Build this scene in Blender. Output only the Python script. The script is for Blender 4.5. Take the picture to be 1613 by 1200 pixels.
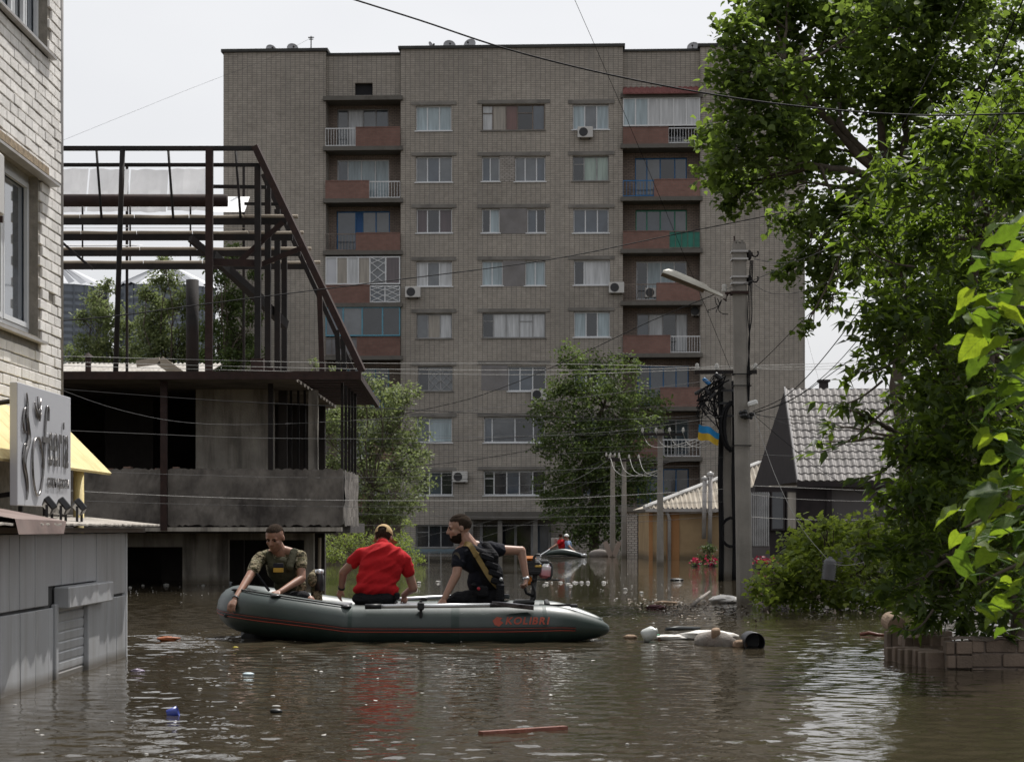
import bpy, bmesh, math, random
import numpy as np
from mathutils import Vector, Matrix, Euler

random.seed(7)
RNG = np.random.default_rng(7)
for o in list(bpy.data.objects):
    bpy.data.objects.remove(o, do_unlink=True)
SC = bpy.context.scene
COL = SC.collection

# ---------------------------------------------------------------- camera
FPX, HOR, CZ = 3136.4, 832.0, 1.2          # focal length in photo pixels, horizon row, eye height above the water
cam_data = bpy.data.cameras.new("camera")
cam_data.lens = 70.0
cam_data.sensor_width = 36.0
cam_data.shift_y = (HOR - 600.0) / 1613.0
cam_data.clip_start = 0.1
cam_data.clip_end = 6000.0
cam_data.dof.use_dof = True
cam_data.dof.focus_distance = 22.0
cam_data.dof.aperture_fstop = 9.0
cam = bpy.data.objects.new("camera", cam_data)
cam.location = (0, 0, CZ)
cam.rotation_euler = (math.radians(90), 0, 0)
COL.objects.link(cam)
SC.camera = cam

# ---------------------------------------------------------------- sky and sun
SUN_AZ, SUN_EL = math.radians(27), math.radians(60)   # azimuth from +Y towards +X
world = bpy.data.worlds.new("World")
SC.world = world
world.use_nodes = True
wn, wl = world.node_tree.nodes, world.node_tree.links
wn.clear()
wo = wn.new('ShaderNodeOutputWorld')
bg = wn.new('ShaderNodeBackground')
sky = wn.new('ShaderNodeTexSky')
sky.sky_type = 'NISHITA'
sky.sun_disc = False
sky.sun_elevation = SUN_EL
sky.sun_rotation = SUN_AZ
sky.air_density = 1.0
sky.dust_density = 4.0
sky.ozone_density = 1.0
hs = wn.new('ShaderNodeHueSaturation')
hs.inputs['Saturation'].default_value = 0.22
hz = wn.new('ShaderNodeMixRGB')                       # thin even milky overcast
hz.inputs['Fac'].default_value = 0.55
hz.inputs['Color2'].default_value = (8.6, 8.65, 8.9, 1)
wl.new(sky.outputs['Color'], hs.inputs['Color'])
wl.new(hs.outputs['Color'], hz.inputs['Color1'])
cl_tc = wn.new('ShaderNodeTexCoord'); cl_mp = wn.new('ShaderNodeMapping'); cl_mp.inputs['Scale'].default_value = (1.0, 1.0, 2.6)
cl_n = wn.new('ShaderNodeTexNoise'); cl_n.inputs['Scale'].default_value = 3.2; cl_n.inputs['Detail'].default_value = 4.0
cl_r = wn.new('ShaderNodeValToRGB'); cl_r.color_ramp.elements[0].position = 0.3; cl_r.color_ramp.elements[0].color = (0.94, 0.945, 0.955, 1); cl_r.color_ramp.elements[1].position = 0.7; cl_r.color_ramp.elements[1].color = (1.04, 1.04, 1.035, 1)
cl_m = wn.new('ShaderNodeMixRGB'); cl_m.blend_type = 'MULTIPLY'; cl_m.inputs['Fac'].default_value = 1.0
wl.new(cl_tc.outputs['Generated'], cl_mp.inputs['Vector']); wl.new(cl_mp.outputs['Vector'], cl_n.inputs['Vector']); wl.new(cl_n.outputs['Fac'], cl_r.inputs['Fac'])
wl.new(hz.outputs['Color'], cl_m.inputs['Color1']); wl.new(cl_r.outputs['Color'], cl_m.inputs['Color2']); wl.new(cl_m.outputs['Color'], bg.inputs['Color'])
bg.inputs['Strength'].default_value = 0.118
wl.new(bg.outputs['Background'], wo.inputs['Surface'])

sun_data = bpy.data.lights.new("sun", 'SUN')
sun_data.energy = 5.0
sun_data.angle = math.radians(0.8)
sun_data.color = (1.0, 0.965, 0.92)
sun = bpy.data.objects.new("sun", sun_data)
SUN_DIR = Vector((math.sin(SUN_AZ) * math.cos(SUN_EL), math.cos(SUN_AZ) * math.cos(SUN_EL), math.sin(SUN_EL)))
sun.rotation_euler = (-SUN_DIR).to_track_quat('-Z', 'Y').to_euler()
sun.location = (20, 30, 60)
COL.objects.link(sun)

SC.view_settings.view_transform = 'Standard'
SC.view_settings.look = 'None'
SC.view_settings.exposure = 0.0
SC.view_settings.gamma = 1.0
SC.view_settings.use_curve_mapping = False
SC.render.engine = 'CYCLES'
SC.cycles.use_denoising = True
SC.cycles.max_bounces = 8
SC.cycles.transparent_max_bounces = 12
SC.cycles.caustics_reflective = False
SC.cycles.caustics_refractive = False
SC.cycles.sample_clamp_indirect = 6.0

# ---------------------------------------------------------------- helpers
def P(x, y, Y):
    """a photo pixel at distance Y -> a point of the place"""
    return Vector(((x - 806.5) * Y / FPX, Y, CZ + (HOR - y) * Y / FPX))

def wl_Y(y):
    """distance of a point on the water seen at photo row y"""
    return CZ * FPX / (y - HOR)

def tag(o, label=None, cat=None, group=None, kind=None):
    if label: o["label"] = label
    if cat: o["category"] = cat
    if group: o["group"] = group
    if kind: o["kind"] = kind
    return o

def thing(name, label, cat, loc=(0, 0, 0), group=None, rz=0.0, kind=None):
    o = bpy.data.objects.new(name, None)
    o.empty_display_size = 0.2
    o.location = loc
    o.rotation_euler = (0, 0, rz)
    COL.objects.link(o)
    return tag(o, label, cat, group, kind)

def origin_of(o):
    """where an (unrotated) chain of parents puts its local zero"""
    v = Vector((0, 0, 0))
    while o is not None:
        v += o.location
        o = o.parent
    return v

class MB:
    def __init__(s):
        s.v, s.f = [], []
    def add(s, vs, fs):
        n = len(s.v)
        s.v.extend([tuple(q) for q in vs])
        s.f.extend([tuple(i + n for i in f) for f in fs])
        return s
    def box(s, a, b, m=None):
        x0, y0, z0 = a; x1, y1, z1 = b
        vs = [(x0, y0, z0), (x1, y0, z0), (x1, y1, z0), (x0, y1, z0), (x0, y0, z1), (x1, y0, z1), (x1, y1, z1), (x0, y1, z1)]
        if m is not None: vs = [m @ Vector(q) for q in vs]
        return s.add(vs, [(3, 2, 1, 0), (4, 5, 6, 7), (0, 1, 5, 4), (1, 2, 6, 5), (2, 3, 7, 6), (3, 0, 4, 7)])
    def cbox(s, a, b, c=0.01, m=None):
        """box with chamfered vertical and top edges"""
        x0, y0, z0 = a; x1, y1, z1 = b
        vs, fs = [], []
        def ring(z, k):
            return [(x0 + k, y0, z), (x1 - k, y0, z), (x1, y0 + k, z), (x1, y1 - k, z), (x1 - k, y1, z), (x0 + k, y1, z), (x0, y1 - k, z), (x0, y0 + k, z)]
        def ringi(z, k):
            return [(x0 + 1.6 * k, y0 + k, z), (x1 - 1.6 * k, y0 + k, z), (x1 - k, y0 + 1.6 * k, z), (x1 - k, y1 - 1.6 * k, z), (x1 - 1.6 * k, y1 - k, z), (x0 + 1.6 * k, y1 - k, z), (x0 + k, y1 - 1.6 * k, z), (x0 + k, y0 + 1.6 * k, z)]
        vs = ringi(z0, c) + ring(z0 + c, c) + ring(z1 - c, c) + ringi(z1, c)
        for r in range(3):
            for i in range(8):
                j = (i + 1) % 8
                fs.append((r * 8 + i, r * 8 + j, r * 8 + 8 + j, r * 8 + 8 + i))
        fs.append(tuple(range(7, -1, -1))); fs.append(tuple(range(24, 32)))
        if m is not None: vs = [m @ Vector(q) for q in vs]
        return s.add(vs, fs)
    def quad(s, a, b, c, d):
        return s.add([a, b, c, d], [(0, 1, 2, 3)])
    def bar(s, p, q, w, h=None, up=(0, 0, 1)):
        """a straight bar of rectangular section from p to q"""
        p, q = Vector(p), Vector(q); h = h or w
        d = (q - p).normalized(); u = Vector(up)
        if abs(d.dot(u)) > 0.98: u = Vector((0, 1, 0))
        r = d.cross(u).normalized(); u = r.cross(d).normalized()
        vs = []
        for e in (p, q):
            for a, b in ((-1, -1), (1, -1), (1, 1), (-1, 1)):
                vs.append(e + r * (a * w / 2) + u * (b * h / 2))
        return s.add(vs, [(3, 2, 1, 0), (4, 5, 6, 7), (0, 1, 5, 4), (1, 2, 6, 5), (2, 3, 7, 6), (3, 0, 4, 7)])
    def tube(s, pts, r, n=8, cap=True):
        pts = [Vector(p) for p in pts]
        rs = list(r) if isinstance(r, (list, tuple)) else [r] * len(pts)
        ref = Vector((0.13, 0.21, 0.97))
        rings = []
        for i, p in enumerate(pts):
            d = (pts[min(i + 1, len(pts) - 1)] - pts[max(i - 1, 0)])
            d = d.normalized() if d.length > 1e-9 else Vector((0, 0, 1))
            if abs(d.dot(ref)) > 0.95: ref = Vector((0.97, 0.13, 0.2))
            a = d.cross(ref).normalized(); b = d.cross(a).normalized()
            ref = a.cross(d) * 1.0 if False else ref
            rings.append([p + (a * math.cos(t) + b * math.sin(t)) * rs[i] for t in [2 * math.pi * k / n for k in range(n)]])
        vs = [q for ring in rings for q in ring]; fs = []
        for i in range(len(pts) - 1):
            for k in range(n):
                j = (k + 1) % n
                fs.append((i * n + k, i * n + j, i * n + n + j, i * n + n + k))
        if cap:
            fs.append(tuple(range(n - 1, -1, -1))); fs.append(tuple(range((len(pts) - 1) * n, len(pts) * n)))
        return s.add(vs, fs)
    def lathe(s, prof, n=16, m=None, c0=False, c1=False):
        """profile [(r, z)] turned about z"""
        vs = [(r * math.cos(2 * math.pi * k / n), r * math.sin(2 * math.pi * k / n), z) for r, z in prof for k in range(n)]
        fs = []
        for i in range(len(prof) - 1):
            for k in range(n):
                j = (k + 1) % n
                fs.append((i * n + k, i * n + j, i * n + n + j, i * n + n + k))
        if c0: fs.append(tuple(range(n - 1, -1, -1)))
        if c1: fs.append(tuple(range((len(prof) - 1) * n, len(prof) * n)))
        if m is not None: vs = [m @ Vector(q) for q in vs]
        return s.add(vs, fs)
    def prism(s, poly, d, m=None):
        """polygon [(x, z)] pushed from y=0 to y=d"""
        n = len(poly)
        vs = [(x, 0, z) for x, z in poly] + [(x, d, z) for x, z in poly]
        fs = [tuple(range(n)), tuple(range(2 * n - 1, n - 1, -1))] + [(i, n + i, n + (i + 1) % n, (i + 1) % n) for i in range(n)]
        if m is not None: vs = [m @ Vector(q) for q in vs]
        return s.add(vs, fs)
    def ball(s, c, r, n=10, m=6, sc=(1, 1, 1), rot=None):
        vs, fs = [], []
        for i in range(m + 1):
            th = math.pi * i / m
            for k in range(n):
                ph = 2 * math.pi * k / n
                q = Vector((math.sin(th) * math.cos(ph) * r * sc[0], math.sin(th) * math.sin(ph) * r * sc[1], math.cos(th) * r * sc[2]))
                if rot is not None: q = rot @ q
                vs.append(q + Vector(c))
        for i in range(m):
            for k in range(n):
                j = (k + 1) % n
                fs.append((i * n + k, i * n + n + k, i * n + n + j, i * n + j))
        return s.add(vs, fs)
    def mesh(s, name, off=(0, 0, 0), smooth=False):
        me = bpy.data.meshes.new(name)
        ox, oy, oz = off
        me.from_pydata([(a - ox, b - oy, c - oz) for a, b, c in s.v], [], s.f)
        if smooth:
            me.polygons.foreach_set("use_smooth", [True] * len(me.polygons))
        me.update()
        return me
    def build(s, name, mat, parent=None, smooth=False, local=False, loc=None):
        """ONE mesh object; coordinates are the place's own unless local"""
        off = (0, 0, 0)
        if not local:
            off = origin_of(parent) if parent is not None else (loc if loc is not None else (0, 0, 0))
        me = s.mesh(name, off, smooth)
        if isinstance(mat, (list, tuple)):
            for q in mat: me.materials.append(q)
        else:
            me.materials.append(mat)
        o = bpy.data.objects.new(name, me)
        COL.objects.link(o)
        if parent is not None: o.parent = parent
        elif loc is not None: o.location = loc
        return o

def inst(name, me, parent, loc, rot=(0, 0, 0), sc=(1, 1, 1)):
    """another object that shares mesh data; loc in the parent's space"""
    o = bpy.data.objects.new(name, me)
    o.parent = parent
    o.location = loc; o.rotation_euler = rot; o.scale = sc
    COL.objects.link(o)
    return o

def np_mesh(name, V, Fq, mat, parent=None, smooth=False, uv=None):
    """big mesh from arrays: V (n,3), Fq (m,k) all faces with k corners"""
    me = bpy.data.meshes.new(name)
    V = np.asarray(V, dtype=np.float32); Fq = np.asarray(Fq, dtype=np.int32)
    if parent is not None:
        V = V - np.array(origin_of(parent), dtype=np.float32)
    k = Fq.shape[1]
    me.vertices.add(len(V)); me.vertices.foreach_set("co", V.ravel())
    me.loops.add(Fq.size); me.loops.foreach_set("vertex_index", Fq.ravel())
    me.polygons.add(len(Fq))
    me.polygons.foreach_set("loop_start", np.arange(0, Fq.size, k, dtype=np.int32))
    me.polygons.foreach_set("loop_total", np.full(len(Fq), k, dtype=np.int32))
    if smooth: me.polygons.foreach_set("use_smooth", np.ones(len(Fq), dtype=bool))
    me.update(calc_edges=True)
    me.validate()
    me.materials.append(mat)
    o = bpy.data.objects.new(name, me)
    COL.objects.link(o)
    if parent is not None: o.parent = parent
    return o

# ---------------------------------------------------------------- materials
class NT:
    def __init__(s, name):
        s.m = bpy.data.materials.new(name); s.m.use_nodes = True
        s.n, s.l = s.m.node_tree.nodes, s.m.node_tree.links
        s.n.clear()
        s.out = s.n.new('ShaderNodeOutputMaterial')
    def new(s, t, **kw):
        q = s.n.new(t)
        for k, v in kw.items():
            if hasattr(q, k): setattr(q, k, v)
            else: q.inputs[k.replace('_', ' ')].default_value = v
        return q
    def link(s, a, b): s.l.new(a, b)
    def pos(s, scale=(1, 1, 1), coord='world'):
        if coord == 'world':
            g = s.new('ShaderNodeNewGeometry').outputs['Position']
        else:
            g = s.new('ShaderNodeTexCoord').outputs['Object']
        mp = s.new('ShaderNodeMapping'); mp.inputs['Scale'].default_value = scale
        s.link(g, mp.inputs['Vector'])
        return mp.outputs['Vector']
    def noise(s, vec, scale, detail=4.0, rough=0.55):
        q = s.new('ShaderNodeTexNoise', Scale=scale, Detail=detail, Roughness=rough)
        s.link(vec, q.inputs['Vector'])
        return q.outputs['Fac']
    def ramp(s, fac, stops):
        q = s.new('ShaderNodeValToRGB')
        el = q.color_ramp.elements
        while len(el) < len(stops): el.new(0.5)
        for e, (p, c) in zip(el, stops):
            e.position = p; e.color = (*c, 1) if len(c) == 3 else c
        s.link(fac, q.inputs['Fac'])
        return q.outputs['Color']
    def mix(s, fac, a, b, mode='MIX'):
        q = s.new('ShaderNodeMixRGB', blend_type=mode)
        for i, v in (('Fac', fac), ('Color1', a), ('Color2', b)):
            if hasattr(v, 'is_output') or isinstance(v, bpy.types.NodeSocket): s.link(v, q.inputs[i])
            elif isinstance(v, (int, float)): q.inputs[i].default_value = v
            else: q.inputs[i].default_value = (*v, 1)
        return q.outputs['Color']
    def bump(s, h, strength=0.3, dist=0.02):
        q = s.new('ShaderNodeBump', Strength=strength, Distance=dist)
        s.link(h, q.inputs['Height'])
        return q.outputs['Normal']
    def principled(s, col, rough=0.7, metal=0.0, normal=None, spec=0.5, **kw):
        q = s.new('ShaderNodeBsdfPrincipled')
        for i, v in (('Base Color', col), ('Roughness', rough), ('Metallic', metal)):
            if isinstance(v, bpy.types.NodeSocket): s.link(v, q.inputs[i])
            elif isinstance(v, (int, float)): q.inputs[i].default_value = v
            else: q.inputs[i].default_value = (*v, 1)
        q.inputs['Specular IOR Level'].default_value = spec
        for k, v in kw.items(): q.inputs[k.replace('_', ' ')].default_value = v
        if normal is not None: s.link(normal, q.inputs['Normal'])
        s.link(q.outputs['BSDF'], s.out.inputs['Surface'])
        return q

def c(r, g, b):
    """sRGB 0-255 -> linear"""
    f = lambda u: (u / 255 / 12.92) if u / 255 <= 0.04045 else ((u / 255 + 0.055) / 1.055) ** 2.4
    return (f(r), f(g), f(b))

def mul(col, k): return tuple(min(1.0, x * k) for x in col)

def mk(name, col, rough=0.75, var=0.25, scale=5.0, bump=0.0, bscale=40.0, metal=0.0, stain=None, stain_amt=0.5, streak=False, spec=0.4, coord='world', rnd=0.0, sscale=1.2, tide=None, sv=None):
    """plain weathered surface: tone noise, optional stains (or vertical streaks) of another colour, fine bump"""
    t = NT(name)
    v = t.pos(coord=coord)
    base = t.ramp(t.noise(v, scale, 5), [(0.28, mul(col, 1 - var)), (0.72, mul(col, 1 + var))])
    if rnd:
        oi = t.new('ShaderNodeObjectInfo')
        rr = t.ramp(oi.outputs['Random'], [(0.0, (1 - rnd,) * 3), (1.0, (1 + rnd * 0.6,) * 3)])
        base = t.mix(1.0, base, rr, 'MULTIPLY')
    if stain is not None:
        svv = t.pos(sv or ((3.2, 3.2, 0.35) if streak else (1, 1, 1)), coord)
        f = t.ramp(t.noise(svv, sscale, 6, 0.65), [(0.45, (0, 0, 0)), (0.68, (stain_amt,) * 3)])
        base = t.mix(f, base, stain)
    if tide is not None:   # mud and damp left by the falling water line
        sp = t.new('ShaderNodeSeparateXYZ'); t.link(t.new('ShaderNodeNewGeometry').outputs['Position'], sp.inputs[0])
        nz = t.new('ShaderNodeMath', operation='MULTIPLY_ADD'); t.link(t.noise(v, 3.0, 5, .65), nz.inputs[0]); nz.inputs[1].default_value = -0.35 * tide; t.link(sp.outputs[2], nz.inputs[2])
        mr = t.new('ShaderNodeMapRange'); mr.inputs[1].default_value = 0.0; mr.inputs[2].default_value = tide * .5; mr.inputs[3].default_value = .72; mr.inputs[4].default_value = 0.0; t.link(nz.outputs[0], mr.inputs[0])
        base = t.mix(mr.outputs[0], base, (0.085, 0.068, 0.045))
    nrm = t.bump(t.noise(v, bscale, 4), bump, 0.02) if bump else None
    t.principled(base, rough, metal, nrm, spec)
    return t.m

M = {}
M['frame_white'] = mk('frame_white', (0.62, 0.63, 0.64), 0.45, 0.06, 2)
M['frame_grey'] = mk('frame_grey', (0.28, 0.28, 0.28), 0.6, 0.2, 3)
M['frame_wood'] = mk('frame_wood', (0.16, 0.13, 0.11), 0.7, 0.25, 3)
M['frame_blue'] = mk('frame_blue', (0.02, 0.13, 0.32), 0.5, 0.15, 3)
M['frame_sky'] = mk('frame_sky', (0.10, 0.27, 0.36), 0.5, 0.15, 3)
M['frame_green'] = mk('frame_green', (0.02, 0.24, 0.14), 0.5, 0.15, 3)
M['steel_dark'] = mk('steel_dark', (0.012, 0.010, 0.0095), 0.8, 0.4, 6, stain=(0.028, 0.014, 0.010), stain_amt=0.5, bump=0.2)
M['rust'] = mk('rust', (0.028, 0.0135, 0.0105), 0.85, 0.4, 8, bump=0.3, stain=(0.03, 0.02, 0.02), stain_amt=0.6)
M['concrete'] = mk('concrete', (0.30, 0.28, 0.25), 0.9, 0.22, 3, bump=0.25, stain=(0.11, 0.10, 0.09), stain_amt=0.6, streak=True)
M['black_rubber'] = mk('black_rubber', (0.012, 0.012, 0.013), 0.5, 0.2, 10)
M['black_plastic'] = mk('black_plastic', (0.02, 0.02, 0.022), 0.38, 0.2, 10)
M['cable'] = mk('cable', (0.010, 0.010, 0.011), 0.75, 0.2, 4, spec=.15)
M['cable_pale'] = mk('cable_pale', (0.28, 0.275, 0.26), 0.6, 0.2, 4, spec=.3)
M['cable_grey'] = mk('cable_grey', (0.085, 0.085, 0.085), 0.7, 0.2, 4, spec=.2)
M['alu'] = mk('alu', (0.62, 0.63, 0.65), 0.32, 0.06, 6, metal=0.7)
M['white_plastic'] = mk('white_plastic', (0.68, 0.68, 0.66), 0.4, 0.08, 6)

def glass_mat(name, col, rough=0.06, spec=0.5, curtain=False):
    t = NT(name)
    v = t.pos((5, 5, 0.4) if curtain else (0.8, 0.8, 0.8))
    base = t.ramp(t.noise(v, 1.6, 3), [(0.3, mul(col, 0.72)), (0.7, mul(col, 1.25))])
    # faint waviness so that reflections are not perfectly straight
    nrm = t.bump(t.noise(t.pos((1, 1, 1)), 1.3, 2), 0.08, 0.05)
    q = t.principled(base, 0.55 if curtain else rough, 0.0, nrm, spec)
    q.inputs['Coat Weight'].default_value = 0.7
    q.inputs['Coat Roughness'].default_value = 0.04
    return t.m
G = {
    'd': glass_mat('glass_dark', (0.020, 0.023, 0.028)),
    'D': glass_mat('glass_black', (0.006, 0.006, 0.008)),
    'b': glass_mat('glass_blue_grey', (0.060, 0.075, 0.095)),
    'g': glass_mat('glass_grey', (0.105, 0.115, 0.125)),
    'p': glass_mat('glass_pale_blue', (0.30, 0.37, 0.40), curtain=True),
    'w': glass_mat('glass_white_curtain', (0.44, 0.45, 0.46), curtain=True),
    'm': glass_mat('glass_mint_curtain', (0.27, 0.34, 0.30), curtain=True),
    'r': glass_mat('glass_red_curtain', (0.075, 0.055, 0.06), curtain=True),
    't': glass_mat('glass_tan_curtain', (0.27, 0.24, 0.20), curtain=True),
    'n': glass_mat('board_red_brown', (0.12, 0.05, 0.04), curtain=True),
    's': mk('panel_white', (0.5, 0.51, 0.54), 0.5, 0.06, 2),
    'u': mk('panel_blue', (0.02, 0.10, 0.28), 0.5, 0.1, 2),
}

def brick_mat(name, c1, c2, mortar, bw, bh, ms, tint=None, offset=0.0, coord='Object', bump=0.4, stain=None):
    t = NT(name)
    tc = t.new('ShaderNodeTexCoord').outputs['Object']
    sp = t.new('ShaderNodeSeparateXYZ'); t.link(tc, sp.inputs[0])
    ad = t.new('ShaderNodeMath', operation='ADD'); t.link(sp.outputs[0], ad.inputs[0]); t.link(sp.outputs[1], ad.inputs[1])
    cb = t.new('ShaderNodeCombineXYZ'); t.link(ad.outputs[0], cb.inputs[0]); t.link(sp.outputs[2], cb.inputs[1])
    b = t.new('ShaderNodeTexBrick'); b.offset = offset; b.squash = 1.0
    b.inputs['Scale'].default_value = 1.0
    b.inputs['Brick Width'].default_value = bw; b.inputs['Row Height'].default_value = bh
    b.inputs['Mortar Size'].default_value = ms; b.inputs['Mortar Smooth'].default_value = 0.2
    b.inputs['Bias'].default_value = -0.1
    b.inputs['Color1'].default_value = (*c1, 1); b.inputs['Color2'].default_value = (*c2, 1); b.inputs['Mortar'].default_value = (*mortar, 1)
    t.link(cb.outputs[0], b.inputs['Vector'])
    v = t.pos()
    tone = t.ramp(t.noise(v, 0.22, 5, 0.6), [(0.3, (0.80,) * 3), (0.7, (1.14,) * 3)])
    colr = t.mix(1.0, b.outputs['Color'], tone, 'MULTIPLY')
    fine = t.ramp(t.noise(v, 3.5, 4, 0.7), [(0.3, (0.86,) * 3), (0.7, (1.1,) * 3)])
    colr = t.mix(1.0, colr, fine, 'MULTIPLY')
    if stain:
        f = t.ramp(t.noise(t.pos((1.6, 1.6, 0.12)), 0.9, 6, 0.65), [(0.5, (0, 0, 0)), (0.75, (0.55,) * 3)])
        colr = t.mix(f, colr, stain)
    nrm = t.bump(b.outputs['Fac'], -bump, 0.01)
    t.principled(colr, 0.9, 0, nrm, 0.2)
    return t.m
# ================================================================ setting: ground and flood water
def water_mat():
    t = NT('flood_water')
    v = t.pos((1.0, 1.5, 1.0))
    n1 = t.noise(v, 2.8, 2, 0.5)
    n2 = t.noise(v, 8.0, 2, 0.5)
    n3 = t.noise(t.pos((0.22, 0.22, 0.22)), 0.35, 2)
    amp = t.ramp(n3, [(0.38, (0.25,) * 3), (0.62, (1, 1, 1))])
    h = t.mix(0.24, n1, n2)
    h2 = t.mix(1.0, h, amp, 'MULTIPLY')
    nrm = t.bump(h2, 0.42, 0.035)
    col = t.ramp(t.noise(t.pos((0.4, 0.4, 0.4)), 0.6, 4), [(0.3, (0.037, 0.030, 0.019)), (0.7, (0.052, 0.043, 0.028))])
    q = t.principled(col, 0.02, 0.0, nrm, 0.5)
    q.inputs['IOR'].default_value = 1.33
    return t.m
M['water'] = water_mat()

def build_water():
    x0, x1, y0, y1 = -9.0, 11.0, 8.0, 36.0
    nx, ny = 480, 800
    xs = np.linspace(x0, x1, nx + 1); ys = np.linspace(y0, y1, ny + 1)
    X, Y = np.meshgrid(xs, ys)
    Z = np.zeros_like(X)
    for i in range(60):
        lam = 0.13 * (0.46 / 0.13) ** RNG.random()
        ang = RNG.normal(1.25, 0.75)
        k = 2 * np.pi / lam
        a = 0.00160 * lam ** 0.9
        ph = RNG.random() * 6.28
        # each train comes in patches
        px, py = RNG.normal(0, 0.25, 2)
        env = 0.55 + 0.45 * np.sin(px * X + py * Y + RNG.random() * 6.28)
        Z += env * a * np.sin(k * (np.cos(ang) * X + np.sin(ang) * Y) + ph)
    # rings spreading from the boat
    for cx, cy, w in ((-3.3, 21.2, 0.42), (0.9, 21.4, 0.6), (-1.0, 20.7, 0.42)):
        r = np.hypot((X - cx) * 0.6, Y - cy)
        Z += (0.013 if cx < -2 else 0.007) * np.exp(-r / 1.6) * np.sin(2 * np.pi * r / w)
    Z *= 1.0 + 0.9 * np.clip((14.0 - Y) / 3.0, 0, 1)      # fresher ripples towards the near end
    ex = np.minimum(X - x0, x1 - X); ey = np.minimum(Y - y0, y1 - Y)
    fade = np.clip(np.minimum(ex / 1.5, np.minimum((Y - y0) / 1.0, (y1 - Y) / 6.0)), 0, 1)
    Z *= fade * fade * (3 - 2 * fade)
    V = np.stack([X.ravel(), Y.ravel(), Z.ravel()], 1)
    idx = np.arange((nx + 1) * (ny + 1)).reshape(ny + 1, nx + 1)
    Fq = np.stack([idx[:-1, :-1], idx[:-1, 1:], idx[1:, 1:], idx[1:, :-1]], -1).reshape(-1, 4)
    n = len(V); B = 2500.0
    # border strips meet the patch edge at its corner points only (the patch is level there)
    out = np.array([(-B, -B, 0), (B, -B, 0), (B, B, 0), (-B, B, 0)])
    c00, c10, c11, c01 = idx[0, 0], idx[0, -1], idx[-1, -1], idx[-1, 0]
    V = np.vstack([V, out])
    F2 = np.array([(n, n + 1, c10, c00), (n + 1, n + 2, c11, c10), (n + 2, n + 3, c01, c11), (n + 3, n, c00, c01)])
    o = np_mesh('water', V, np.vstack([Fq, F2]), M['water'], smooth=True)
    tag(o, 'muddy brown flood water covering the whole street', None, kind='structure')
build_water()

g = MB(); g.box((-2500, -2500, -2.2), (2500, 2500, -1.6))
tag(g.build('ground', mk('mud', (0.09, 0.07, 0.045), 0.95, 0.3, 0.4)), 'drowned muddy ground under the flood', None, kind='structure')

# ================================================================ apartment block
AL = Vector(((352 - 806.5) * 107.7 / FPX, 107.7, 0)); AR = Vector(((1268 - 806.5) * 106.2 / FPX, 106.2, 0))
A_ANG = math.atan2(AR.y - AL.y, AR.x - AL.x)
A_U = Vector((math.cos(A_ANG), math.sin(A_ANG), 0)); A_N = Vector((-math.sin(A_ANG), math.cos(A_ANG), 0))
def ap(x, y, dy=0.0):
    """photo pixel -> (lx, lz) on the facade's plane pushed back by dy"""
    d = Vector(((x - 806.5) / FPX, 1.0, (HOR - y) / FPX))
    o = Vector((0, 0, CZ)); p0 = AL + A_N * dy
    s = (p0 - o).dot(A_N) / d.dot(A_N)
    q = o + d * s
    return (q - AL).dot(A_U), q.z
apt = thing('apartment_block', 'nine-storey grey brick apartment block with balconies rising behind the flooded street', 'building', AL, rz=A_ANG)
M['facade'] = brick_mat('facade_brick', (0.40, 0.362, 0.315), (0.345, 0.312, 0.272), (0.175, 0.160, 0.143), 0.26, 0.1, 0.016, stain=(0.235, 0.22, 0.20))
M['red_brick'] = brick_mat('balcony_red_brick', (0.225, 0.122, 0.100), (0.19, 0.103, 0.085), (0.16, 0.12, 0.105), 0.26, 0.077, 0.012, offset=0.5)
M['bay_brick'] = brick_mat('bay_brick', (0.33, 0.26, 0.22), (0.27, 0.215, 0.18), (0.12, 0.105, 0.095), 0.26, 0.09, 0.014, offset=0.5, stain=(0.12, 0.105, 0.09))
M['white_brick'] = brick_mat('white_brick_infill', (0.42, 0.39, 0.36), (0.34, 0.31, 0.28), (0.17, 0.155, 0.14), 0.26, 0.1, 0.02, offset=0.5)
M['lintel'] = mk('lintel_concrete', (0.19, 0.178, 0.162), 0.9, 0.2, 1.5, stain=(0.08, 0.075, 0.07))
M['slab'] = mk('balcony_slab_concrete', (0.135, 0.125, 0.112), 0.9, 0.25, 1.2, stain=(0.06, 0.055, 0.045), stain_amt=0.7)
M['tar'] = mk('roof_tar', (0.05, 0.05, 0.048), 0.9, 0.3, 1.0)
M['plaster_grey'] = mk('plaster_infill', (0.20, 0.19, 0.19), 0.9, 0.15, 1.5, stain=(0.14, 0.13, 0.12))
M['dark_room'] = mk('dark_room', (0.02, 0.02, 0.022), 0.9, 0.2, 1)

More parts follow.
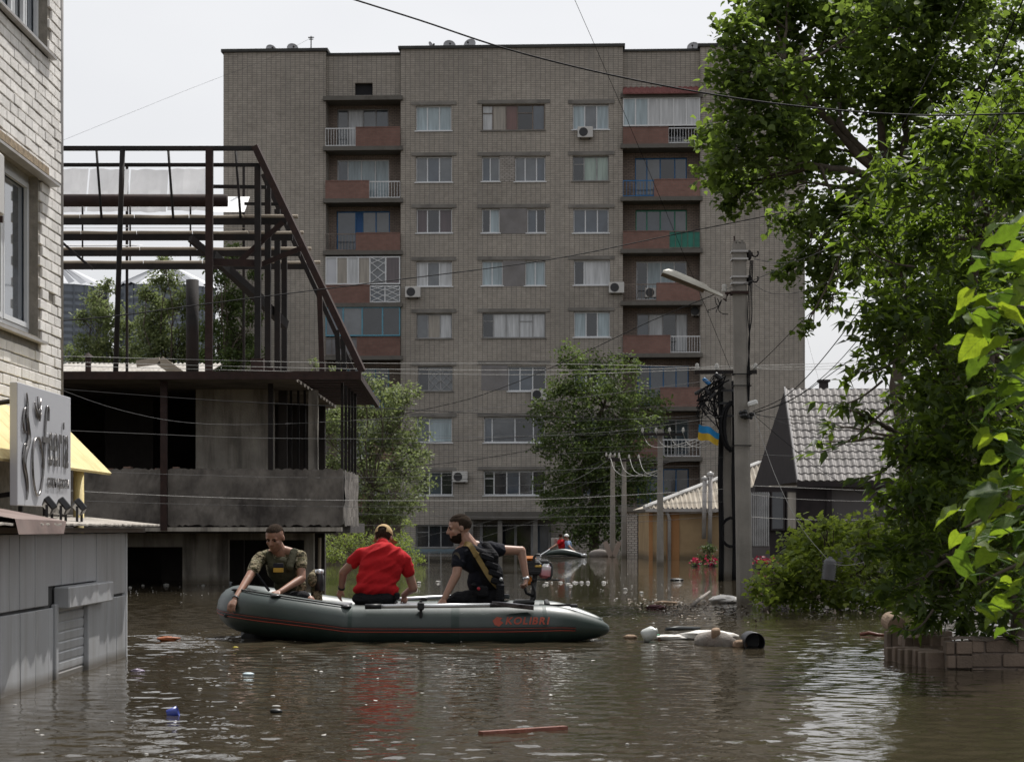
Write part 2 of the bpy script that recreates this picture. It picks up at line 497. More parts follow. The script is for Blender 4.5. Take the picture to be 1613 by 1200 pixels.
def wall_holes(mb, x0, x1, z0, z1, holes, yf, yb):
    """front face at yf with holes (hx0, hx1, hz0, hz1), reveals going back to yb"""
    xs = sorted(set([x0, x1] + [q for h in holes for q in h[:2]])); zs = sorted(set([z0, z1] + [q for h in holes for q in h[2:]]))
    for i in range(len(xs) - 1):
        for j in range(len(zs) - 1):
            cx, cz = (xs[i] + xs[i + 1]) / 2, (zs[j] + zs[j + 1]) / 2
            if any(h[0] < cx < h[1] and h[2] < cz < h[3] for h in holes): continue
            mb.quad((xs[i], yf, zs[j]), (xs[i + 1], yf, zs[j]), (xs[i + 1], yf, zs[j + 1]), (xs[i], yf, zs[j + 1]))
    for a, b, e, f in holes:
        mb.quad((a, yf, e), (a, yf, f), (a, yb, f), (a, yb, e)); mb.quad((b, yf, e), (b, yb, e), (b, yb, f), (b, yf, f))
        mb.quad((a, yf, e), (a, yb, e), (b, yb, e), (b, yf, e)); mb.quad((a, yf, f), (b, yf, f), (b, yb, f), (a, yb, f))
        mb.quad((a, yb, e), (a, yb, f), (b, yb, f), (b, yb, e))

def window(parent, xs, z0, z1, panes, fmat, yf, fw=0.055, sill=True, transom=None, lattice=(), name='window', door=None):
    """xs = pane boundaries; a framed unit standing with its front at yf"""
    w = MB()
    w.box((xs[0], yf, z0), (xs[-1], yf + 0.06, z0 + fw)); w.box((xs[0], yf, z1 - fw), (xs[-1], yf + 0.06, z1))
    for i, x in enumerate(xs):
        k = fw if 0 < i < len(xs) - 1 else fw * 0.8
        a = x if i == 0 else (x - k if i == len(xs) - 1 else x - k / 2)
        w.box((a, yf + 0.001, z0 + fw), (a + k, yf + 0.061, z1 - fw))
    for i in (transom or ()):
        zt = z0 + (z1 - z0) * 0.68
        w.box((xs[i] + 0.02, yf + 0.004, zt - 0.02), (xs[i + 1] - 0.02, yf + 0.05, zt + 0.02))
    for i in lattice:
        a, b = xs[i], xs[i + 1]
        for u in (0.25, 0.6, 0.95):
            w.bar((a + 0.03, yf - 0.01, z0 + (z1 - z0) * (u - 0.22)), (b - 0.03, yf - 0.01, z0 + (z1 - z0) * min(0.97, u + 0.2)), 0.03)
            w.bar((a + 0.03, yf - 0.025, z0 + (z1 - z0) * min(0.97, u + 0.2)), (b - 0.03, yf - 0.025, z0 + (z1 - z0) * (u - 0.22)), 0.03)
    fr = w.build(name, fmat, parent, local=True)
    for i, k in enumerate(panes):
        p = MB()
        a, b = xs[i] + fw * 0.4, xs[i + 1] - fw * 0.4
        tl = random.uniform(-0.006, 0.006)   # panes never hang perfectly true
        p.add([(a, yf + 0.045 + tl, z0 + fw * 0.8), (b, yf + 0.045 - tl, z0 + fw * 0.8), (b, yf + 0.045 - tl * 2, z1 - fw * 0.8), (a, yf + 0.045, z1 - fw * 0.8)], [(0, 1, 2, 3)])
        p.build('pane', G[k], fr, local=True)
    if sill:
        s = MB(); s.box((xs[0] - 0.08, yf - 0.2, z0 - 0.06), (xs[-1] + 0.08, yf + 0.02, z0 - 0.003))
        s.build('sill', M['frame_white'] if fmat == M['frame_white'] else M['lintel'], fr, local=True)
    return fr

FW, FG_, FD = M['frame_white'], M['frame_grey'], M['frame_wood']
# (x0, y0, x1, y1, inner boundaries, panes, frame, transoms, lattice)
WINS = [
 (655,167,711,206,(673,692),'ppp',FW), (655,247,712,287,(673,692),'gbg',FW), (656,329,712,367,(673,692),'rdr',FW), (656,412,712,451,(673,692),'wgw',FW),
 (656,494,712,533,(674,693),'gtw',FG_), (658,577,713,616,(675,694),'dgg',FG_,(),(1,2)), (656,658,712,697,(676,),'bp',FW), (660,743,713,780,(676,695),'dbd',FW),
 (759,165,858,205,(776,797,815,839),'wtnDb',FD,(0,3)), (759,247,787,286,(772,),'bg',FW), (811,247,859,286,(827,845),'ggb',FW),
 (759,329,787,367,(772,),'dp',FW), (830,329,859,367,(845,),'bd',FW), (759,411,792,450,(775,),'pp',FW), (827,411,859,450,(843,),'pp',FW),
 (760,493,859,532,(777,797,818,839),'dwwww',FG_,(0,3)), (800,577,860,616,(819,839),'bbd',FW), (762,657,858,697,(775,811,840),'bgdd',FW), (762,741,858,780,(778,798,818,839),'ddbdd',FW,(0,)),
 (902,165,959,204,(921,940),'pgp',FW), (902,246,959,285,(920,940),'dmm',FG_,(0,)), (903,329,959,367,(922,941),'bbb',FW), (904,410,961,449,(920,),'dw',FW),
 (904,491,961,531,(923,941),'pdp',FW), (904,576,961,615,(923,941),'bdb',FW), (904,658,961,697,(923,941),'dbd',FW), (904,741,961,780,(923,941),'dbd',FG_),
]
BASE = -2.0
SEC = [(352, 513, 83), (631, 981, 78), (1103, 1268, 74)]
for (a, b, top) in SEC:
    x0, ztop = ap(a, top); x1, _ = ap(b, top)
    holes = []
    for wdef in WINS:
        if a <= wdef[0] < b:
            hx0, hz1 = ap(wdef[0], wdef[1]); hx1, hz0 = ap(wdef[2], wdef[3])
            holes.append((hx0, hx1, hz0, hz1))
    if a == 631:   # entrance and ground floor shop windows
        for q in ((655, 826, 716, 863), (742, 824, 868, 884)):
            hx0, hz1 = ap(q[0], q[1]); hx1, hz0 = ap(q[2], q[3])
            holes.append((hx0, hx1, hz0, hz1))
    w = MB()
    wall_holes(w, x0, x1, BASE, ztop, holes, 0.0, 0.35)
    w.quad((x0, 0, BASE), (x0, 0, ztop), (x0, 13, ztop), (x0, 13, BASE)); w.quad((x1, 0, BASE), (x1, 13, BASE), (x1, 13, ztop), (x1, 0, ztop))
    w.quad((x0, 13, BASE), (x0, 13, ztop), (x1, 13, ztop), (x1, 13, BASE)); w.quad((x0, 0, ztop), (x1, 0, ztop), (x1, 13, ztop), (x0, 13, ztop))
    w.build('wall', M['facade'], apt, local=True)
    k = MB(); k.box((x0 - 0.12, -0.12, ztop + 0.003), (x1 + 0.12, 13.1, ztop + 0.16))
    k.build('roof_edge', M['tar'], apt, local=True)
for wdef in WINS:
    hx0, hz1 = ap(wdef[0], wdef[1]); hx1, hz0 = ap(wdef[2], wdef[3])
    xs = [hx0 + 0.01] + [ap(q, wdef[1])[0] for q in wdef[4]] + [hx1 - 0.01]
    window(apt, xs, hz0 + 0.01, hz1 - 0.01, wdef[5], wdef[6], 0.14, transom=wdef[7] if len(wdef) > 7 else None, lattice=wdef[8] if len(wdef) > 8 else ())
# lintels: one slab over each opening (or pair of openings)
for (x0p, x1p, yp) in [(648, 719, r) for r in (166, 246, 328, 411, 493, 576, 657, 742)] + [(752, 866, r) for r in (164, 246, 328, 410, 492, 574, 656, 740)] + [(895, 968, r) for r in (164, 245, 328, 409, 490, 575, 657, 740)]:
    lx0, lz = ap(x0p, yp); lx1, _ = ap(x1p, yp)
    k = MB(); k.box((lx0, -0.055, lz + 0.004), (lx1, 0.1, lz + 0.19 + random.uniform(-.01, .02))); k.build('lintel', M['lintel'], apt, local=True)
# walled-up openings
for (a, b, y0, y1, m) in [(787, 811, 247, 286, 'white_brick'), (787, 830, 329, 368, 'plaster_grey'), (792, 827, 411, 451, 'plaster_grey'), (758, 800, 575, 615, 'plaster_grey')]:
    lx0, lz1 = ap(a, y0); lx1, lz0 = ap(b, y1)
    k = MB(); k.box((lx0 + .01, -0.012, lz0), (lx1 - .01, 0.1, lz1 - .005)); k.build('infill_panel', M[m], apt, local=True)

# ground floor: shop window, entrance with canopy
hx0, hz1 = ap(655, 826); hx1, hz0 = ap(716, 863)
window(apt, [hx0 + .02, ap(675, 0)[0], ap(694, 0)[0], hx1 - .02], hz0 + .02, hz1 - .02, 'ddd', FG_, 0.2, transom=(0,))
hx0, hz1 = ap(742, 824); hx1, hz0 = ap(868, 884)
e = MB()
for q in (742, 758, 786, 812, 838, 866):
    xq = ap(q, 0)[0]; e.box((xq - .07, .1, BASE), (xq + .07, .22, hz1))
e.build('entrance_frame', M['frame_grey'], apt, local=True)
for a, b, k in ((758, 786, 'd'), (786, 812, 'd'), (812, 838, 'D'), (838, 866, 'b')):
    p = MB(); xa, xb = ap(a, 0)[0] + .075, ap(b, 0)[0] - .075
    p.quad((xa, .17, BASE), (xb, .17, BASE), (xb, .17, hz1 - .05), (xa, .17, hz1 - .05)); p.build('entrance_door', G[k], apt, local=True)
cx0, cz = ap(736, 806); cx1, cz2 = ap(880, 818)
k = MB(); k.box((cx0, -1.8, cz2), (cx1, -0.003, cz)); k.build('entrance_canopy', M['slab'], apt, local=True)
for q in (745, 790, 845):
    xq = ap(q, 0)[0]; k = MB(); k.box((xq - .12, -1.6, BASE), (xq + .12, -1.35, cz2 - .003)); k.build('canopy_post', M['lintel'], apt, local=True)
bx0, bz = ap(640, 864); bx1, _ = ap(735, 864)
k = MB(); k.box((bx0, -1.2, -1.0), (bx1, -0.003, bz)); k.build('porch_ledge', mk('blue_ledge', (0.12, 0.17, 0.20), .6, .2, 1), apt, local=True)

# balcony bays
M['green_sheet'] = mk('green_sheet', (0.015, 0.13, 0.095), 0.5, 0.35, 1.5)
M['grey_sheet'] = mk('grey_sheet', (0.17, 0.17, 0.18), 0.7, 0.2, 1.5, stain=(0.1, 0.09, 0.09))
def railing(parent, x0, x1, z0, z1, y, m, n=12, name='railing', t=0.02):
    r = MB()
    r.box((x0, y, z1 - .05), (x1, y + .05, z1)); r.box((x0, y, z0 + .03), (x1, y + .05, z0 + .07))
    for i in range(n + 1):
        x = x0 + (x1 - x0 - t) * i / n
        r.box((x, y + .012, z0 + .07), (x + t, y + .012 + t, z1 - .05))
    return r.build(name, m, parent, local=True)

def bay(a, b, top, rows, attic):
    xa, ztop = ap(a, top); xb, _ = ap(b, top)
    w = MB(); back = 1.25
    holes = []
    for r in rows:
        q = r['win']
        hx0, hz1 = ap(q[0], q[1], back); hx1, hz0 = ap(q[2], q[3], back)
        hx0 = max(hx0, xa + .06); hx1 = min(hx1, xb - .06)
        holes.append((hx0, hx1, hz0, hz1)); r['h'] = holes[-1]
    zc = ap(a, attic)[1]
    wall_holes(w, xa, xb, BASE, zc, holes, back, back + .3)
    w.build('bay_wall', M['bay_brick'], apt, local=True)
    t = MB(); hole = []
    if a == 513:
        hx0, hz1 = ap(559, 131, .3); hx1, hz0 = ap(587, 150, .3); hole = [(hx0, hx1, hz0, hz1)]
    wall_holes(t, xa, xb, zc, ztop, hole, 0.3, 1.6); t.quad((xa, .3, ztop), (xb, .3, ztop), (xb, 13, ztop), (xa, 13, ztop))
    t.build('attic_wall', M['facade'], apt, local=True)
    if hole:
        k = MB(); h = hole[0]; k.box((h[0] + .002, .6, h[2] + .002), (h[1] - .002, .62, h[3] - .002))
        k.build('attic_opening', M['dark_room'], apt, local=True)
    k = MB(); k.box((xa + .005, .2, ztop + .003), (xb - .005, 13, ztop + .12)); k.build('roof_edge', M['tar'], apt, local=True)
    for r in rows:
        zs1 = ap(a, r['slab'])[1]; zs0 = zs1 - 0.22
        k = MB(); k.box((xa - .12, -.22, zs0), (xa + .001, -.003, zs1)); k.box((xb - .001, -.22, zs0), (xb + .12, -.003, zs1)); k.box((xa + .001, -.22, zs0), (xb - .001, back - .003, zs1))
        k.build('balcony_slab', M['slab'], apt, local=True)
        zr = ap(a, r['top'])[1]
        for (p, q, kind) in r['par']:
            pa, pb = ap(p, 0)[0], ap(q, 0)[0]
            pa = max(pa, xa + .01); pb = min(pb, xb - .01)
            if kind == 'brick':
                k = MB(); k.box((pa, -.19, zs1 + .003), (pb, -.07, zr)); k.box((pa - .004, -.21, zr + .002), (pb + .004, -.05, zr + .05)); k.build('balcony_parapet', M['red_brick'], apt, local=True)
            elif kind == 'white': railing(apt, pa, pb, zs1, zr, -.16, M['frame_white'], 11)
            elif kind == 'dark': railing(apt, pa, pb, zs1, zr, -.16, M['frame_wood'], 9)
            elif kind == 'blue': railing(apt, pa, pb, zs1, zr, -.16, M['frame_blue'], 9)
            elif kind in ('green', 'grey'):
                k = MB(); k.box((pa, -.15, zs1 + .003), (pb, -.12, zr)); k.build('balcony_sheet', M['green_sheet' if kind == 'green' else 'grey_sheet'], apt, local=True)
                railing(apt, pa, pb, zs1, zr + .03, -.19, M['frame_wood'], 5)
            elif kind == 'lattice':
                window(apt, [pa, (pa + pb) / 2, pb], zs1 + .02, zr, 'bg', FW, -.16, sill=False, lattice=(0, 1), name='lattice_panel')
        h = r['h']; q = r['win']
        xs = [h[0] + .01] + [ap(u, 0, back)[0] for u in q[4]] + [h[1] - .01]
        window(apt, xs, h[2] + .01, h[3] - .01, q[5], q[6], back + .1, fw=.06, sill=False)
        if 'glaze' in r:
            gq = r['glaze']; z1 = ap(a, gq[0])[1]; z0 = ap(a, gq[1])[1]
            xs = [xa + .01] + [ap(u, 0)[0] for u in gq[2]] + [xb - .01]
            window(apt, xs, z0, z1, gq[3], gq[4], -.14, fw=.07, sill=False, name='balcony_glazing', lattice=gq[5] if len(gq) > 5 else ())
FB, FS, FGN = M['frame_blue'], M['frame_sky'], M['frame_green']
bay(513, 631, 86, [
 dict(slab=153, top=152, par=[], win=(559, 100, 560, 101, (), 'd', FD)),
 dict(slab=232, top=203, par=[(513, 561, 'white'), (561, 631, 'brick')], win=(531, 172, 612, 231, (548, 572, 592), 'gwgb', FG_)),
 dict(slab=314, top=287, par=[(513, 582, 'brick'), (582, 631, 'white')], win=(531, 252, 613, 312, (548, 569, 591), 'bppp', FW)),
 dict(slab=396, top=369, par=[(513, 561, 'dark'), (561, 631, 'brick')], win=(530, 333, 614, 394, (560, 571, 592), 'buGG'.replace('G', 'g'), FB)),
 dict(slab=478, top=451, par=[(513, 583, 'brick'), (583, 631, 'lattice')], win=(531, 415, 613, 474, (548, 569, 591), 'dddd', FW), glaze=(405, 449, (531, 548, 565, 583, 608), 'stwtgr', FW, (4,))),
 dict(slab=561, top=533, par=[(513, 563, 'grey'), (563, 631, 'brick')], win=(531, 498, 613, 556, (548, 569, 591), 'dddd', FD), glaze=(484, 530, (541, 571, 603), 'bgdd', FS)),
 dict(slab=643, top=616, par=[(513, 583, 'brick'), (583, 631, 'blue')], win=(531, 580, 613, 640, (548, 569, 591), 'dbbd', FS)),
 dict(slab=725, top=698, par=[(513, 583, 'dark'), (583, 631, 'brick')], win=(531, 662, 613, 722, (548, 569, 591), 'dgbd', FW)),
 dict(slab=806, top=780, par=[(513, 583, 'brick'), (583, 631, 'dark')], win=(531, 744, 613, 803, (548, 569, 591), 'dgdd', FW)),
], 153)
bay(981, 1103, 80, [
 dict(slab=149, top=148, par=[], win=(1040, 90, 1041, 91, (), 'd', FD)),
 dict(slab=228, top=203, par=[(981, 1053, 'brick'), (1053, 1103, 'white')], win=(1000, 168, 1082, 225, (1020, 1040, 1062), 'gggg', FW), glaze=(155, 200, (1001, 1021, 1041, 1061, 1081), 'ppwwww', FW)),
 dict(slab=311, top=285, par=[(981, 1030, 'blue'), (1030, 1103, 'brick')], win=(1000, 249, 1082, 308, (1019, 1040, 1063), 'bgDb', FB)),
 dict(slab=393, top=366, par=[(981, 1054, 'brick'), (1054, 1103, 'green')], win=(1001, 331, 1082, 390, (1019, 1040, 1063), 'bbbg', FGN)),
 dict(slab=475, top=448, par=[(981, 1034, 'dark'), (1034, 1103, 'brick')], win=(1002, 412, 1082, 472, (1020, 1041, 1062), 'dppb', FW)),
 dict(slab=557, top=530, par=[(981, 1056, 'brick'), (1056, 1103, 'white')], win=(1003, 494, 1083, 554, (1022, 1044, 1065), 'bwdw', FG_)),
 dict(slab=641, top=612, par=[(981, 1040, 'dark'), (1040, 1103, 'brick')], win=(1004, 576, 1085, 638, (1024, 1045, 1065), 'dbbb', FB)),
 dict(slab=720, top=692, par=[(981, 1040, 'brick'), (1040, 1103, 'white')], win=(1004, 660, 1085, 717, (1024, 1045, 1065), 'dgdb', FG_)),
 dict(slab=802, top=777, par=[(981, 1103, 'dark')], win=(1004, 738, 1085, 800, (1024, 1045, 1065), 'bbdb', FB)),
], 149)
# little red tiled canopy over the top right balcony
xa, zt = ap(981, 137); xb, zb = ap(1101, 149)
for i in range(14):
    t = MB(); u0 = xa + (xb - xa) * i / 14; u1 = xa + (xb - xa) * (i + 1) / 14
    m_ = (u0 + u1) / 2
    t.add([(u0, .25, zt), (m_, .25, zt + .06), (u1, .25, zt), (u0, -.45, zb), (m_, -.45, zb + .07), (u1, -.45, zb), (u0, -.45, zb - .04), (u1, -.45, zb - .04)],
          [(0, 3, 4, 1), (1, 4, 5, 2), (3, 6, 7, 5, 4)])
    t.build('canopy_tile', mk('red_tile', (0.16, 0.055, 0.05), .7, .2, 2) if i == 0 else bpy.data.materials['red_tile'], apt, local=True)

# split air conditioners, each its own thing
M['ac_white'] = mk('ac_white', (0.50, 0.49, 0.47), 0.5, 0.08, 2)
def ac_unit(xp, yp, label, dy=0.0, w=0.82, h=0.58, d=0.3):
    lx, lz = ap(xp, yp, dy); base = AL + A_U * (lx - w / 2) + A_N * (dy - .06) + Vector((0, 0, lz - h / 2))
    t = thing('air_conditioner', label, 'air conditioner', base, 'air conditioners on the apartment block', A_ANG)
    b = MB(); b.cbox((0, -d, 0), (w, 0, h), .02); b.build('casing', M['ac_white'], t, local=True)
    f = MB(); f.lathe([(0.235, 0), (0.235, .012), (.0, .012)], 20, Matrix.Translation((w * .38, -d - .001, h / 2)) @ Matrix.Rotation(math.pi / 2, 4, 'X')); f.build('fan_grille', M['black_plastic'], t, local=True)
    for k in (.15, w - .19):
        a = MB(); a.box((k, -d, -.05), (k + .04, .06, -.004)); a.build('bracket', M['steel_dark'], t, local=True)
ac_unit(922, 210, 'white air conditioner under the topmost right-hand window of the apartment block')
ac_unit(651, 461, 'white air conditioner beside the white glazed balcony on the left of the block')
ac_unit(971, 454, 'white air conditioner right of the patterned-curtain window, beside the right balconies')
ac_unit(725, 751, 'lowest white air conditioner between two windows near the man in black')
ac_unit(849, 622, 'white air conditioner partly behind the tree crown in front of the block')
ac_unit(1026, 462, 'small air conditioner standing on a right-hand balcony behind the dark railing', 0.3, .7, .5)
ac_unit(1096, 491, 'narrow air conditioner on the bay wall near the lamp pole', 1.2, .5, .5)

# satellite dishes and aerial on the roof
M['dish'] = mk('dish_grey', (0.34, 0.34, 0.35), 0.5, 0.1, 2)
def dish(xp, ytop, w, yaw, label):
    lx, lz = ap(xp, 80, 1.2); base = AL + A_U * lx + A_N * 1.2; base.z = ap(xp, ytop, 1.2)[1] - w * 1.75 + .1
    t = thing('satellite_dish', label, 'satellite dish', base, 'satellite dishes on the apartment roof', A_ANG)
    m = Matrix.Translation((0, 0, w * 1.05)) @ Matrix.Rotation(yaw, 4, 'Z') @ Matrix.Rotation(math.radians(68), 4, 'X')
    d = MB(); d.lathe([(w * r, -.30 * w * (1 - r * r)) for r in (0.02, .25, .5, .75, .92, 1.0)] + [(w, .02), (w * .9, -.03 * w)], 20, m); d.build('reflector', M['dish'], t, smooth=True, local=True)
    s = MB(); s.tube([(0, .1, -.6), (0, .1, w)], .03, 6); s.build('mast', M['steel_dark'], t, local=True)
    a = MB(); a.tube([m @ Vector((0, -w, 0)), m @ Vector((0, -.2 * w, .8 * w))], .015, 5); a.ball(m @ Vector((0, -.2 * w, .8 * w)), .06, 6, 4); a.build('feed_arm', M['steel_dark'], t, local=True)
dish(427, 75, .30, .5, 'leftmost satellite dish on the roof edge')
dish(461, 73, .32, .35, 'second satellite dish from the left, beside the roof aerial')
dish(679, 70, .22, 1.1, 'narrow turned dish, left of the roof middle trio')
dish(708, 68, .34, .2, 'broad dish in the centre of the roof middle trio')
dish(740, 66, .34, -.3, 'rightmost dish of the trio above the building middle')
dish(1092, 71, .34, -.2, 'satellite dish on the right part of the roof beside the tree')
lx, lz = ap(490, 82, .8)
an = thing('roof_aerial', 'thin roof aerial mast with short cross arms above the left corner', 'aerial', AL + A_U * lx + A_N * .8 + Vector((0, 0, lz - .2)), rz=A_ANG)
k = MB(); k.tube([(0, 0, 0), (0, 0, 1.05)], .035, 6); k.build('mast', M['steel_dark'], an, local=True)
k = MB(); k.bar((-.16, 0, .98), (.16, 0, .98), .05); k.bar((-.12, 0, .88), (.12, 0, .88), .04); k.build('crossbar', M['steel_dark'], an, local=True)
k = MB(); k.box((-.5, -.2, 0.03), (.5, .2, .2)); k.build('base', M['tar'], an, local=True)
# ================================================================ brick house on the left
WX = -4.4
def wy(x, X=WX): return X * FPX / (x - 806.5)          # distance along a side wall at X seen at photo column x
M['silicate'] = mk('silicate_brick', (0.78, 0.755, 0.72), 0.9, 0.08, 9, bump=0.35, bscale=60, stain=(0.50, 0.47, 0.43), stain_amt=0.35, sscale=5, rnd=0.14)
M['mortar'] = mk('mortar', (0.23, 0.21, 0.18), 0.95, 0.25, 12, bump=0.3)
house = thing('brick_house', 'white brick house with tall windows at the left edge of the street', 'building', (WX, 19.4, -1.6))
W1 = (16.6, 18.9, 5.72, 7.3)      # y0, y1, z0, z1 of the upper window
W2 = (15.9, 18.53, 2.98, 4.47)
b = MB()
ys = [9.0, W2[0], W1[0], W2[1], W1[1], 19.385]; zs = [-1.6, W2[2], W2[3], W1[2], W1[3], 8.4]
for i in range(5):
    for j in range(5):
        cy, cz_ = (ys[i] + ys[i + 1]) / 2, (zs[j] + zs[j + 1]) / 2
        if any(h[0] < cy < h[1] and h[2] < cz_ < h[3] for h in (W1, W2)): continue
        b.quad((WX - .012, ys[i], zs[j]), (WX - .012, ys[i + 1], zs[j]), (WX - .012, ys[i + 1], zs[j + 1]), (WX - .012, ys[i], zs[j + 1]))
for h in (W1, W2):
    for (p, q, r, s) in (((h[0], h[2]), (h[0], h[3]), 0, 0), ((h[1], h[2]), (h[1], h[3]), 0, 0), ((h[0], h[2]), (h[1], h[2]), 0, 0), ((h[0], h[3]), (h[1], h[3]), 0, 0)):
        b.quad((WX - .012, p[0], p[1]), (WX - .012, q[0], q[1]), (WX - .3, q[0], q[1]), (WX - .3, p[0], p[1]))
b.quad((WX - .012, 19.385, -1.6), (-14, 19.385, -1.6), (-14, 19.385, 8.4), (WX - .012, 19.385, 8.4))
b.quad((WX - .012, 9, 8.4), (WX - .012, 19.385, 8.4), (-14, 19.385, 8.4), (-14, 9, 8.4))
b.quad((WX - .012, 9, -1.6), (WX - .012, 9, 8.4), (-14, 9, 8.4), (-14, 9, -1.6))
wall_left = b.build('wall', M['mortar'], house)
HO = Vector(house.location)
# single bricks in running bond on the wall in view; each is a piece of its own
brk = MB(); brk.cbox((-.03, 0, 0), (0.008, .25, .088), .005)
brick_me = brk.mesh('brick'); brick_me.materials.append(M['silicate'])
hb = MB(); hb.cbox((-.03, 0, 0), (0.008, .12, .088), .005)
half_me = hb.mesh('half_brick'); half_me.materials.append(M['silicate'])
nb = 0; rest = MB()
for cz_ in range(-2, 62):
    z = 2.05 + cz_ * 0.1
    y = 19.39 - (0.25 if cz_ % 2 else 0.12)
    first = True
    while y > 14.0:
        ln = .12 if (first and cz_ % 2 == 0) else .25
        first = False
        inside = any(h[0] - .02 < y + ln and y < h[1] + .004 and h[2] - .07 < z + .088 and z < h[3] + .03 for h in (W1, W2))
        part = any(h[1] - ln < y < h[1] + .004 and h[2] - .07 < z + .088 and z < h[3] + .03 for h in (W1, W2))
        vis = y > 16.9 and z < 6.5
        yy = y
        if part and y + ln - .02 > [h for h in (W1, W2) if h[2] - .07 < z + .088 and z < h[3] + .03][0][1] + .1:
            h = [h for h in (W1, W2) if h[2] - .07 < z + .088 and z < h[3] + .03][0]
            if vis:
                inst('brick', half_me, wall_left, Vector((WX + random.uniform(-.003, .003), h[1] + .006, z)) - HO, (0, 0, 0), (1, (y + ln - h[1] - .006) / .12, 1)); nb += 1
        elif not inside and random.random() > 0.004:
            if vis and nb < 296:
                inst('brick', half_me if ln < .2 else brick_me, wall_left, Vector((WX + random.uniform(-.004, .004), yy, z)) - HO, (random.uniform(-.006, .006), 0, random.uniform(-.008, .008))); nb += 1
            else:
                rest.box((WX - .03, yy, z), (WX + .008, yy + ln, z + .088))
        y -= .26
if rest.v: tag(rest.build('brick_courses', M['silicate'], wall_left), kind='stuff')
def side_window(h, cuts, panes, frames=.06):
    """window unit in the left wall; cuts are the mullions' distances"""
    xf = WX - .1
    w = MB()
    w.box((xf - .06, h[0], h[2]), (xf, h[1], h[2] + .07)); w.box((xf - .06, h[0], h[3] - .07), (xf, h[1], h[3]))
    for q in cuts:
        w.box((xf - .055, q - frames / 2, h[2] + .07), (xf + .006, q + frames / 2, h[3] - .07))
    fr = w.build('window', M['frame_white'], house)
    for i in range(len(cuts) - 1):
        p = MB(); a, b_ = cuts[i] + frames / 2, cuts[i + 1] - frames / 2
        p.quad((xf - .03, a, h[2] + .07), (xf - .03, b_, h[2] + .07), (xf - .03, b_, h[3] - .07), (xf - .03, a, h[3] - .07))
        p.build('pane', G[panes[i]], fr)
        s = MB(); s.box((xf - .02, a, h[2] + .075), (xf + .012, a + .035, h[3] - .075)); s.box((xf - .02, b_ - .035, h[2] + .075), (xf + .012, b_, h[3] - .075)); s.box((xf - .02, a + .035, h[2] + .075), (xf + .012, b_ - .035, h[2] + .12)); s.box((xf - .02, a + .035, h[3] - .12), (xf + .012, b_ - .035, h[3] - .075))
        s.build('sash', M['frame_white'], fr)
    return fr
M['sill_tin'] = mk('sill_tin', (0.40, 0.39, 0.38), 0.5, 0.15, 3, metal=0.3, stain=(0.2, 0.15, 0.12))
f1 = side_window(W1, [W1[0] + .03, 17.2, 17.9, 18.35, W1[1] - .03], 'gbgb'); f2 = side_window(W2, [W2[0] + .03, 16.9, 17.55, W2[1] - .03], 'bgb')
for h, f in ((W1, f1), (W2, f2)):
    s = MB(); s.add([(WX - .1, h[0], h[2] + .0), (WX + .07, h[0], h[2] - .045), (WX + .07, h[1] + .06, h[2] - .045), (WX - .1, h[1] + .06, h[2]), (WX + .07, h[0], h[2] - .07), (WX + .07, h[1] + .06, h[2] - .07), (WX + .012, h[1] + .06, h[2] - .07), (WX + .012, h[0], h[2] - .07)],
                    [(0, 1, 2, 3), (1, 4, 5, 2), (4, 7, 6, 5)]); s.build('sill', M['sill_tin'], f)
k = MB(); k.add([(WX + .009, 14, 4.53), (WX + .1, 14, 4.47), (WX + .1, 18.95, 4.47), (WX + .009, 18.95, 4.53), (WX + .1, 14, 4.445), (WX + .1, 18.95, 4.445), (WX + .009, 14, 4.44), (WX + .009, 18.95, 4.44)], [(0, 1, 2, 3), (1, 4, 5, 2), (4, 6, 7, 5), (3, 2, 5, 7)])
k.build('drip_ledge', M['sill_tin'], house)
k = MB(); k.box((WX - .008, 14, 4.53), (WX + .03, 18.8, 4.60)); k.build('foam_seam', mk('foam', (0.26, .20, .13), .95, .4, 14, bump=.6), house)
k = MB(); k.tube([(WX - .01, 19.42, 2.0), (WX - .01, 19.42, 8.4)], .035, 8); k.build('corner_pipe', M['sill_tin'], house, smooth=True)
# air conditioner in front of the lower window
t = thing('air_conditioner', 'white air conditioner with rusty bracket hung on the left brick house', 'air conditioner', (WX, 15.5, 3.6))
k = MB(); k.cbox((WX + .06, 15.1, 3.68), (WX + .34, 15.95, 4.2), .03); k.build('casing', M['ac_white'], t)
for q in (15.25, 15.8):
    k = MB(); k.bar((WX, q, 3.65), (WX + .36, q, 3.65), .035, .05); k.bar((WX, q, 3.35), (WX + .3, q, 3.63), .03, .03); k.build('bracket', M['rust'], t)
k = MB(); k.lathe([(.2, 0), (.2, .015), (0, .015)], 18, Matrix.Translation((WX + .34, 15.45, 3.94)) @ Matrix.Rotation(math.pi / 2, 4, 'Y')); k.build('fan_grille', M['black_plastic'], t)

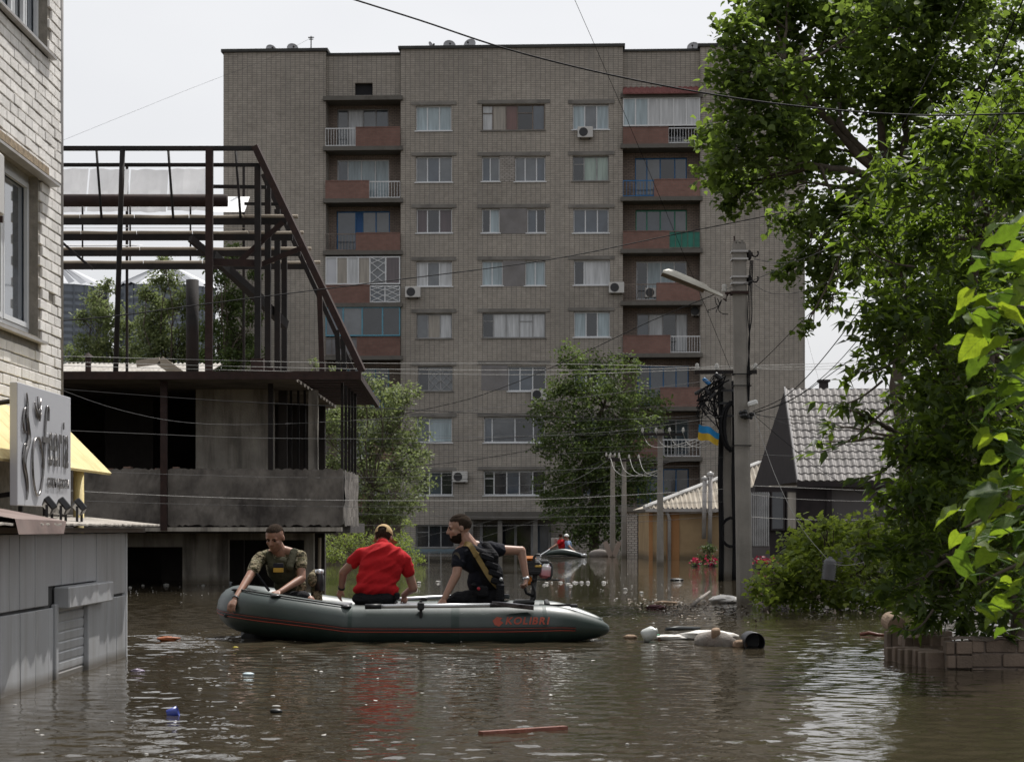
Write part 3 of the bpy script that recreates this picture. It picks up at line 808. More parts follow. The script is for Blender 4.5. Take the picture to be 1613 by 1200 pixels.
# yellow tin awning
M['yellow_tin'] = mk('yellow_tin', (0.70, 0.58, 0.28), 0.45, 0.08, 2.5, bump=0.08, stain=(0.42, 0.31, 0.10), stain_amt=0.5, sscale=4)
aw = thing('yellow_awning', 'yellow tin awning sloping from the brick house behind the salon sign', 'awning', (-4.05, 18.4, 0))
edges = np.linspace(13.6, 19.15, 11)
for i in range(10):
    k = MB(); a, b_ = edges[i] + .004, edges[i + 1] - .004
    k.add([(-4.385, a, 2.27), (-3.85, a, 1.73), (-3.85, b_, 1.73), (-4.385, b_, 2.27), (-4.385, a, 2.245), (-3.865, a, 1.71), (-3.865, b_, 1.71), (-4.385, b_, 2.245)],
          [(0, 1, 2, 3), (7, 6, 5, 4), (1, 5, 6, 2), (3, 2, 6, 7), (0, 4, 5, 1)]); k.build('awning_sheet', M['yellow_tin'], aw)
k = MB(); k.tube([(-3.95, 18.15, -1.6), (-3.95, 18.15, 1.79)], .05, 10); k.build('post', M['yellow_tin'], aw, smooth=True)
k = MB(); k.tube([(-4.38, 18.3, 1.9), (-3.9, 18.3, 1.74)], .016, 6); k.build('strut', M['steel_dark'], aw)
k = MB(); k.tube([(-4.38, 15.3, 1.9), (-3.9, 15.3, 1.74)], .016, 6); k.build('strut', M['steel_dark'], aw)

# ================================================================ kiosk clad in grey-white panels
KX = -3.62
M['pvc'] = mk('pvc_panel', (0.37, 0.378, 0.39), 0.38, 0.06, 2, stain=(0.20, 0.19, 0.175), stain_amt=0.5, streak=True, rnd=0.08, sscale=1.6, tide=.14)
M['slate'] = mk('fibre_cement', (0.36, 0.33, 0.29), 0.9, 0.25, 6, bump=0.4, stain=(0.16, 0.14, 0.12), stain_amt=0.6)
ki = thing('kiosk', 'flooded grey kiosk clad in plastic panels with roller shutter, left foreground', 'kiosk', (KX, 16, -1.6))
k = MB(); k.box((-4.38, 11.0, -1.6), (KX - .03, 18.64, 1.16)); k.build('body', mk('kiosk_core', (.06, .06, .06), .9, .2, 3), ki)
ux = [-40, -25, -10, 0, 15, 31, 55, 76, 97, 116, 135, 152, 168, 183, 198]
for a, b_ in zip(ux[:-1], ux[1:]):
    ya, yb = wy(a, KX) + .006, wy(b_, KX) - .006
    zb = 0.745 if 76 <= a < 152 else 0.60
    k = MB(); k.cbox((KX - .028, ya, zb), (KX + random.uniform(-.003, .003), yb, 1.158), .005); k.build('panel', M['pvc'], ki)
lx = [-40, -25, -10, 0, 31, 55, 76, 87]
for a, b_ in list(zip(lx[:-1], lx[1:])) + [(152, 168), (168, 183), (183, 198)]:
    ya, yb = wy(a, KX) + .006, wy(b_, KX) - .006
    k = MB(); k.cbox((KX - .028, ya, -1.6), (KX + random.uniform(-.003, .003) + .004, yb, .575), .005); k.build('panel', M['pvc'], ki)
yS0, yS1 = wy(88, KX), wy(134, KX)
sh = MB(); sh.box((KX - .028, yS0, -1.6), (KX - .02, yS1, .60)); shut = sh.build('roller_shutter', mk('shutter_back', (.2, .2, .2), .6, .1, 3), ki)
for i in range(27):
    z = -1.55 + i * .08
    k = MB(); k.add([(KX - .018, yS0 + .01, z), (KX - .011, yS0 + .01, z + .012), (KX - .008, yS0 + .01, z + .066), (KX - .018, yS0 + .01, z + .077),
                     (KX - .018, yS1 - .01, z), (KX - .011, yS1 - .01, z + .012), (KX - .008, yS1 - .01, z + .066), (KX - .018, yS1 - .01, z + .077)],
                    [(0, 4, 5, 1), (1, 5, 6, 2), (2, 6, 7, 3), (0, 1, 2, 3), (7, 6, 5, 4)]); k.build('slat', M['pvc'], shut)
k = MB(); k.cbox((KX - .02, yS1, -1.6), (KX + .03, wy(152, KX) - .006, .555), .008); k.build('jamb', M['pvc'], ki)
k = MB(); k.cbox((KX - .02, yS0 - .1, -1.6), (KX + .025, yS0 - .004, .60), .008); k.build('jamb', M['pvc'], ki)
k = MB(); k.cbox((KX - .02, yS0 - .005, .565), (KX + .11, 17.55, .735), .01); k.build('shutter_box', M['pvc'], ki)
k = MB(); k.box((KX - .03, 18.645, -1.6), (KX + .012, 18.675, 1.158)); k.build('corner_trim', M['frame_white'], ki)
# roof sheets with a ragged front edge
ry = [10.9, 13.9, 15.6, 17.2, 19.0]
for a, b_ in zip(ry[:-1], ry[1:]):
    n = 16; vs = []; fs = []
    for i in range(n + 1):
        yy = a + .006 + (b_ - a - .012) * i / n
        wv = .003 * math.cos(i * math.pi)
        fx = KX + .27 + random.uniform(-.02, .02)
        zf = 1.235 + wv; zb = 1.34 + wv
        vs += [(-4.37, yy, zb), (fx, yy, zf), (fx, yy, zf - .014), (-4.37, yy, zb - .014)]
    for i in range(n):
        q = i * 4
        fs += [(q, q + 1, q + 5, q + 4), (q + 1, q + 2, q + 6, q + 5), (q + 2, q + 3, q + 7, q + 6)]
    k = MB(); k.add(vs, fs); k.build('roof_sheet', M['slate'], ki)
k = MB(); k.box((KX + .05, 11.0, 1.165), (KX + .13, 18.95, 1.205)); k.build('roof_batten', M['frame_wood'], ki)
k = MB(); k.add([(-4.0, 13.4, 1.385), (KX + .275, 13.4, 1.265), (KX + .30, 13.4, 1.16), (KX + .30, 14.75, 1.16), (KX + .275, 14.95, 1.255), (-4.0, 15.0, 1.38)], [(0, 1, 4, 5), (1, 2, 3, 4)])
k.build('flashing', mk('brown_tin', (0.16, 0.11, 0.095), .55, .3, 4, metal=.2, stain=(.25, .2, .18)), ki)

# ================================================================ salon sign with raised chrome lettering
SX = -3.75
M['sign_white'] = mk('sign_white', (0.43, 0.435, 0.46), 0.4, 0.04, 2)
M['chrome'] = mk('chrome', (0.20, 0.19, 0.185), 0.22, 0.35, 9, metal=0.9)
sg = thing('salon_sign', 'grey-white sign board with raised silver lettering standing on the kiosk roof', 'sign', (SX, 16, 1.3))
y0, y1, z0, z1 = 15.1, 16.92, 1.375, 2.31
k = MB(); k.cbox((SX - .06, y0, z0), (SX, y1, z1), .004); k.build('board', M['sign_white'], sg)
def on_sign(u, v, d=0.0):
    """u, v in 0..1 on the face, seen left to right"""
    return Vector((SX + .012 + d, y0 + u * (y1 - y0), z0 + v * (z1 - z0)))
def stroke(name, pts, r, n=6, d=.0):
    k = MB(); k.tube([on_sign(u, v, d) for u, v in pts], r, n); return k.build(name, M['chrome'], sg, smooth=True)
def catmull(pts, n=6):
    out = []
    for i in range(len(pts) - 1):
        p0, p1, p2, p3 = pts[max(i - 1, 0)], pts[i], pts[i + 1], pts[min(i + 2, len(pts) - 1)]
        for k in range(n):
            t = k / n
            out.append(tuple(0.5 * ((2 * b_) + (-a + c_) * t + (2 * a - 5 * b_ + 4 * c_ - d) * t * t + (-a + 3 * b_ - 3 * c_ + d) * t ** 3) for a, b_, c_, d in zip(p0, p1, p2, p3)))
    out.append(tuple(pts[-1])); return out
# slender figure on the left
stroke('figure', catmull([(.13, .93), (.145, .84), (.135, .74), (.15, .66), (.165, .57), (.14, .5), (.1, .42), (.09, .33), (.13, .22), (.145, .12), (.13, .05)]), [.006 + .016 * max(0, math.sin(math.pi * i / 60)) for i in range(61)])
stroke('figure_wing', catmull([(.12, .6), (.085, .62), (.07, .7), (.09, .78), (.115, .8), (.12, .74)]), .010)
stroke('figure_wing', catmull([(.13, .5), (.095, .5), (.075, .42), (.08, .34)]), .009)
# flower burst above the F
for i in range(9):
    a = math.radians(50 + i * 10); L = .11 + .04 * (i % 3)
    stroke('flower_stalk', [(.345 + .25 * L * math.cos(a), .68 + .5 * L * math.sin(a)), (.345 + .6 * L * math.cos(a), .68 + L * 1.3 * math.sin(a))], .007)
# the big F: hook, crossbar and loop
stroke('letter', catmull([(.525, .74), (.53, .83), (.505, .86), (.48, .78), (.465, .64), (.455, .52), (.44, .38), (.41, .22), (.36, .11), (.305, .10), (.255, .20), (.235, .36), (.25, .50), (.30, .575), (.36, .56), (.41, .44), (.425, .33)]), .010)
k = MB(); k.box(on_sign(.40, .545), on_sign(.53, .595, .012)); k.build('letter_crossbar', M['chrome'], sg)
def sign_text(body, u, v, size, name, sx=1.0, shear=0.25, ext=.012, wgt=0.0, sy=1.0):
    cu = bpy.data.curves.new(name, 'FONT'); cu.body = body; cu.size = size; cu.shear = shear; cu.extrude = ext; cu.offset = wgt; cu.resolution_u = 3
    tmp = bpy.data.objects.new(name, cu); COL.objects.link(tmp)
    dg = bpy.context.evaluated_depsgraph_get(); me = bpy.data.meshes.new_from_object(tmp.evaluated_get(dg))
    bpy.data.objects.remove(tmp, do_unlink=True)
    # text x -> +Y, text y -> +Z, text z -> +X
    mt = Matrix(((0, 0, 1, 0), (1, 0, 0, 0), (0, 1, 0, 0), (0, 0, 0, 1))) @ Matrix.Diagonal((sx, sy, 1, 1))
    me.transform(mt); me.materials.clear(); me.materials.append(M['chrome'])
    p = on_sign(u, v, .0) - Vector(sg.location)
    return inst(name, me, sg, p)
for ch, u in (('e', .53), ('e', .625), ('r', .72), ('i', .80), ('a', .855)):
    sign_text(ch, u, .36, .36, 'letter', sx=.74, wgt=.001, sy=1.62, shear=.12, ext=.004)
tag(sign_text('салон красоти', .50, .17, .115, 'lettering', sx=.98, shear=.1, ext=.002, wgt=.0, sy=1.25), kind='stuff')
for dz in (.1, .86):
    k = MB(); k.tube([(SX - .06, y0 + .15, z0 + (z1 - z0) * dz), (-4.39, y0 + .1, z0 + (z1 - z0) * dz - .1)], .02, 6); k.build('stay', M['steel_dark'], sg)
for yy in (15.3, 16.1, 16.75):
    k = MB(); k.box((SX - .045, yy, 1.30), (SX - .015, yy + .04, z0 - .002)); k.build('foot', M['steel_dark'], sg)
for (yy, lb) in ((15.15, 'nearest of the three small black floodlights below the salon sign'), (15.62, 'middle one of the three small black floodlights below the salon sign'), (16.2, 'farthest of the three small black floodlights below the salon sign')):
    X0 = -3.52
    t = thing('floodlight', lb, 'floodlight', (X0, yy, 1.26), 'floodlights under the salon sign')
    m = Matrix.Translation((X0, yy, 1.375)) @ Matrix.Rotation(math.radians(-40), 4, 'Y') @ Matrix.Rotation(math.radians(25), 4, 'Z')
    k = MB(); k.cbox((-.025, -.075, -.055), (.03, .075, .055), .008, m); k.build('housing', M['black_plastic'], t)
    k = MB(); k.quad(*[m @ Vector(q) for q in ((-.027, -.065, -.045), (-.027, .065, -.045), (-.027, .065, .045), (-.027, -.065, .045))]); k.build('lens', G['b'], t)
    k = MB(); k.bar((X0, yy - .085, 1.25), (X0, yy - .085, 1.38), .02, .008); k.bar((X0, yy + .085, 1.25), (X0, yy + .085, 1.38), .02, .008); k.bar((X0, yy - .085, 1.25), (X0, yy + .085, 1.25), .02, .01); k.build('bracket', M['black_plastic'], t)
# ================================================================ unfinished concrete building with rusty steel frame
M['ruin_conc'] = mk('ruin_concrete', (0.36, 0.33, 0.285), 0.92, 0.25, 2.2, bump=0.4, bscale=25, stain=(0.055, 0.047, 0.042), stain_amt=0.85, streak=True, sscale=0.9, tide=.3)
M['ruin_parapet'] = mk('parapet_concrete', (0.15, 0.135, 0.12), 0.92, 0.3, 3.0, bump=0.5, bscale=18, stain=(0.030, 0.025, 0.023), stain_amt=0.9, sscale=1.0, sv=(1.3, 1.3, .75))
M['ruin_dark'] = mk('shaded_interior', (0.040, 0.034, 0.031), 0.95, 0.4, 1.5, bump=0.3)  # shade of the unlit interior is put into this concrete's colour
t = NT('plastic_sheet'); v = t.pos(); sc_ = t.ramp(t.noise(v, 1.1, 4), [(.3, (.62, .62, .63)), (.7, (.80, .80, .81))])
p_ = t.new('ShaderNodeBsdfPrincipled'); t.link(sc_, p_.inputs['Base Color']); p_.inputs['Roughness'].default_value = .4
tr_ = t.new('ShaderNodeBsdfTranslucent'); t.link(sc_, tr_.inputs['Color']); mx_ = t.new('ShaderNodeMixShader'); mx_.inputs[0].default_value = .5
t.link(p_.outputs[0], mx_.inputs[1]); t.link(tr_.outputs[0], mx_.inputs[2]); t.link(mx_.outputs[0], t.out.inputs['Surface']); M['sheet_pale'] = t.m
M['board_tan'] = mk('tan_board', (0.33, 0.28, 0.22), 0.85, 0.15, 2)
RU = thing('concrete_ruin', 'unfinished concrete building with stained balcony parapet and dark openings, standing in the flood', 'building', (-7, 44, -1.6))
XR = -3.44
def bx(name, a, b_, mat, parent=RU, ch=0.0):
    k = MB()
    if ch: k.cbox(a, b_, ch)
    else: k.box(a, b_)
    return k.build(name, mat, parent)
zt, zb = 2.41, 1.26
# board-marked parapet: five cast lifts on the front, a weathered end piece
def rough_slab(name, x0, x1, y, z0, z1, th, mat, nx=40, nz=6, amp=.012, axis='x'):
    vs, fs = [], []
    for i in range(nx + 1):
        for j in range(nz + 1):
            u = x0 + (x1 - x0) * i / nx; z = z0 + (z1 - z0) * j / nz
            d = random.uniform(-amp, amp)
            e = random.uniform(-.03, .02) if j in (0, nz) else 0
            vs.append((u, y + d, z + e) if axis == 'x' else (y + d, u, z + e))
    for i in range(nx):
        for j in range(nz):
            q = i * (nz + 1) + j
            fs.append((q, q + nz + 1, q + nz + 2, q + 1))
    k = MB(); k.add(vs, fs)
    if axis == 'x': k.box((x0, y + .03, z0 + .03), (x1, y + th, z1 - .03))
    else: k.box((y - th, x0, z0 + .03), (y - .03, x1, z1 - .03))
    return k.build(name, mat, RU)
for a, b_ in ((-13.5, -10.903), (-10.9, -7.003), (-7.0, XR)):
    rough_slab('parapet_panel', a, b_, 40.5, zb, zt, .16, M['ruin_parapet'], 60, 8, .008)
rough_slab('parapet_panel', 40.67, 44.3, XR + .02, zb, zt - .02, .16, M['ruin_parapet'], 20, 6, .02, 'y')
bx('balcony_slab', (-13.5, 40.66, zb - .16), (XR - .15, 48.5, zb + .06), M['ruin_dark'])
bx('balcony_edge', (-13.5, 40.44, zb - .12), (XR - .02, 40.655, zb - .035), M['ruin_conc'])
# upper storey
bx('upper_wall', (-6.83, 43.0, zb + .065), (-5.15, 43.25, 4.2), M['ruin_conc'])
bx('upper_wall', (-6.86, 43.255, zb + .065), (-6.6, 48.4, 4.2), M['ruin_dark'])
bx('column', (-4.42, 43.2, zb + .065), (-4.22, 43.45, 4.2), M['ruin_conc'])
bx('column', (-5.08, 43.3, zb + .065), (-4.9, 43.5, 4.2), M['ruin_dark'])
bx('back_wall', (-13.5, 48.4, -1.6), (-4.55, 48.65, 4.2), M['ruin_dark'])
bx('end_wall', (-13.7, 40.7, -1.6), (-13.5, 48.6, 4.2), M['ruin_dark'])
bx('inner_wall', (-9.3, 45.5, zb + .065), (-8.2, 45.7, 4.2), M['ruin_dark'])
for i, xx in enumerate((-8.7, -8.35, -8.0, -7.6, -7.35, -7.0)):
    bx('rubble', (xx, 40.95 + .1 * (i % 2), zb + .07), (xx + .1 + .03 * (i % 4), 41.2, zt - .01 + .035 * (i % 3)), M['red_rubble'] if 'red_rubble' in M else M.setdefault('red_rubble', mk('rubble', (.2, .13, .10), .9, .3, 6)), RU, .01)
for xx in (-4.84, -4.68, -4.54):
    bx('steel_post', (xx, 43.35, zb + .065), (xx + .05, 43.4, 4.2), M['steel_dark'])
# roof of the upper storey: rusty edge, deck and an open slatted end
bx('roof_deck', (-13.6, 40.05, 4.20), (-4.4, 49.8, 4.33), mk('deck_underside', (0.20, 0.175, 0.15), .9, .3, 1.5, stain=(.06, .05, .045), stain_amt=.8))
bx('roof_edge_beam', (-13.6, 39.96, 4.19), (-3.03, 40.045, 4.35), M['rust'])
k = MB(); k.bar((-3.09, 40.06, 4.26), (-3.34, 49.4, 4.26), .10, .14); k.build('roof_edge_beam', M['rust'], RU)
for i in range(13):
    yy = 40.5 + i * .72
    k = MB(); k.bar((-4.39, yy, 4.27), (-3.16 - .027 * (yy - 40.5), yy, 4.27), .42 if i % 2 else .5, .03); k.build('roof_slat', M['rust'], RU)
for yy in (40.8, 41.7, 42.6, 43.4, 44.2):
    bx('steel_post', (XR - .07, yy, zt - .3), (XR - .015, yy + .055, 4.19), M['steel_dark'])
bx('steel_post', (-6.05, 40.42, zb - .1), (-5.93, 40.5 - .02, 4.18), M['rust']) if False else None
k = MB(); k.box((-7.13, 40.36, zb - .1), (-7.0, 40.48, 4.185)); k.build('steel_post', M['rust'], RU)
k = MB(); k.box((-5.05, 41.2, zt - .3), (-4.95, 41.3, 4.19)); k.build('steel_post', M['steel_dark'], RU)
# lower storey
bx('lower_wall', (-7.10, 42.9, -1.6), (-6.12, 43.15, zb - .165), M['ruin_conc'])
bx('lower_wall', (-4.48, 42.9, -1.6), (-4.28, 43.2, zb - .165), M['ruin_conc'])
bx('lower_beam', (-13.5, 42.92, .80), (-7.103, 43.12, zb - .165), M['ruin_conc'])
bx('lower_beam', (-6.117, 42.92, .95), (-4.483, 43.12, zb - .165), M['ruin_conc'])
bx('lower_wall', (-9.9, 42.9, -1.6), (-9.5, 43.15, .797), M['ruin_conc'])
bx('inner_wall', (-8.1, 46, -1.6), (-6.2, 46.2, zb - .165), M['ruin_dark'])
k = MB(); k.tube([(-4.18, 43.0, -1.6), (-4.15, 43.0, 1.0)], .04, 6); k.build('steel_post', M['board_tan'], RU)

# ---- steel frame standing on the roof
FR = thing('steel_frame', 'rusty steel roof frame with slanted rafter on top of the concrete ruin', 'frame', (-7, 43, 4.33))
def tub(name, pts, r, mat=None, parent=FR, n=8): 
    k = MB(); k.tube(pts, r, n); return k.build(name, mat or M['steel_dark'], parent, smooth=True)
def beam(name, p, q, w, h=None, mat=None):
    k = MB(); k.bar(p, q, w, h); return k.build(name, mat or M['steel_dark'], FR)
Zr = 4.335
top = P(404, 234, 41)
tub('post', [P(193, 236, 41), P(190, 330, 41), Vector((P(182, 585, 41).x, 41, Zr))], .055)
beam('post', P(330, 234, 41), Vector((P(329, 585, 41).x, 41, Zr)), .15, .12, M['rust'])
for px, Y, ty in ((406, 41.1, 258), (422, 42.7, 286), (437, 44.4, 330), (448, 45.8, 372)):
    t_ = P(px, ty, Y); beam('post', t_, Vector((t_.x, Y, Zr)), .125, .12)
    bx('post_base', (t_.x - .13, Y - .12, Zr), (t_.x + .13, Y + .12, Zr + .36 - (Y - 41.1) * .04), M['rust'], FR)
beam('rafter', P(402, 231, 41), P(571, 585, 40.6), .16, .13, M['rust'])
beam('rafter', P(414, 275, 45.5), P(560, 592, 45.5), .12, .1, M['steel_dark'])
beam('top_beam', P(60, 234, 41), P(407, 234, 41), .09, .09)
beam('top_beam', P(60, 260, 41.2), P(407, 260, 41.2), .07, .07)
for px in (152, 265, 371):
    tub('hanger', [P(px, 236, 41.25), P(px + 8, 345, 41.25)], .026)
for i, (py, xe, Y) in enumerate(((345, 470, 41.4), (370, 479, 43.2), (395, 491, 45.0), (416, 505, 46.8))):
    a, b_ = P(40, py + 4, Y), P(xe - 18, py + 4, Y)
    beam('purlin', a, b_, .10, .13)
    n = 5
    for q in range(n):
        u0 = a.x + (P(xe, py, Y).x - a.x) * q / n; u1 = a.x + (P(xe, py, Y).x - a.x) * (q + 1) / n
        k = MB(); k.tube([(u0 + .01, Y - .02, a.z + .10), ((u0 + u1) / 2, Y - .02, a.z + .098 + random.uniform(-.015, .008)), (u1 - .01, Y - .02, a.z + .10)], .042, 8); k.build('pale_pipe', M['board_tan'], FR, smooth=True)
    for q in (130, 205, 300):
        tub('drop_rod', [P(q, py - 20, Y + .1), P(q, py, Y + .1)], .02)
beam('brace', P(335, 402, 42.2), P(450, 512, 45), .13, .2)
beam('brace', P(300, 376, 41.8), P(412, 470, 43.6), .1, .14)
beam('brace', P(375, 414, 41.3), P(446, 350, 41.3), .09, .1, M['rust'])
beam('brace', P(408, 418, 41.4), P(482, 388, 41.4), .08, .1, M['rust'])
beam('brace', P(98, 382, 41.3), P(146, 424, 41.3), .05, .05)
beam('cross_beam', P(330, 413, 41.2), P(412, 415, 41.2), .12, .14, M['rust'])
beam('cross_beam', P(334, 294, 42), P(420, 295, 42), .07, .07)
beam('cross_beam', P(385, 321, 43), P(442, 322, 43), .06, .06)
beam('post', P(503, 455, 42.5), Vector((P(508, 585, 42.5).x, 42.5, Zr)), .11, .1, M['rust'])
for px in (531, 540):
    beam('post', P(px, 520, 43.5), Vector((P(px + 3, 585, 43.5).x, 43.5, Zr)), .1, .09)
k = MB(); k.tube([P(20, 316, 42.5), P(200, 316, 42.5), P(358, 316, 42.5)], .135, 14); k.build('rusty_pipe', M['rust'], FR, smooth=True)
k = MB(); k.tube([Vector((P(303, 560, 43).x, 43, Zr)), P(303, 441, 43)], .14, 14); k.build('flue', M['steel_dark'], FR, smooth=True)
# pale sheets fixed behind the frame
for (a, b_, y0_, y1_) in ((60, 135, 262, 334), (136, 200, 262, 333), (201, 262, 263, 334), (263, 331, 262, 332)):
    p0, p1 = P(a, y1_, 47), P(b_, y0_, 47); n = 6; vs, fs = [], []
    for i in range(n + 1):
        u = p0.x + .01 + (p1.x - p0.x - .02) * i / n
        for j in range(3):
            vs.append((u, 47 + random.uniform(-.03, .03) + .35 * j / 2, p0.z + (p1.z - p0.z) * j / 2 + random.uniform(-.02, .02)))
    for i in range(n):
        for j in range(2): fs.append((i * 3 + j, i * 3 + 3 + j, i * 3 + 4 + j, i * 3 + 1 + j))
    k = MB(); k.add(vs, fs); k.build('sheet', M['sheet_pale'], FR)
for (a, b_, y0_, y1_) in ((330, 385, 299, 334), (60, 385, 350, 359), (200, 384, 336, 349), (60, 213, 376, 388)):
    p0, p1 = P(a, y1_, 47.6), P(b_, y0_, 47.6)
    k = MB(); k.add([(p0.x, 47.6, p0.z), (p1.x, 47.6, p0.z), (p1.x, 48.6, p1.z), (p0.x, 48.6, p1.z)], [(0, 1, 2, 3)]); k.build('sheet', M['sheet_white'] if 'sheet_white' in M else M.setdefault('sheet_white', mk('white_sheet', (.75, .75, .75), .5, .06, 1)), FR)
for q in (200, 384):
    beam('sheet_post', P(q, 262, 48.8), Vector((P(q, 560, 48.8).x, 48.8, Zr)), .06, .06)

# ================================================================ behind the ruin: shed roof, silos
SH = thing('shed', 'low shed with rippled fibre-cement roof seen just above the ruin deck', 'shed', (-13, 62, -1.6))
M['slate_pale'] = mk('slate_pale', (0.42, 0.40, 0.37), 0.9, 0.2, 2, stain=(.2, .17, .14))
zc0 = P(97, 592, 60).z; zc1 = P(97, 573, 64).z
for s in range(9):
    xa = P(60, 0, 60).x + s * .56; vs, fs = [], []
    for i in range(9):
        x = xa + .55 * i / 8; w_ = .04 * math.cos(i * math.pi)
        vs += [(x, 60, zc0 + w_), (x, 64, zc1 + w_)]
    fs = [(2 * i, 2 * i + 2, 2 * i + 3, 2 * i + 1) for i in range(8)]
    k = MB(); k.add(vs, fs); k.build('roof_sheet', M['slate_pale'], SH)
k = MB(); k.box((P(55, 0, 60).x, 60.2, -1.6), (P(255, 0, 60).x, 67, zc0 - .1)); k.build('wall', M['ruin_conc'], SH)
k = MB(); k.bar(P(252, 568, 60.1), P(286, 592, 60.1), .1, .3); k.build('verge_board', M['board_tan'], SH)
k = MB(); k.bar(P(215, 573, 60.1), P(252, 568, 60.1), .1, .2); k.build('ridge_board', M['board_tan'], SH)
k = MB(); k.tube([P(139, 592, 60.5), P(139, 562, 60.5)], .09, 8); k.lathe([(.16, 0), (.02, .12)], 10, Matrix.Translation(P(139, 562, 60.5))); k.build('vent_pipe', M['rust'], SH)

M['silo'] = mk('silo_steel', (0.155, 0.175, 0.205), 0.5, 0.1, 0.3, metal=0.3)
M['silo_roof'] = mk('silo_roof_steel', (0.19, 0.20, 0.22), 0.5, 0.1, 0.3, metal=0.3)
for (pxc, rpx, apex, eave, lb) in ((88, 82, 414, 456, 'blue-grey steel grain silo cut by the brick house edge'), (262, 76, 417, 456, 'blue-grey steel grain silo behind the poplars, right of its twin')):
    Y = 185; c0 = P(pxc, eave, Y); r = rpx * Y / FPX; za = P(pxc, apex, Y - r).z + .5
    t = thing('grain_silo', lb, 'silo', (c0.x, Y, -1.6), 'grain silos far behind the ruin')
    prof = []; z = -1.6
    while z < c0.z - .6:
        prof += [(r, z), (r + .05, z + .3)]; z += .6
    prof.append((r, c0.z))
    k = MB(); k.lathe(prof, 56, Matrix.Translation((c0.x, Y, 0))); k.build('shell', M['silo'], t)
    for i in range(28):
        a0, a1 = 2 * math.pi * i / 28, 2 * math.pi * (i + 1) / 28
        if math.sin((a0 + a1) / 2) > .35: continue
        k = MB(); q = lambda a, rr, z: (c0.x + rr * math.cos(a), Y + rr * math.sin(a), z)
        k.add([q(a0, r + .25, c0.z), q(a1, r + .25, c0.z), q(a1, .4, za), q(a0, .4, za), q((a0 + a1) / 2, r + .25, c0.z + .22), q((a0 + a1) / 2, .4, za + .1)], [(0, 4, 5, 3), (4, 1, 2, 5)]); k.build('roof_panel', M['silo_roof'], t)
    for i in range(14):
        a = math.pi + math.pi * (i + .5) / 14
        k = MB(); k.box((c0.x + (r + .06) * math.cos(a) - .06, Y + (r + .06) * math.sin(a) - .08, -1.6), (c0.x + (r + .06) * math.cos(a) + .06, Y + (r + .06) * math.sin(a) + .04, c0.z)); k.build('stiffener', M['silo'], t)
# ================================================================ dark house with grey metal tile roof
M['metal_tile'] = mk('metal_tile', (0.225, 0.21, 0.20), 0.5, 0.16, 1.5, metal=0.1, stain=(.11, .10, .085), stain_amt=.6, rnd=.10)
M['brown_dark'] = mk('brown_boards', (0.022, 0.017, 0.018), 0.8, 0.3, 3)
M['grey_render'] = mk('grey_render', (0.105, 0.098, 0.098), 0.9, 0.12, 1.2, stain=(.08, .07, .07))
YH = 64.0
DH = thing('dark_house', 'dark house with steep grey metal-tile roof behind the bush and walnut tree', 'house', (11, YH + 4, -1.6))
rl = P(1237, 612, YH + 3.2); el = P(1258, 757, YH)            # ridge and eave at the gable end
XE = P(1640, 0, YH).x
slope = (rl - el); S = Vector((0, slope.y, slope.z)); nrm = Vector((0, -S.z, S.y)).normalized()
rows, cols = 13, 34
# one pressed tile, shared by all: a wave across and a step at its foot
tw = 0.235; tl = S.length / rows
k = MB(); n = 6; vs, fs = [], []
for i in range(n + 1):
    x = tw * i / n; w_ = .026 * math.cos(2 * math.pi * i / n)
    vs += [(x, 0.0, w_ - .012), (x, 0.0, w_ + .020), (x, tl * .5, w_ + .012), (x, tl * 1.01, w_ - .004)]
for i in range(n):
    for j in range(3): q = i * 4 + j; fs.append((q, q + 4, q + 5, q + 1))
k.add(vs, fs); tile_me = k.mesh('tile', smooth=False); tile_me.materials.append(M['metal_tile'])
k = MB(); up = S.normalized()
k.add([el - nrm * .03, Vector((XE, el.y, el.z)) - nrm * .03, Vector((XE, rl.y, rl.z)) - nrm * .03, rl - nrm * .03], [(0, 1, 2, 3)])
roof = k.build('roof', M['metal_tile'], DH)
roofO = origin_of(DH); pitch = math.atan2(S.z, S.y); nt = 0
rest = MB()
for r in range(rows):
    for q in range(cols + 22):
        sh = (rl.x - el.x) * (r / rows)
        x = el.x + sh + q * tw
        p = Vector((x, el.y + S.y * r / rows, el.z + S.z * r / rows))
        if x > XE: break
        pxs = 806.5 + x * FPX / p.y
        if nt < 298 and (pxs < 1350 or (pxs < 1430 and r < 7)):
            inst('tile', tile_me, roof, p - roofO, (pitch, random.uniform(-.006, .006), 0)); nt += 1
        else:
            m = Matrix.Translation(p) @ Matrix.Rotation(pitch, 4, 'X'); rest.add([m @ Vector(v) for v in vs], fs)
tag(rest.build('tile_field', M['metal_tile'], roof), kind='stuff')
# far slope, gable, soffit and walls
k = MB(); bl = P(1195, 760, YH) ; bk = Vector((el.x, YH + 7.2, el.z))
k.add([rl, Vector((XE, rl.y, rl.z)), Vector((XE, bk.y, bk.z)), bk], [(0, 1, 2, 3)]); k.build('back_roof', M['metal_tile'], DH)
gx = el.x - .05
lead = P(1196, 762, YH + 5.5)
k = MB(); k.add([rl + Vector((-.02, 0, -.03)), el + Vector((-.02, .02, -.03)), Vector((lead.x, YH + 7.5, el.z - .1)), ], [(0, 1, 2)])
k.build('gable', M['brown_dark'], DH)
k = MB(); k.bar(el + Vector((-.03, -.02, -.02)), rl + Vector((-.03, -.02, .0)), .05, .18); k.build('verge', mk('verge_grey', (.2, .19, .19), .6, .1, 2), DH)
k = MB(); k.box((el.x - .05, YH - .06, el.z - .2), (XE, YH + .0, el.z - .035)); k.build('gutter', M['brown_dark'], DH)
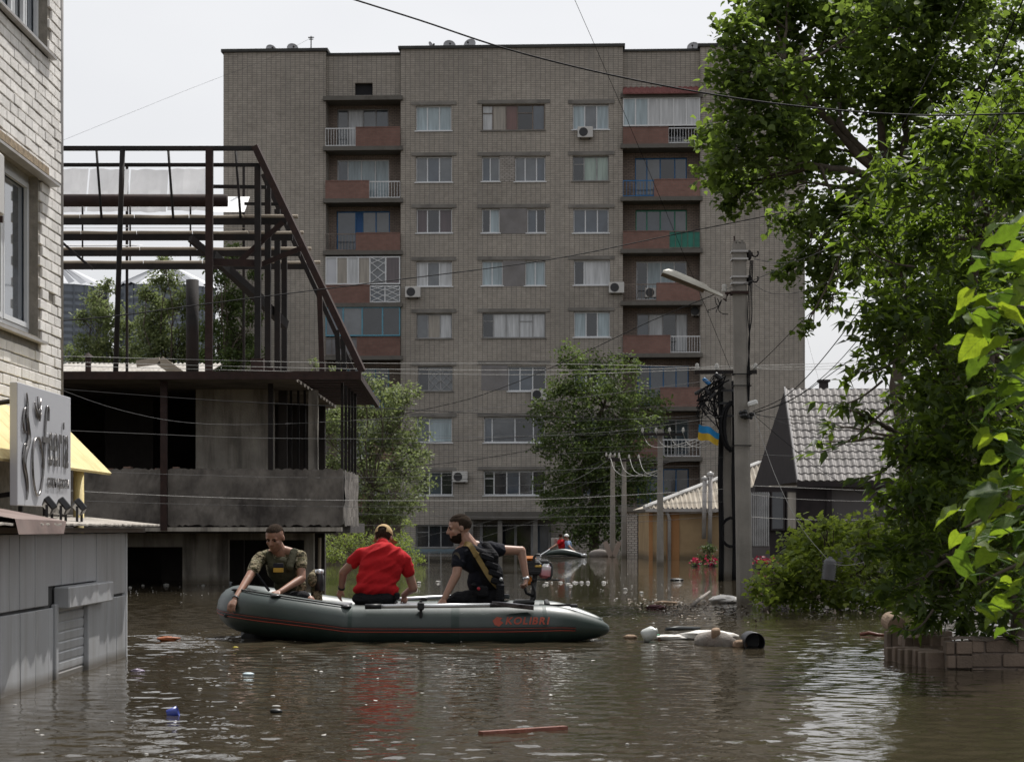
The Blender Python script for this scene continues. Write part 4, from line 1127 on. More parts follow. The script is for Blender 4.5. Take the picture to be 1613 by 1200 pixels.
k = MB(); k.box((el.x - 1.35, YH + .4, -1.6), (el.x + 1.0, YH + 7, el.z - .18)); k.build('wall', M['brown_dark'], DH)
k = MB(); k.box((el.x + 1.005, YH + .45, -1.6), (XE, YH + 7, el.z - .15)); k.build('wall', M['grey_render'], DH)
k = MB(); k.box((el.x + .95, YH + .34, -1.6), (el.x + 1.12, YH + .445, el.z - .2)); k.build('downpipe', M['brown_dark'], DH)
for (a, b_) in ((1190, 1212), (1214, 1236), (1238, 1256)):
    p0, p1 = P(a, 835, YH + .3), P(b_, 772, YH + .3)
    window(DH, [p0.x - DH.location.x, p1.x - DH.location.x], p0.z + 1.6, p1.z + 1.6, 'd' if a < 1230 else 't', M['brown_dark'], YH + .25 - DH.location.y, sill=False)
k = MB(); p0 = P(1292, 618, YH + 4.2); k.box((p0.x, YH + 4.2, p0.z - .6), (p0.x + .28, YH + 4.5, p0.z + .36)); k.box((p0.x - .06, YH + 4.14, p0.z + .363), (p0.x + .34, YH + 4.56, p0.z + .44)); k.build('chimney', M['brown_dark'], DH)

# slatted fence beside the dark house
FE = thing('slatted_fence', 'grey slatted fence section between the lamp pole and the dark house', 'fence', (P(1195, 0, 62).x, 62, -1.6))
for i in range(9):
    x = P(1183 + i * 3.3, 0, 62).x
    k = MB(); k.box((x, 62, .65), (x + .04, 62.03, P(0, 775, 62).z)); k.build('slat', M['frame_grey'], FE)
k = MB(); k.box((P(1180, 0, 62).x, 62.035, P(0, 780, 62).z), (P(1213, 0, 62).x, 62.07, P(0, 777, 62).z)); k.build('rail', M['frame_grey'], FE)
k = MB(); k.box((P(1180, 0, 62).x, 62.035, -1.6), (P(1213, 0, 62).x, 62.09, .7)); k.build('base_panel', mk('fence_base', (.09, .08, .08), .8, .2, 2), FE)

# ================================================================ ochre house with rippled roof
YO = 76.0
M['ochre'] = mk('ochre_render', (0.37, 0.262, 0.145), 0.9, 0.12, 0.8, stain=(.24, .16, .09), stain_amt=.5, tide=.5)
M['ochre_deep'] = mk('ochre_deep', (0.36, 0.18, 0.075), 0.9, 0.12, 0.8)
M['slate_warm'] = mk('slate_warm', (0.40, 0.36, 0.30), 0.9, 0.22, 1.5, bump=.3, stain=(.2, .16, .12), stain_amt=.6, rnd=.08)
OH = thing('ochre_house', 'small ochre house with rippled fibre-cement roof behind the utility poles', 'house', (7, YO + 3, -1.6))
ox = lambda px: P(px, 0, YO).x
ze = P(0, 806, YO).z
k = MB(); k.box((ox(1024), YO, -1.6), (ox(1200), YO + 7, ze)); k.build('wall', M['ochre'], OH)
k = MB(); k.box((ox(1050), YO - .03, -1.6), (ox(1070), YO - .003, ze - .02)); k.build('wall_pilaster', M['ochre_deep'], OH)
k = MB(); k.box((ox(1022), YO - .04, -1.6), (ox(1028), YO - .003, ze - .02)); k.build('corner_trim', M['ochre_deep'], OH)
k = MB(); k.box((ox(1016), YO - .35, ze), (ox(1200), YO - .28, ze + .12)); k.build('gutter', M['sill_tin'], OH)
k = MB(); k.tube([(ox(1050), YO - .2, ze), (ox(1054), YO - .1, ze - .25), (ox(1054), YO - .1, -1.6)], .07, 8); k.build('downpipe', M['sill_tin'], OH, smooth=True)
# hipped front: corrugated sheets rising to the right-hand ridge
def roof_z(x):                                                         # ridge/hip line seen in the photo
    a, b_ = P(1016, 812, YO), P(1196, 731, YO + 3.4)
    u = (x - a.x) / (b_.x - a.x); return u
e0 = ox(1014); e1 = ox(1222); ns = 7; rt = P(1196, 731, YO + 3.4)
for s in range(ns):
    xa, xb = e0 + (e1 - e0) * s / ns, e0 + (e1 - e0) * (s + 1) / ns; vs_, fs_ = [], []
    for i in range(9):
        x = xa + .005 + (xb - xa - .01) * i / 8
        u = min(1.0, max(0.02, (x - e0) / (rt.x - e0))); w_ = .05 * math.cos(i * math.pi)
        for j in range(4):
            f = u * j / 3
            vs_.append((x, YO - .35 + f * 3.75, ze + .13 + f * (rt.z - ze - .1) + w_))
    for i in range(8):
        for j in range(3): q = i * 4 + j; fs_.append((q, q + 4, q + 5, q + 1))
    k = MB(); k.add(vs_, fs_); k.build('roof_sheet', M['slate_warm'], OH)
k = MB(); k.tube([(e0, YO - .35, ze + .17), (rt.x, YO + 3.4, rt.z + .06), (e1, YO + 3.4, rt.z + .06)], .09, 6); k.build('ridge_cap', mk('ridge_pale', (.55, .54, .52), .7, .1, 2), OH)
k = MB(); k.add([(e0, YO - .35, ze + .13), (rt.x, YO + 3.4, rt.z), (e0, YO + 7, ze + .13)], [(0, 1, 2)]); k.build('hip_end', M['slate_warm'], OH)
for px, ty, lb in ((1107, 757, 0), (1116, 750, 1)):
    k = MB(); xx = ox(px); k.tube([(xx, YO - .45, .8 - .3 * lb), (xx + .03, YO - .45, P(0, ty, YO).z)], .085, 10); k.lathe([(.13, 0), (.13, .08), (.02, .14)], 10, Matrix.Translation((xx + .03, YO - .45, P(0, ty, YO).z + .03))); k.build('flue_pipe', M['sill_tin'], OH, smooth=True)
# low brick annex with dark gate left of it
AN = thing('brick_annex', 'low brick annex with dark gate left of the ochre house', 'shed', (4.5, 88, -1.6))
k = MB(); k.box((P(985, 0, 88).x, 88, -1.6), (P(1004, 0, 88).x, 90, P(0, 806, 88).z)); k.build('wall', M['white_brick'], AN)
k = MB(); k.box((P(1004, 0, 88).x + .005, 88.1, -1.6), (P(1026, 0, 88).x, 88.2, P(0, 812, 88).z)); gt = k.build('gate', mk('gate_brown', (.04, .03, .03), .6, .2, 2), AN)
em = MB(); cc = P(1015, 849, 88)      # ornament on the gate: a pale shield of three strokes
for dx in (-.22, 0, .22):
    em.bar((cc.x + dx, 88.08, cc.z - .28 + abs(dx) * .6), (cc.x + dx * 1.15, 88.08, cc.z + .32), .05, .02)
em.tube([(cc.x - .22, 88.08, cc.z - .15), (cc.x - .1, 88.08, cc.z - .3), (cc.x, 88.08, cc.z - .38), (cc.x + .1, 88.08, cc.z - .3), (cc.x + .22, 88.08, cc.z - .15)], .03, 5)
em.build('ornament', mk('brass', (.22, .15, .05), .5, .2, 3), gt)
k = MB(); k.box((P(978, 0, 88).x, 87.8, P(0, 806, 88).z), (P(1030, 0, 88).x, 90.2, P(0, 798, 88).z)); k.build('roof', M['slab'], AN)

# ================================================================ utility poles
M['pole'] = mk('pole_concrete', (0.235, 0.218, 0.195), 0.9, 0.15, 3, bump=.35, bscale=30, stain=(.15, .14, .125), stain_amt=.5, streak=True, tide=.35)
M['porcelain'] = mk('porcelain', (0.38, 0.37, 0.34), 0.3, 0.1, 5)
def pole_body(t, x0, y, w0, x1, w1, ztop, mat, name='shaft', flat=.8):
    k = MB(); a, b_ = w0 / 2, w1 / 2
    def ring(x, z, h): q = h * .3; return [(x - h + q, y - h * flat, z), (x + h - q, y - h * flat, z), (x + h, y - h * flat + q, z), (x + h, y + h * flat, z), (x - h, y + h * flat, z), (x - h, y - h * flat + q, z)]
    rs = []; nseg = 10
    for i in range(nseg + 1):
        f = i / nseg; rs.append(ring(x0 + (x1 - x0) * f, -1.6 + (ztop + 1.6) * f, a + (b_ - a) * f))
    vs = [v for r in rs for v in r]; fs = []
    for i in range(nseg):
        for j in range(6): fs.append((i * 6 + j, i * 6 + (j + 1) % 6, i * 6 + 6 + (j + 1) % 6, i * 6 + 6 + j))
    fs.append(tuple(range(nseg * 6, nseg * 6 + 6)))
    k.add(vs, fs); return k.build(name, mat, t)
def sq_band(k, x, y, z, h, w):
    for a, b_ in (((-w, -w), (w, -w)), ((w, -w), (w, w)), ((w, w), (-w, w)), ((-w, w), (-w, -w))):
        k.bar((x + a[0], y + a[1], z), (x + b_[0], y + b_[1], z), .02, h)

YP = 31.0; MP = thing('lamp_pole', 'tall concrete pole with street lamp arm in front of the apartment block', 'pole', (P(1168, 0, YP).x, YP, -1.6))
xb_, xt_ = P(1172, 0, YP).x, P(1164, 0, YP).x; zt_ = P(0, 385, YP).z
pole_body(MP, xb_ + .04, YP, .25, xt_, .205, zt_, M['pole'])
for zz in (397, 409, 437, 447):
    k = MB(); sq_band(k, xt_ + .003, YP, P(0, zz, YP).z, .03, .118); k.build('steel_band', M['sill_tin'], MP)
for zz in (402, 442):
    k = MB(); k.ball((xt_ + .16, YP, P(0, zz, YP).z), .07, 10, 6, (.6, .8, 1.2)); k.build('hook_plate', M['steel_dark'], MP, smooth=True)
    k = MB(); cx_, cz_ = xt_ + .25, P(0, zz, YP).z + .03; k.tube([(cx_ + .05 * math.cos(a), YP, cz_ + .055 * math.sin(a)) for a in [math.radians(d) for d in range(-200, 70, 30)]], .013, 6); k.build('hook', M['steel_dark'], MP)
k = MB()
for i in range(9): k.bar((xt_ - .08 + .02 * i, YP - .05 + .03 * (i % 3), zt_ - .02), (xt_ - .085 + .02 * i, YP - .05 + .03 * (i % 3), zt_ + .02 + .06 * random.random()), .025)
k.build('broken_top', M['pole'], MP)
k = MB(); k.tube([(xt_ - .07, YP, zt_), (xt_ - .075, YP, zt_ + .13)], .012, 6); k.build('rebar', M['rust'], MP)
for zz in (462,):
    k = MB(); sq_band(k, xt_ + .004, YP, P(0, zz, YP).z, .045, .125); k.bar(P(1142, 462, YP), P(1153, 461, YP), .05, .035); k.build('lamp_clamp', M['rust'], MP)
# lamp head: a long tapering hood tilted up to the left
a, b_ = P(1138, 468, YP), P(1043, 430, YP); d = (b_ - a).normalized(); upv = Vector((0, 1, 0)).cross(d).normalized()
if upv.z < 0: upv = -upv
hood = MB(); stations = [(0, .035, .03), (.09, .045, .045), (.24, .05, .05), (.30, .085, .075), (.55, .105, .09), (.80, .115, .095), (.93, .10, .085), (1.0, .05, .04)]
L = (b_ - a).length; rings = []
for f, hw, hh in stations:
    c_ = a + d * (L * f); ring = []
    for g in range(10):
        th = math.pi * g / 9; ring.append(c_ + Vector((0, 1, 0)) * (hw * math.cos(th)) + upv * (hh * 1.15 * math.sin(th)))
    rings.append(ring)
vs = [v for r in rings for v in r]; fs = []
for i in range(len(rings) - 1):
    for g in range(9): q = i * 10 + g; fs.append((q, q + 1, q + 11, q + 10))
fs.append(tuple(range(10))); fs.append(tuple(range(len(vs) - 1, len(vs) - 11, -1)))
hood.add(vs, fs); hood.build('lamp_hood', mk('lamp_cream', (0.52, 0.50, 0.44), .45, .08, 4, stain=(.3, .27, .2), stain_amt=.35), MP, smooth=True)
ln = MB(); rings = []
for f, hw, hh in stations[3:]:
    c_ = a + d * (L * f); rings.append([c_ + Vector((0, 1, 0)) * (hw * .93 * math.cos(math.pi * g / 6)) - upv * (.05 * math.sin(math.pi * g / 6) + .002) for g in range(7)])
vs = [v for r in rings for v in r]; fs = [(i * 7 + g, i * 7 + g + 1, i * 7 + g + 8, i * 7 + g + 7) for i in range(len(rings) - 1) for g in range(6)]
ln.add(vs, fs); ln.build('lamp_lens', mk('old_lens', (.10, .075, .05), .3, .3, 6), MP, smooth=True)
k = MB(); k.tube([P(1140, 470, YP), P(1143, 474, YP), P(1146, 463, YP)], .022, 8); k.build('lamp_arm', M['rust'], MP, smooth=True)
k = MB(); k.lathe([(.035, 0), (.045, .03), (.03, .06), (.045, .09), (.025, .12)], 10, Matrix.Translation(P(1141, 460, YP))); k.build('insulator', M['porcelain'], MP, smooth=True)
for pts in ([(1130, 470), (1133, 480), (1124, 486), (1115, 489), (1117, 493)], [(1135, 474), (1132, 488), (1138, 494), (1147, 495)], [(1126, 468), (1128, 478), (1131, 482)], [(1137, 472), (1134, 480), (1130, 486), (1128, 492)]):
    k = MB(); k.tube([P(x, y, YP - .02) for x, y in catmull(pts, 4)], .0065, 5); k.build('loose_wire', M['cable'], MP)
for off in (0, 1, 2):
    pts = [(1182 + off * 2, 410), (1179 + off * 2.5, 460), (1178 + off * 3, 500), (1181 - off, 540), (1177 + off * 2, 590), (1179, 640)]
    k = MB(); k.tube([P(x, y, YP - .1) for x, y in catmull(pts, 5)], .009, 5); k.build('drop_cable', M['cable'], MP)
k = MB(); q = P(1182, 636, YP - .2); m = Matrix.Translation(q) @ Matrix.Rotation(math.radians(-18), 4, 'Y'); k.cbox((-.04, -.08, -.045), (.11, .08, .04), .02, m); k.build('floodlight', M['white_plastic'], MP)
k = MB()
for i in range(14): k.ball((P(1168 + random.uniform(-8, 18), 652 + random.uniform(-5, 6), YP - .15 + random.uniform(-.06, .1))), random.uniform(.02, .045), 6, 4)
k.build('splice_knot', M['black_rubber'], MP)
for zz in (590, 608, 702):
    k = MB(); sq_band(k, P(1168, 0, YP).x, YP, P(0, zz, YP).z, .014, .133); k.build('tie_wire', M['cable'], MP)

Y2 = 46.5
CP = thing('cable_pole', 'cable-laden concrete pole with crossarm just behind the lamp pole', 'pole', (P(1143, 0, Y2).x, Y2, -1.6))
pole_body(CP, P(1148, 0, Y2).x, Y2, .34, P(1145, 0, Y2).x, .22, P(0, 590, Y2).z, M['pole'])
k = MB(); k.bar(P(1094, 586, Y2 - .15), P(1192, 586, Y2 - .15), .09, .09); k.build('crossarm', M['steel_dark'], CP)
for px in (1098, 1129, 1190):
    k = MB(); k.lathe([(.02, 0), (.045, .02), (.055, .07), (.035, .10), (.045, .13), (.02, .16)], 10, Matrix.Translation(P(px, 583, Y2 - .15))); k.build('insulator', M['porcelain'], CP, smooth=True)
for px, r0 in ((1133, .05), (1137, .035), (1155, .06), (1160, .05), (1164, .035)):
    pts = [(px, 600), (px + 1.5, 680), (px, 760), (px + 2, 840), (px + 1, 915)]
    k = MB(); k.tube([P(x, y, Y2 - .22) for x, y in catmull(pts, 3)], r0 * .8, 6); k.build('riser_cable', M['cable'], CP, smooth=True)
for zz in (615, 635, 655):
    k = MB(); k.bar(P(1133, zz, Y2 - .25), P(1156, zz, Y2 - .25), .06, .055); k.build('clamp', M['black_plastic'], CP)
k = MB()                                                        # fat coil of spare cable
for i in range(11):
    rr = .50 + .03 * (i % 4); ww = .14 + .012 * i
    c_ = P(1152, 672, Y2 - .4)
    k.tube([(c_.x + ww * math.cos(a), c_.y - .03 * (i % 5), c_.z + rr * math.sin(a)) for a in [2 * math.pi * j / 18 for j in range(19)]], .022, 5)
k.build('cable_coil', M['cable'], CP)
k = MB()
for i in range(7):
    rr = .26 + .02 * (i % 3); c_ = P(1152, 838, Y2 - .35)
    k.tube([(c_.x + rr * .9 * math.cos(a), c_.y - .02 * i, c_.z + rr * 1.2 * math.sin(a)) for a in [2 * math.pi * j / 18 for j in range(19)]], .012, 5)
k.build('cable_coil', M['cable'], CP)
rr = random.Random(3)
for i in range(22):                                              # the bird's nest of drop wires left of the pole
    x0_, y0_ = rr.uniform(1128, 1150), rr.uniform(588, 612); x3, y3 = rr.uniform(1096, 1135), rr.uniform(615, 672)
    pts = [(x0_, y0_), (rr.uniform(1100, 1140), rr.uniform(590, 625)), (rr.uniform(1096, 1136), rr.uniform(620, 660)), (x3, y3)]
    if i % 3 == 0: pts.append((1140, rr.uniform(650, 690)))
    k = MB(); k.tube([P(x, y, Y2 - .3 - .02 * (i % 6)) for x, y in catmull(pts, 5)], rr.choice((.010, .013, .018)), 5); k.build('drop_wire', M['cable'], CP)
for x, y, mt in ((1113, 601, 'frame_blue'), (1132, 593, 'black_plastic'), (1114, 616, 'black_plastic'), (1122, 623, 'black_plastic'), (1101, 617, 'black_plastic')):
    k = MB(); k.cbox((-.11, -.05, -.045), (.11, .05, .045), .02, Matrix.Translation(P(x, y, Y2 - .35)) @ Matrix.Rotation(rr.uniform(-1, 1), 4, 'Y')); k.build('splice_box', M[mt], CP)

fl = thing('flag', 'blue and yellow flag hanging from the cables left of the poles', 'flag', P(1103, 690, Y2 - .4))
for nm, v0, v1, mt in (('blue_band', 0.5, 1.0, mk('flag_blue', (0.015, 0.22, 0.50), .8, .1, 3)), ('yellow_band', 0.0, .5, mk('flag_yellow', (0.55, 0.36, 0.03), .8, .1, 3))):
    k = MB(); n = 12; vs, fs = [], []
    for i in range(n + 1):
        u = i / n
        for j in range(5):
            v = v0 + (v1 - v0) * j / 4
            x = 1101 + 32 * u - 2 * (1 - v); y = 668 + 14 * u ** 1.4 + (1 - v) * (24 - 5 * u) + 1.5 * math.sin(u * 9)
            vs.append(P(x, y, Y2 - .45 + .07 * math.sin(u * 8 + v * 2)))
    for i in range(n):
        for j in range(4): q = i * 5 + j; fs.append((q, q + 5, q + 6, q + 1))
    k.add(vs, fs); k.build(nm, mt, fl, smooth=True)

for (px, py, Y, w, tp, arm, lb) in ((1040, 890, 64.5, .20, 676, (1012, 1076, 684), 'slim concrete pole with crossarm in front of the ochre house'),
                                    (983, 879, 81, .22, 722, (960, 1006, 725), 'distant concrete pole, right one of the pair by the annex'),
                                    (965, 877, 84, .22, 716, (955, 975, 722), 'distant concrete pole, left one of the pair by the annex')):
    t = thing('utility_pole', lb, 'pole', (P(px, 0, Y).x, Y, -1.6), 'slim utility poles farther down the street')
    x_ = P(px, 0, Y).x; pole_body(t, x_, Y, w * 1.25, x_, w * .75, P(0, tp, Y).z, M['pole'])
    k = MB(); k.bar(P(arm[0], arm[2], Y - .2), P(arm[1], arm[2], Y - .2), .09, .09); k.build('crossarm', M['steel_dark'], t)
    for i in range(4):
        q = arm[0] + (arm[1] - arm[0]) * i / 3
        k = MB(); k.lathe([(.02, 0), (.045, .03), (.05, .07), (.03, .1), (.04, .13), (.015, .16)], 8, Matrix.Translation(P(q, arm[2] - 3, Y - .2))); k.build('insulator', M['porcelain'], t, smooth=True)
# pale boards propped at the distant pole
for a_, b_, lb in ((953, 962, 'left of two pale boards propped at the distant pole'), (976, 967, 'right of two pale boards propped at the distant pole')):
    k = MB(); p = P(a_, 853, 83); q = P(b_, 876, 83)
    k.bar(p, q, .06, .2); tag(k.build('propped_board', mk('board_pink', (.36, .29, .25), .8, .1, 2) if a_ == 953 else bpy.data.materials['board_pink']), lb, 'board', 'boards at the distant pole')
k = MB(); k.ball(P(944, 873, 84), .3, 12, 7, (1.5, .7, .75)); tag(k.build('rubble_sack', mk('sack_grey', (.20, .18, .165), .9, .2, 3, bump=.5), smooth=True), 'pale sack heaped beside the distant pole pair', 'sack')

# ================================================================ broken block wall at the right waterline
M['block'] = mk('lime_block', (0.165, 0.125, 0.095), 0.92, 0.18, 8, bump=.45, bscale=45, stain=(.18, .13, .10), stain_amt=.5, sscale=4, rnd=.22)
M['block_mortar'] = mk('block_mortar', (0.15, 0.12, 0.10), 0.95, .3, 10, bump=.5)
BWL = thing('block_wall', 'broken wall of tan building blocks at the waterline under the walnut tree', 'wall', (P(1560, 0, 17).x, 17.2, -1.6))
def blk(x0, x1, y, depth, z0, z1):
    k = MB(); k.cbox((x0, y, z0), (x1, y + depth, z1), .007, None); o = k.build('block', M['block'], BWL); o.rotation_euler = (0, random.uniform(-.004, .004), random.uniform(-.0015, .0015)); return o
Yb = 16.95; pb = lambda px: P(px, 0, Yb).x
zA = P(0, 1050, Yb).z; hblk = .108
for r in range(4):
    z0_ = .01 - .12 * 1 + r * .12 - .12
    if r < 4: blk(pb(1491), pb(1504), Yb - .02, .14, z0_ , z0_ + hblk); blk(pb(1505), pb(1530), Yb - .02, .14, z0_, z0_ + hblk)
for r in range(4):
    z0_ = -.225 + r * .123; off = (r % 2) * .14
    x = pb(1531.5) - (0.0 if r % 2 == 0 else 0)
    ln = .12 if r % 2 else .27
    while x < pb(1700):
        blk(x, x + ln - .014, Yb + .01 + random.uniform(-.006, .006), .14, z0_, z0_ + hblk); x += ln; ln = .27
k = MB(); k.box((pb(1531.5), Yb + .03, -1.6), (pb(1700), Yb + .13, .26)); k.build('mortar_core', M['block_mortar'], BWL)
k = MB(); k.box((pb(1492), Yb + .02, -1.6), (pb(1529), Yb + .11, .24)); k.build('mortar_core', M['block_mortar'], BWL)
k = MB(); n = 18; vs, fs = [], []
for i in range(n + 1):
    x = pb(1500) + (pb(1700) - pb(1500)) * i / n
    for j in range(4): vs.append((x, Yb + .0 + .06 * j, .262 + random.uniform(-.003, .022) - (.02 if j == 0 else 0)))
for i in range(n):
    for j in range(3): q = i * 4 + j; fs.append((q, q + 4, q + 5, q + 1))
k.add(vs, fs); k.build('mortar_bed', M['block_mortar'], BWL)
for i in range(7):                                                # sloping return of single bricks
    yy = Yb + .15 + i * .16; zt2 = .135 - .002 * i
    xx = pb(1491) - .012 - i * .028
    blk(xx - .11, xx + .12, yy, .145, -.3, zt2 + random.uniform(-.006, .006))
blk(P(1470, 0, 18.1).x, P(1494, 0, 18.1).x, 18.15, .14, .12, .225); blk(P(1452, 0, 18.3).x, P(1474, 0, 18.3).x, 18.35, .14, .13, .225); blk(P(1484, 0, 17.6).x, P(1494, 0, 17.6).x, 17.5, .12, .16, .245)
for i, (a_, b2) in enumerate(((1423, 1436), (1437, 1452))): blk(P(a_, 0, 18.5).x, P(b2, 0, 18.5).x, 18.45, .16, -.25, .19)
blk(P(1423, 0, 18.5).x, P(1486, 0, 18.5).x, 18.62, .16, .1, .195)
for i, (a_, b2) in enumerate(((1395, 1402), (1403, 1422), (1423.5, 1450), (1451.5, 1478), (1479, 1500))): blk(P(a_, 0, 19.2).x, P(b2, 0, 19.2).x, 19.15, .16, -.25, .21 + random.uniform(-.004, .004))
# ================================================================ trees
def leaf_mat(name, col, trans, tamt=0.5, rough=0.55, var=0.40, spec=0.22):
    t = NT(name)
    v = t.pos()
    oi = t.new('ShaderNodeNewGeometry')
    rnd = t.ramp(oi.outputs['Random Per Island'], [(0.0, mul(col, 1 - var)), (0.6, col), (1.0, mul((col[0] * 1.25, col[1] * 1.1, col[2]), 1 + var))])
    tone = t.ramp(t.noise(v, 0.9, 3), [(0.3, (0.8,) * 3), (0.7, (1.15,) * 3)])
    bc = t.mix(1.0, rnd, tone, 'MULTIPLY')
    p = t.new('ShaderNodeBsdfPrincipled'); t.link(bc, p.inputs['Base Color']); p.inputs['Roughness'].default_value = rough; p.inputs['Specular IOR Level'].default_value = spec
    tr = t.new('ShaderNodeBsdfTranslucent'); tc = t.mix(1.0, t.ramp(oi.outputs['Random Per Island'], [(0, mul(trans, .75)), (1, mul(trans, 1.2))]), tone, 'MULTIPLY'); t.link(tc, tr.inputs['Color'])
    mx = t.new('ShaderNodeMixShader'); mx.inputs[0].default_value = tamt
    t.link(p.outputs[0], mx.inputs[1]); t.link(tr.outputs[0], mx.inputs[2]); t.link(mx.outputs[0], t.out.inputs['Surface'])
    return t.m
M['bark'] = mk('bark', (0.085, 0.068, 0.052), 0.95, 0.35, 8, bump=0.7, bscale=22)
M['leaf_maple'] = leaf_mat('leaf_poplar', (0.062, 0.094, 0.030), (0.23, 0.33, 0.05), .47)
M['leaf_walnut'] = leaf_mat('leaf_walnut', (0.034, 0.055, 0.018), (0.20, 0.30, 0.03), .42, .5)
M['leaf_catalpa'] = leaf_mat('leaf_catalpa', (0.060, 0.110, 0.026), (0.25, 0.38, 0.03), .48, .42, .45)
M['leaf_far'] = leaf_mat('leaf_far', (0.085, 0.122, 0.045), (0.18, 0.25, 0.06), .36, .6)
M['leaf_silver'] = leaf_mat('leaf_silver', (0.155, 0.19, 0.09), (0.25, 0.31, 0.11), .38, .6)
M['leaf_dark'] = leaf_mat('leaf_dark', (0.042, 0.068, 0.024), (0.11, 0.17, 0.04), .33, .5)
M['leaf_bush'] = leaf_mat('leaf_bush', (0.12, 0.16, 0.040), (0.36, 0.46, 0.06), .45, .45, .5)
M['leaf_thuja'] = leaf_mat('leaf_thuja', (0.15, 0.20, 0.05), (0.30, 0.38, 0.07), .38, .6)

def leaf_shape(kind):
    """(verts, faces) of one leaf about 1 long, stalk at the origin along +x"""
    if kind == 'lance':
        return np.array([(0, 0, 0), (.35, .2, .06), (1, 0, -.08), (.35, -.2, .06), (.45, 0, -.02)]), [(0, 4, 1), (1, 4, 2), (0, 3, 4), (3, 2, 4)]
    if kind == 'lobed':
        return np.array([(0, 0, 0), (.12, .38, .05), (.45, .46, 0), (.62, .24, .04), (1, 0, -.12), (.62, -.24, .04), (.45, -.46, 0), (.12, -.38, .05)]), [(0, 3, 2, 1), (0, 5, 4, 3), (0, 7, 6, 5)]
    if kind == 'heart':
        return np.array([(0, 0, 0), (-.1, .28, .05), (.18, .46, .05), (.52, .4, .0), (.8, .18, -.05), (1.05, 0, -.14), (.8, -.18, -.05), (.52, -.4, 0), (.18, -.46, .05), (-.1, -.28, .05), (.5, 0, -.05)]), \
               [(0, 2, 1), (0, 10, 3, 2), (10, 5, 4, 3), (0, 9, 8), (0, 8, 7, 10), (10, 7, 6, 5)]
    return np.array([(0, 0, 0), (.5, .33, .05), (1, 0, -.05), (.5, -.33, .05)]), [(0, 3, 2, 1)]

def tri(fs):
    out = []
    for f in fs:
        for i in range(1, len(f) - 1): out.append((f[0], f[i], f[i + 1]))
    return np.array(out)

def rots(n, rng, droop=0.35, flat=0.55):
    """random leaf frames: long axis roams, blade mostly faces up"""
    az = rng.random(n) * 2 * np.pi; el = -droop + rng.normal(0, .5, n)
    x = np.stack([np.cos(az) * np.cos(el), np.sin(az) * np.cos(el), np.sin(el)], 1)
    up = np.stack([rng.normal(0, flat, n), rng.normal(0, flat, n), np.ones(n)], 1)
    y = np.cross(up, x); y /= np.linalg.norm(y, axis=1)[:, None] + 1e-9
    z = np.cross(x, y)
    return x, y, z

def leaves(centres, size, kind, rng, droop=.35, flat=.55, svar=.3):
    n = len(centres); V0, F0 = leaf_shape(kind); T0 = tri(F0); k = len(V0)
    x, y, z = rots(n, rng, droop, flat)
    s = size * (1 + rng.uniform(-svar, svar, n))
    V = centres[:, None, :] + s[:, None, None] * (V0[None, :, 0:1] * x[:, None, :] + V0[None, :, 1:2] * y[:, None, :] + V0[None, :, 2:3] * z[:, None, :])
    Ff = T0[None] + (np.arange(n) * k)[:, None, None]
    return V.reshape(-1, 3), Ff.reshape(-1, 3)

def clump_points(clumps, per, rng, sub=9, spread=.34):
    """points gathered in small sprays inside each clump; clumps = [(centre, radius)]"""
    pts = []
    for c_, r in clumps:
        n = max(8, int(per * (r ** 2)))
        ns = max(4, int(sub * (0.6 + r)))
        d = rng.normal(0, 1, (ns, 3)); d /= np.linalg.norm(d, axis=1)[:, None]
        rad = r * rng.random(ns) ** .42
        sc = np.array(c_) + d * rad[:, None] * np.array([1, .85, .9])
        pick = rng.integers(0, ns, n)
        sig = spread * r / (ns ** .30)
        pts.append(sc[pick] + rng.normal(0, 1, (n, 3)) * sig * np.array([1, 1, .75]))
    return np.vstack(pts)

def limb(mb, p, q, r0, r1, rng, bend=.12, n=7):
    p, q = np.array(p, float), np.array(q, float); L = np.linalg.norm(q - p)
    mid = rng.normal(0, bend * L, 3); mid[2] = abs(mid[2]) * .4
    pts, rs = [], []
    for i in range(n + 1):
        t = i / n
        pts.append(tuple(p + (q - p) * t + mid * math.sin(math.pi * t) + (rng.normal(0, .012 * L, 3) if 0 < i < n else 0))); rs.append(r0 + (r1 - r0) * t ** .8)
    mb.tube(pts, rs, 7)
    return pts

def tree(name, label, cat, base, trunk_top, r0, clumps, leaf, mat, per=60, kind='oval', seed=1, fork=None, droop=.35, group=None, sub=9, spread=.34, twig=.02, flat=.55):
    rng = np.random.default_rng(seed)
    t = thing(name, label, cat, base, group)
    tr = MB(); limb(tr, base, trunk_top, r0, r0 * .55, rng, .03); tr.build('trunk', M['bark'], t, smooth=True)
    forks = [np.array(f, float) for f in (fork or [trunk_top])]
    for f in forks:
        if np.linalg.norm(f - np.array(trunk_top)) > .05:
            b_ = MB(); limb(b_, trunk_top, f, r0 * .5, r0 * .32, rng, .06); b_.build('limb', M['bark'], t, smooth=True)
    for c_, r in clumps:
        f = min(forks, key=lambda q: np.linalg.norm(q - np.array(c_)))
        b_ = MB(); pts = limb(b_, f, c_, max(twig * 1.2, r0 * .2), twig * .35, rng, .08)
        for _ in range(5):
            d = rng.normal(0, 1, 3); d /= np.linalg.norm(d); st = pts[rng.integers(3, len(pts))]
            limb(b_, st, np.array(c_) + d * r * .85, twig * .5, twig * .12, rng, .1, 4)
        b_.build('branch', M['bark'], t, smooth=True)
    pts = clump_points(clumps, per, rng, sub, spread)
    V, Fq = leaves(pts, leaf, kind, rng, droop, flat)
    o = np_mesh('crown', V, Fq, mat, t)
    tag(o, kind='stuff')
    return t

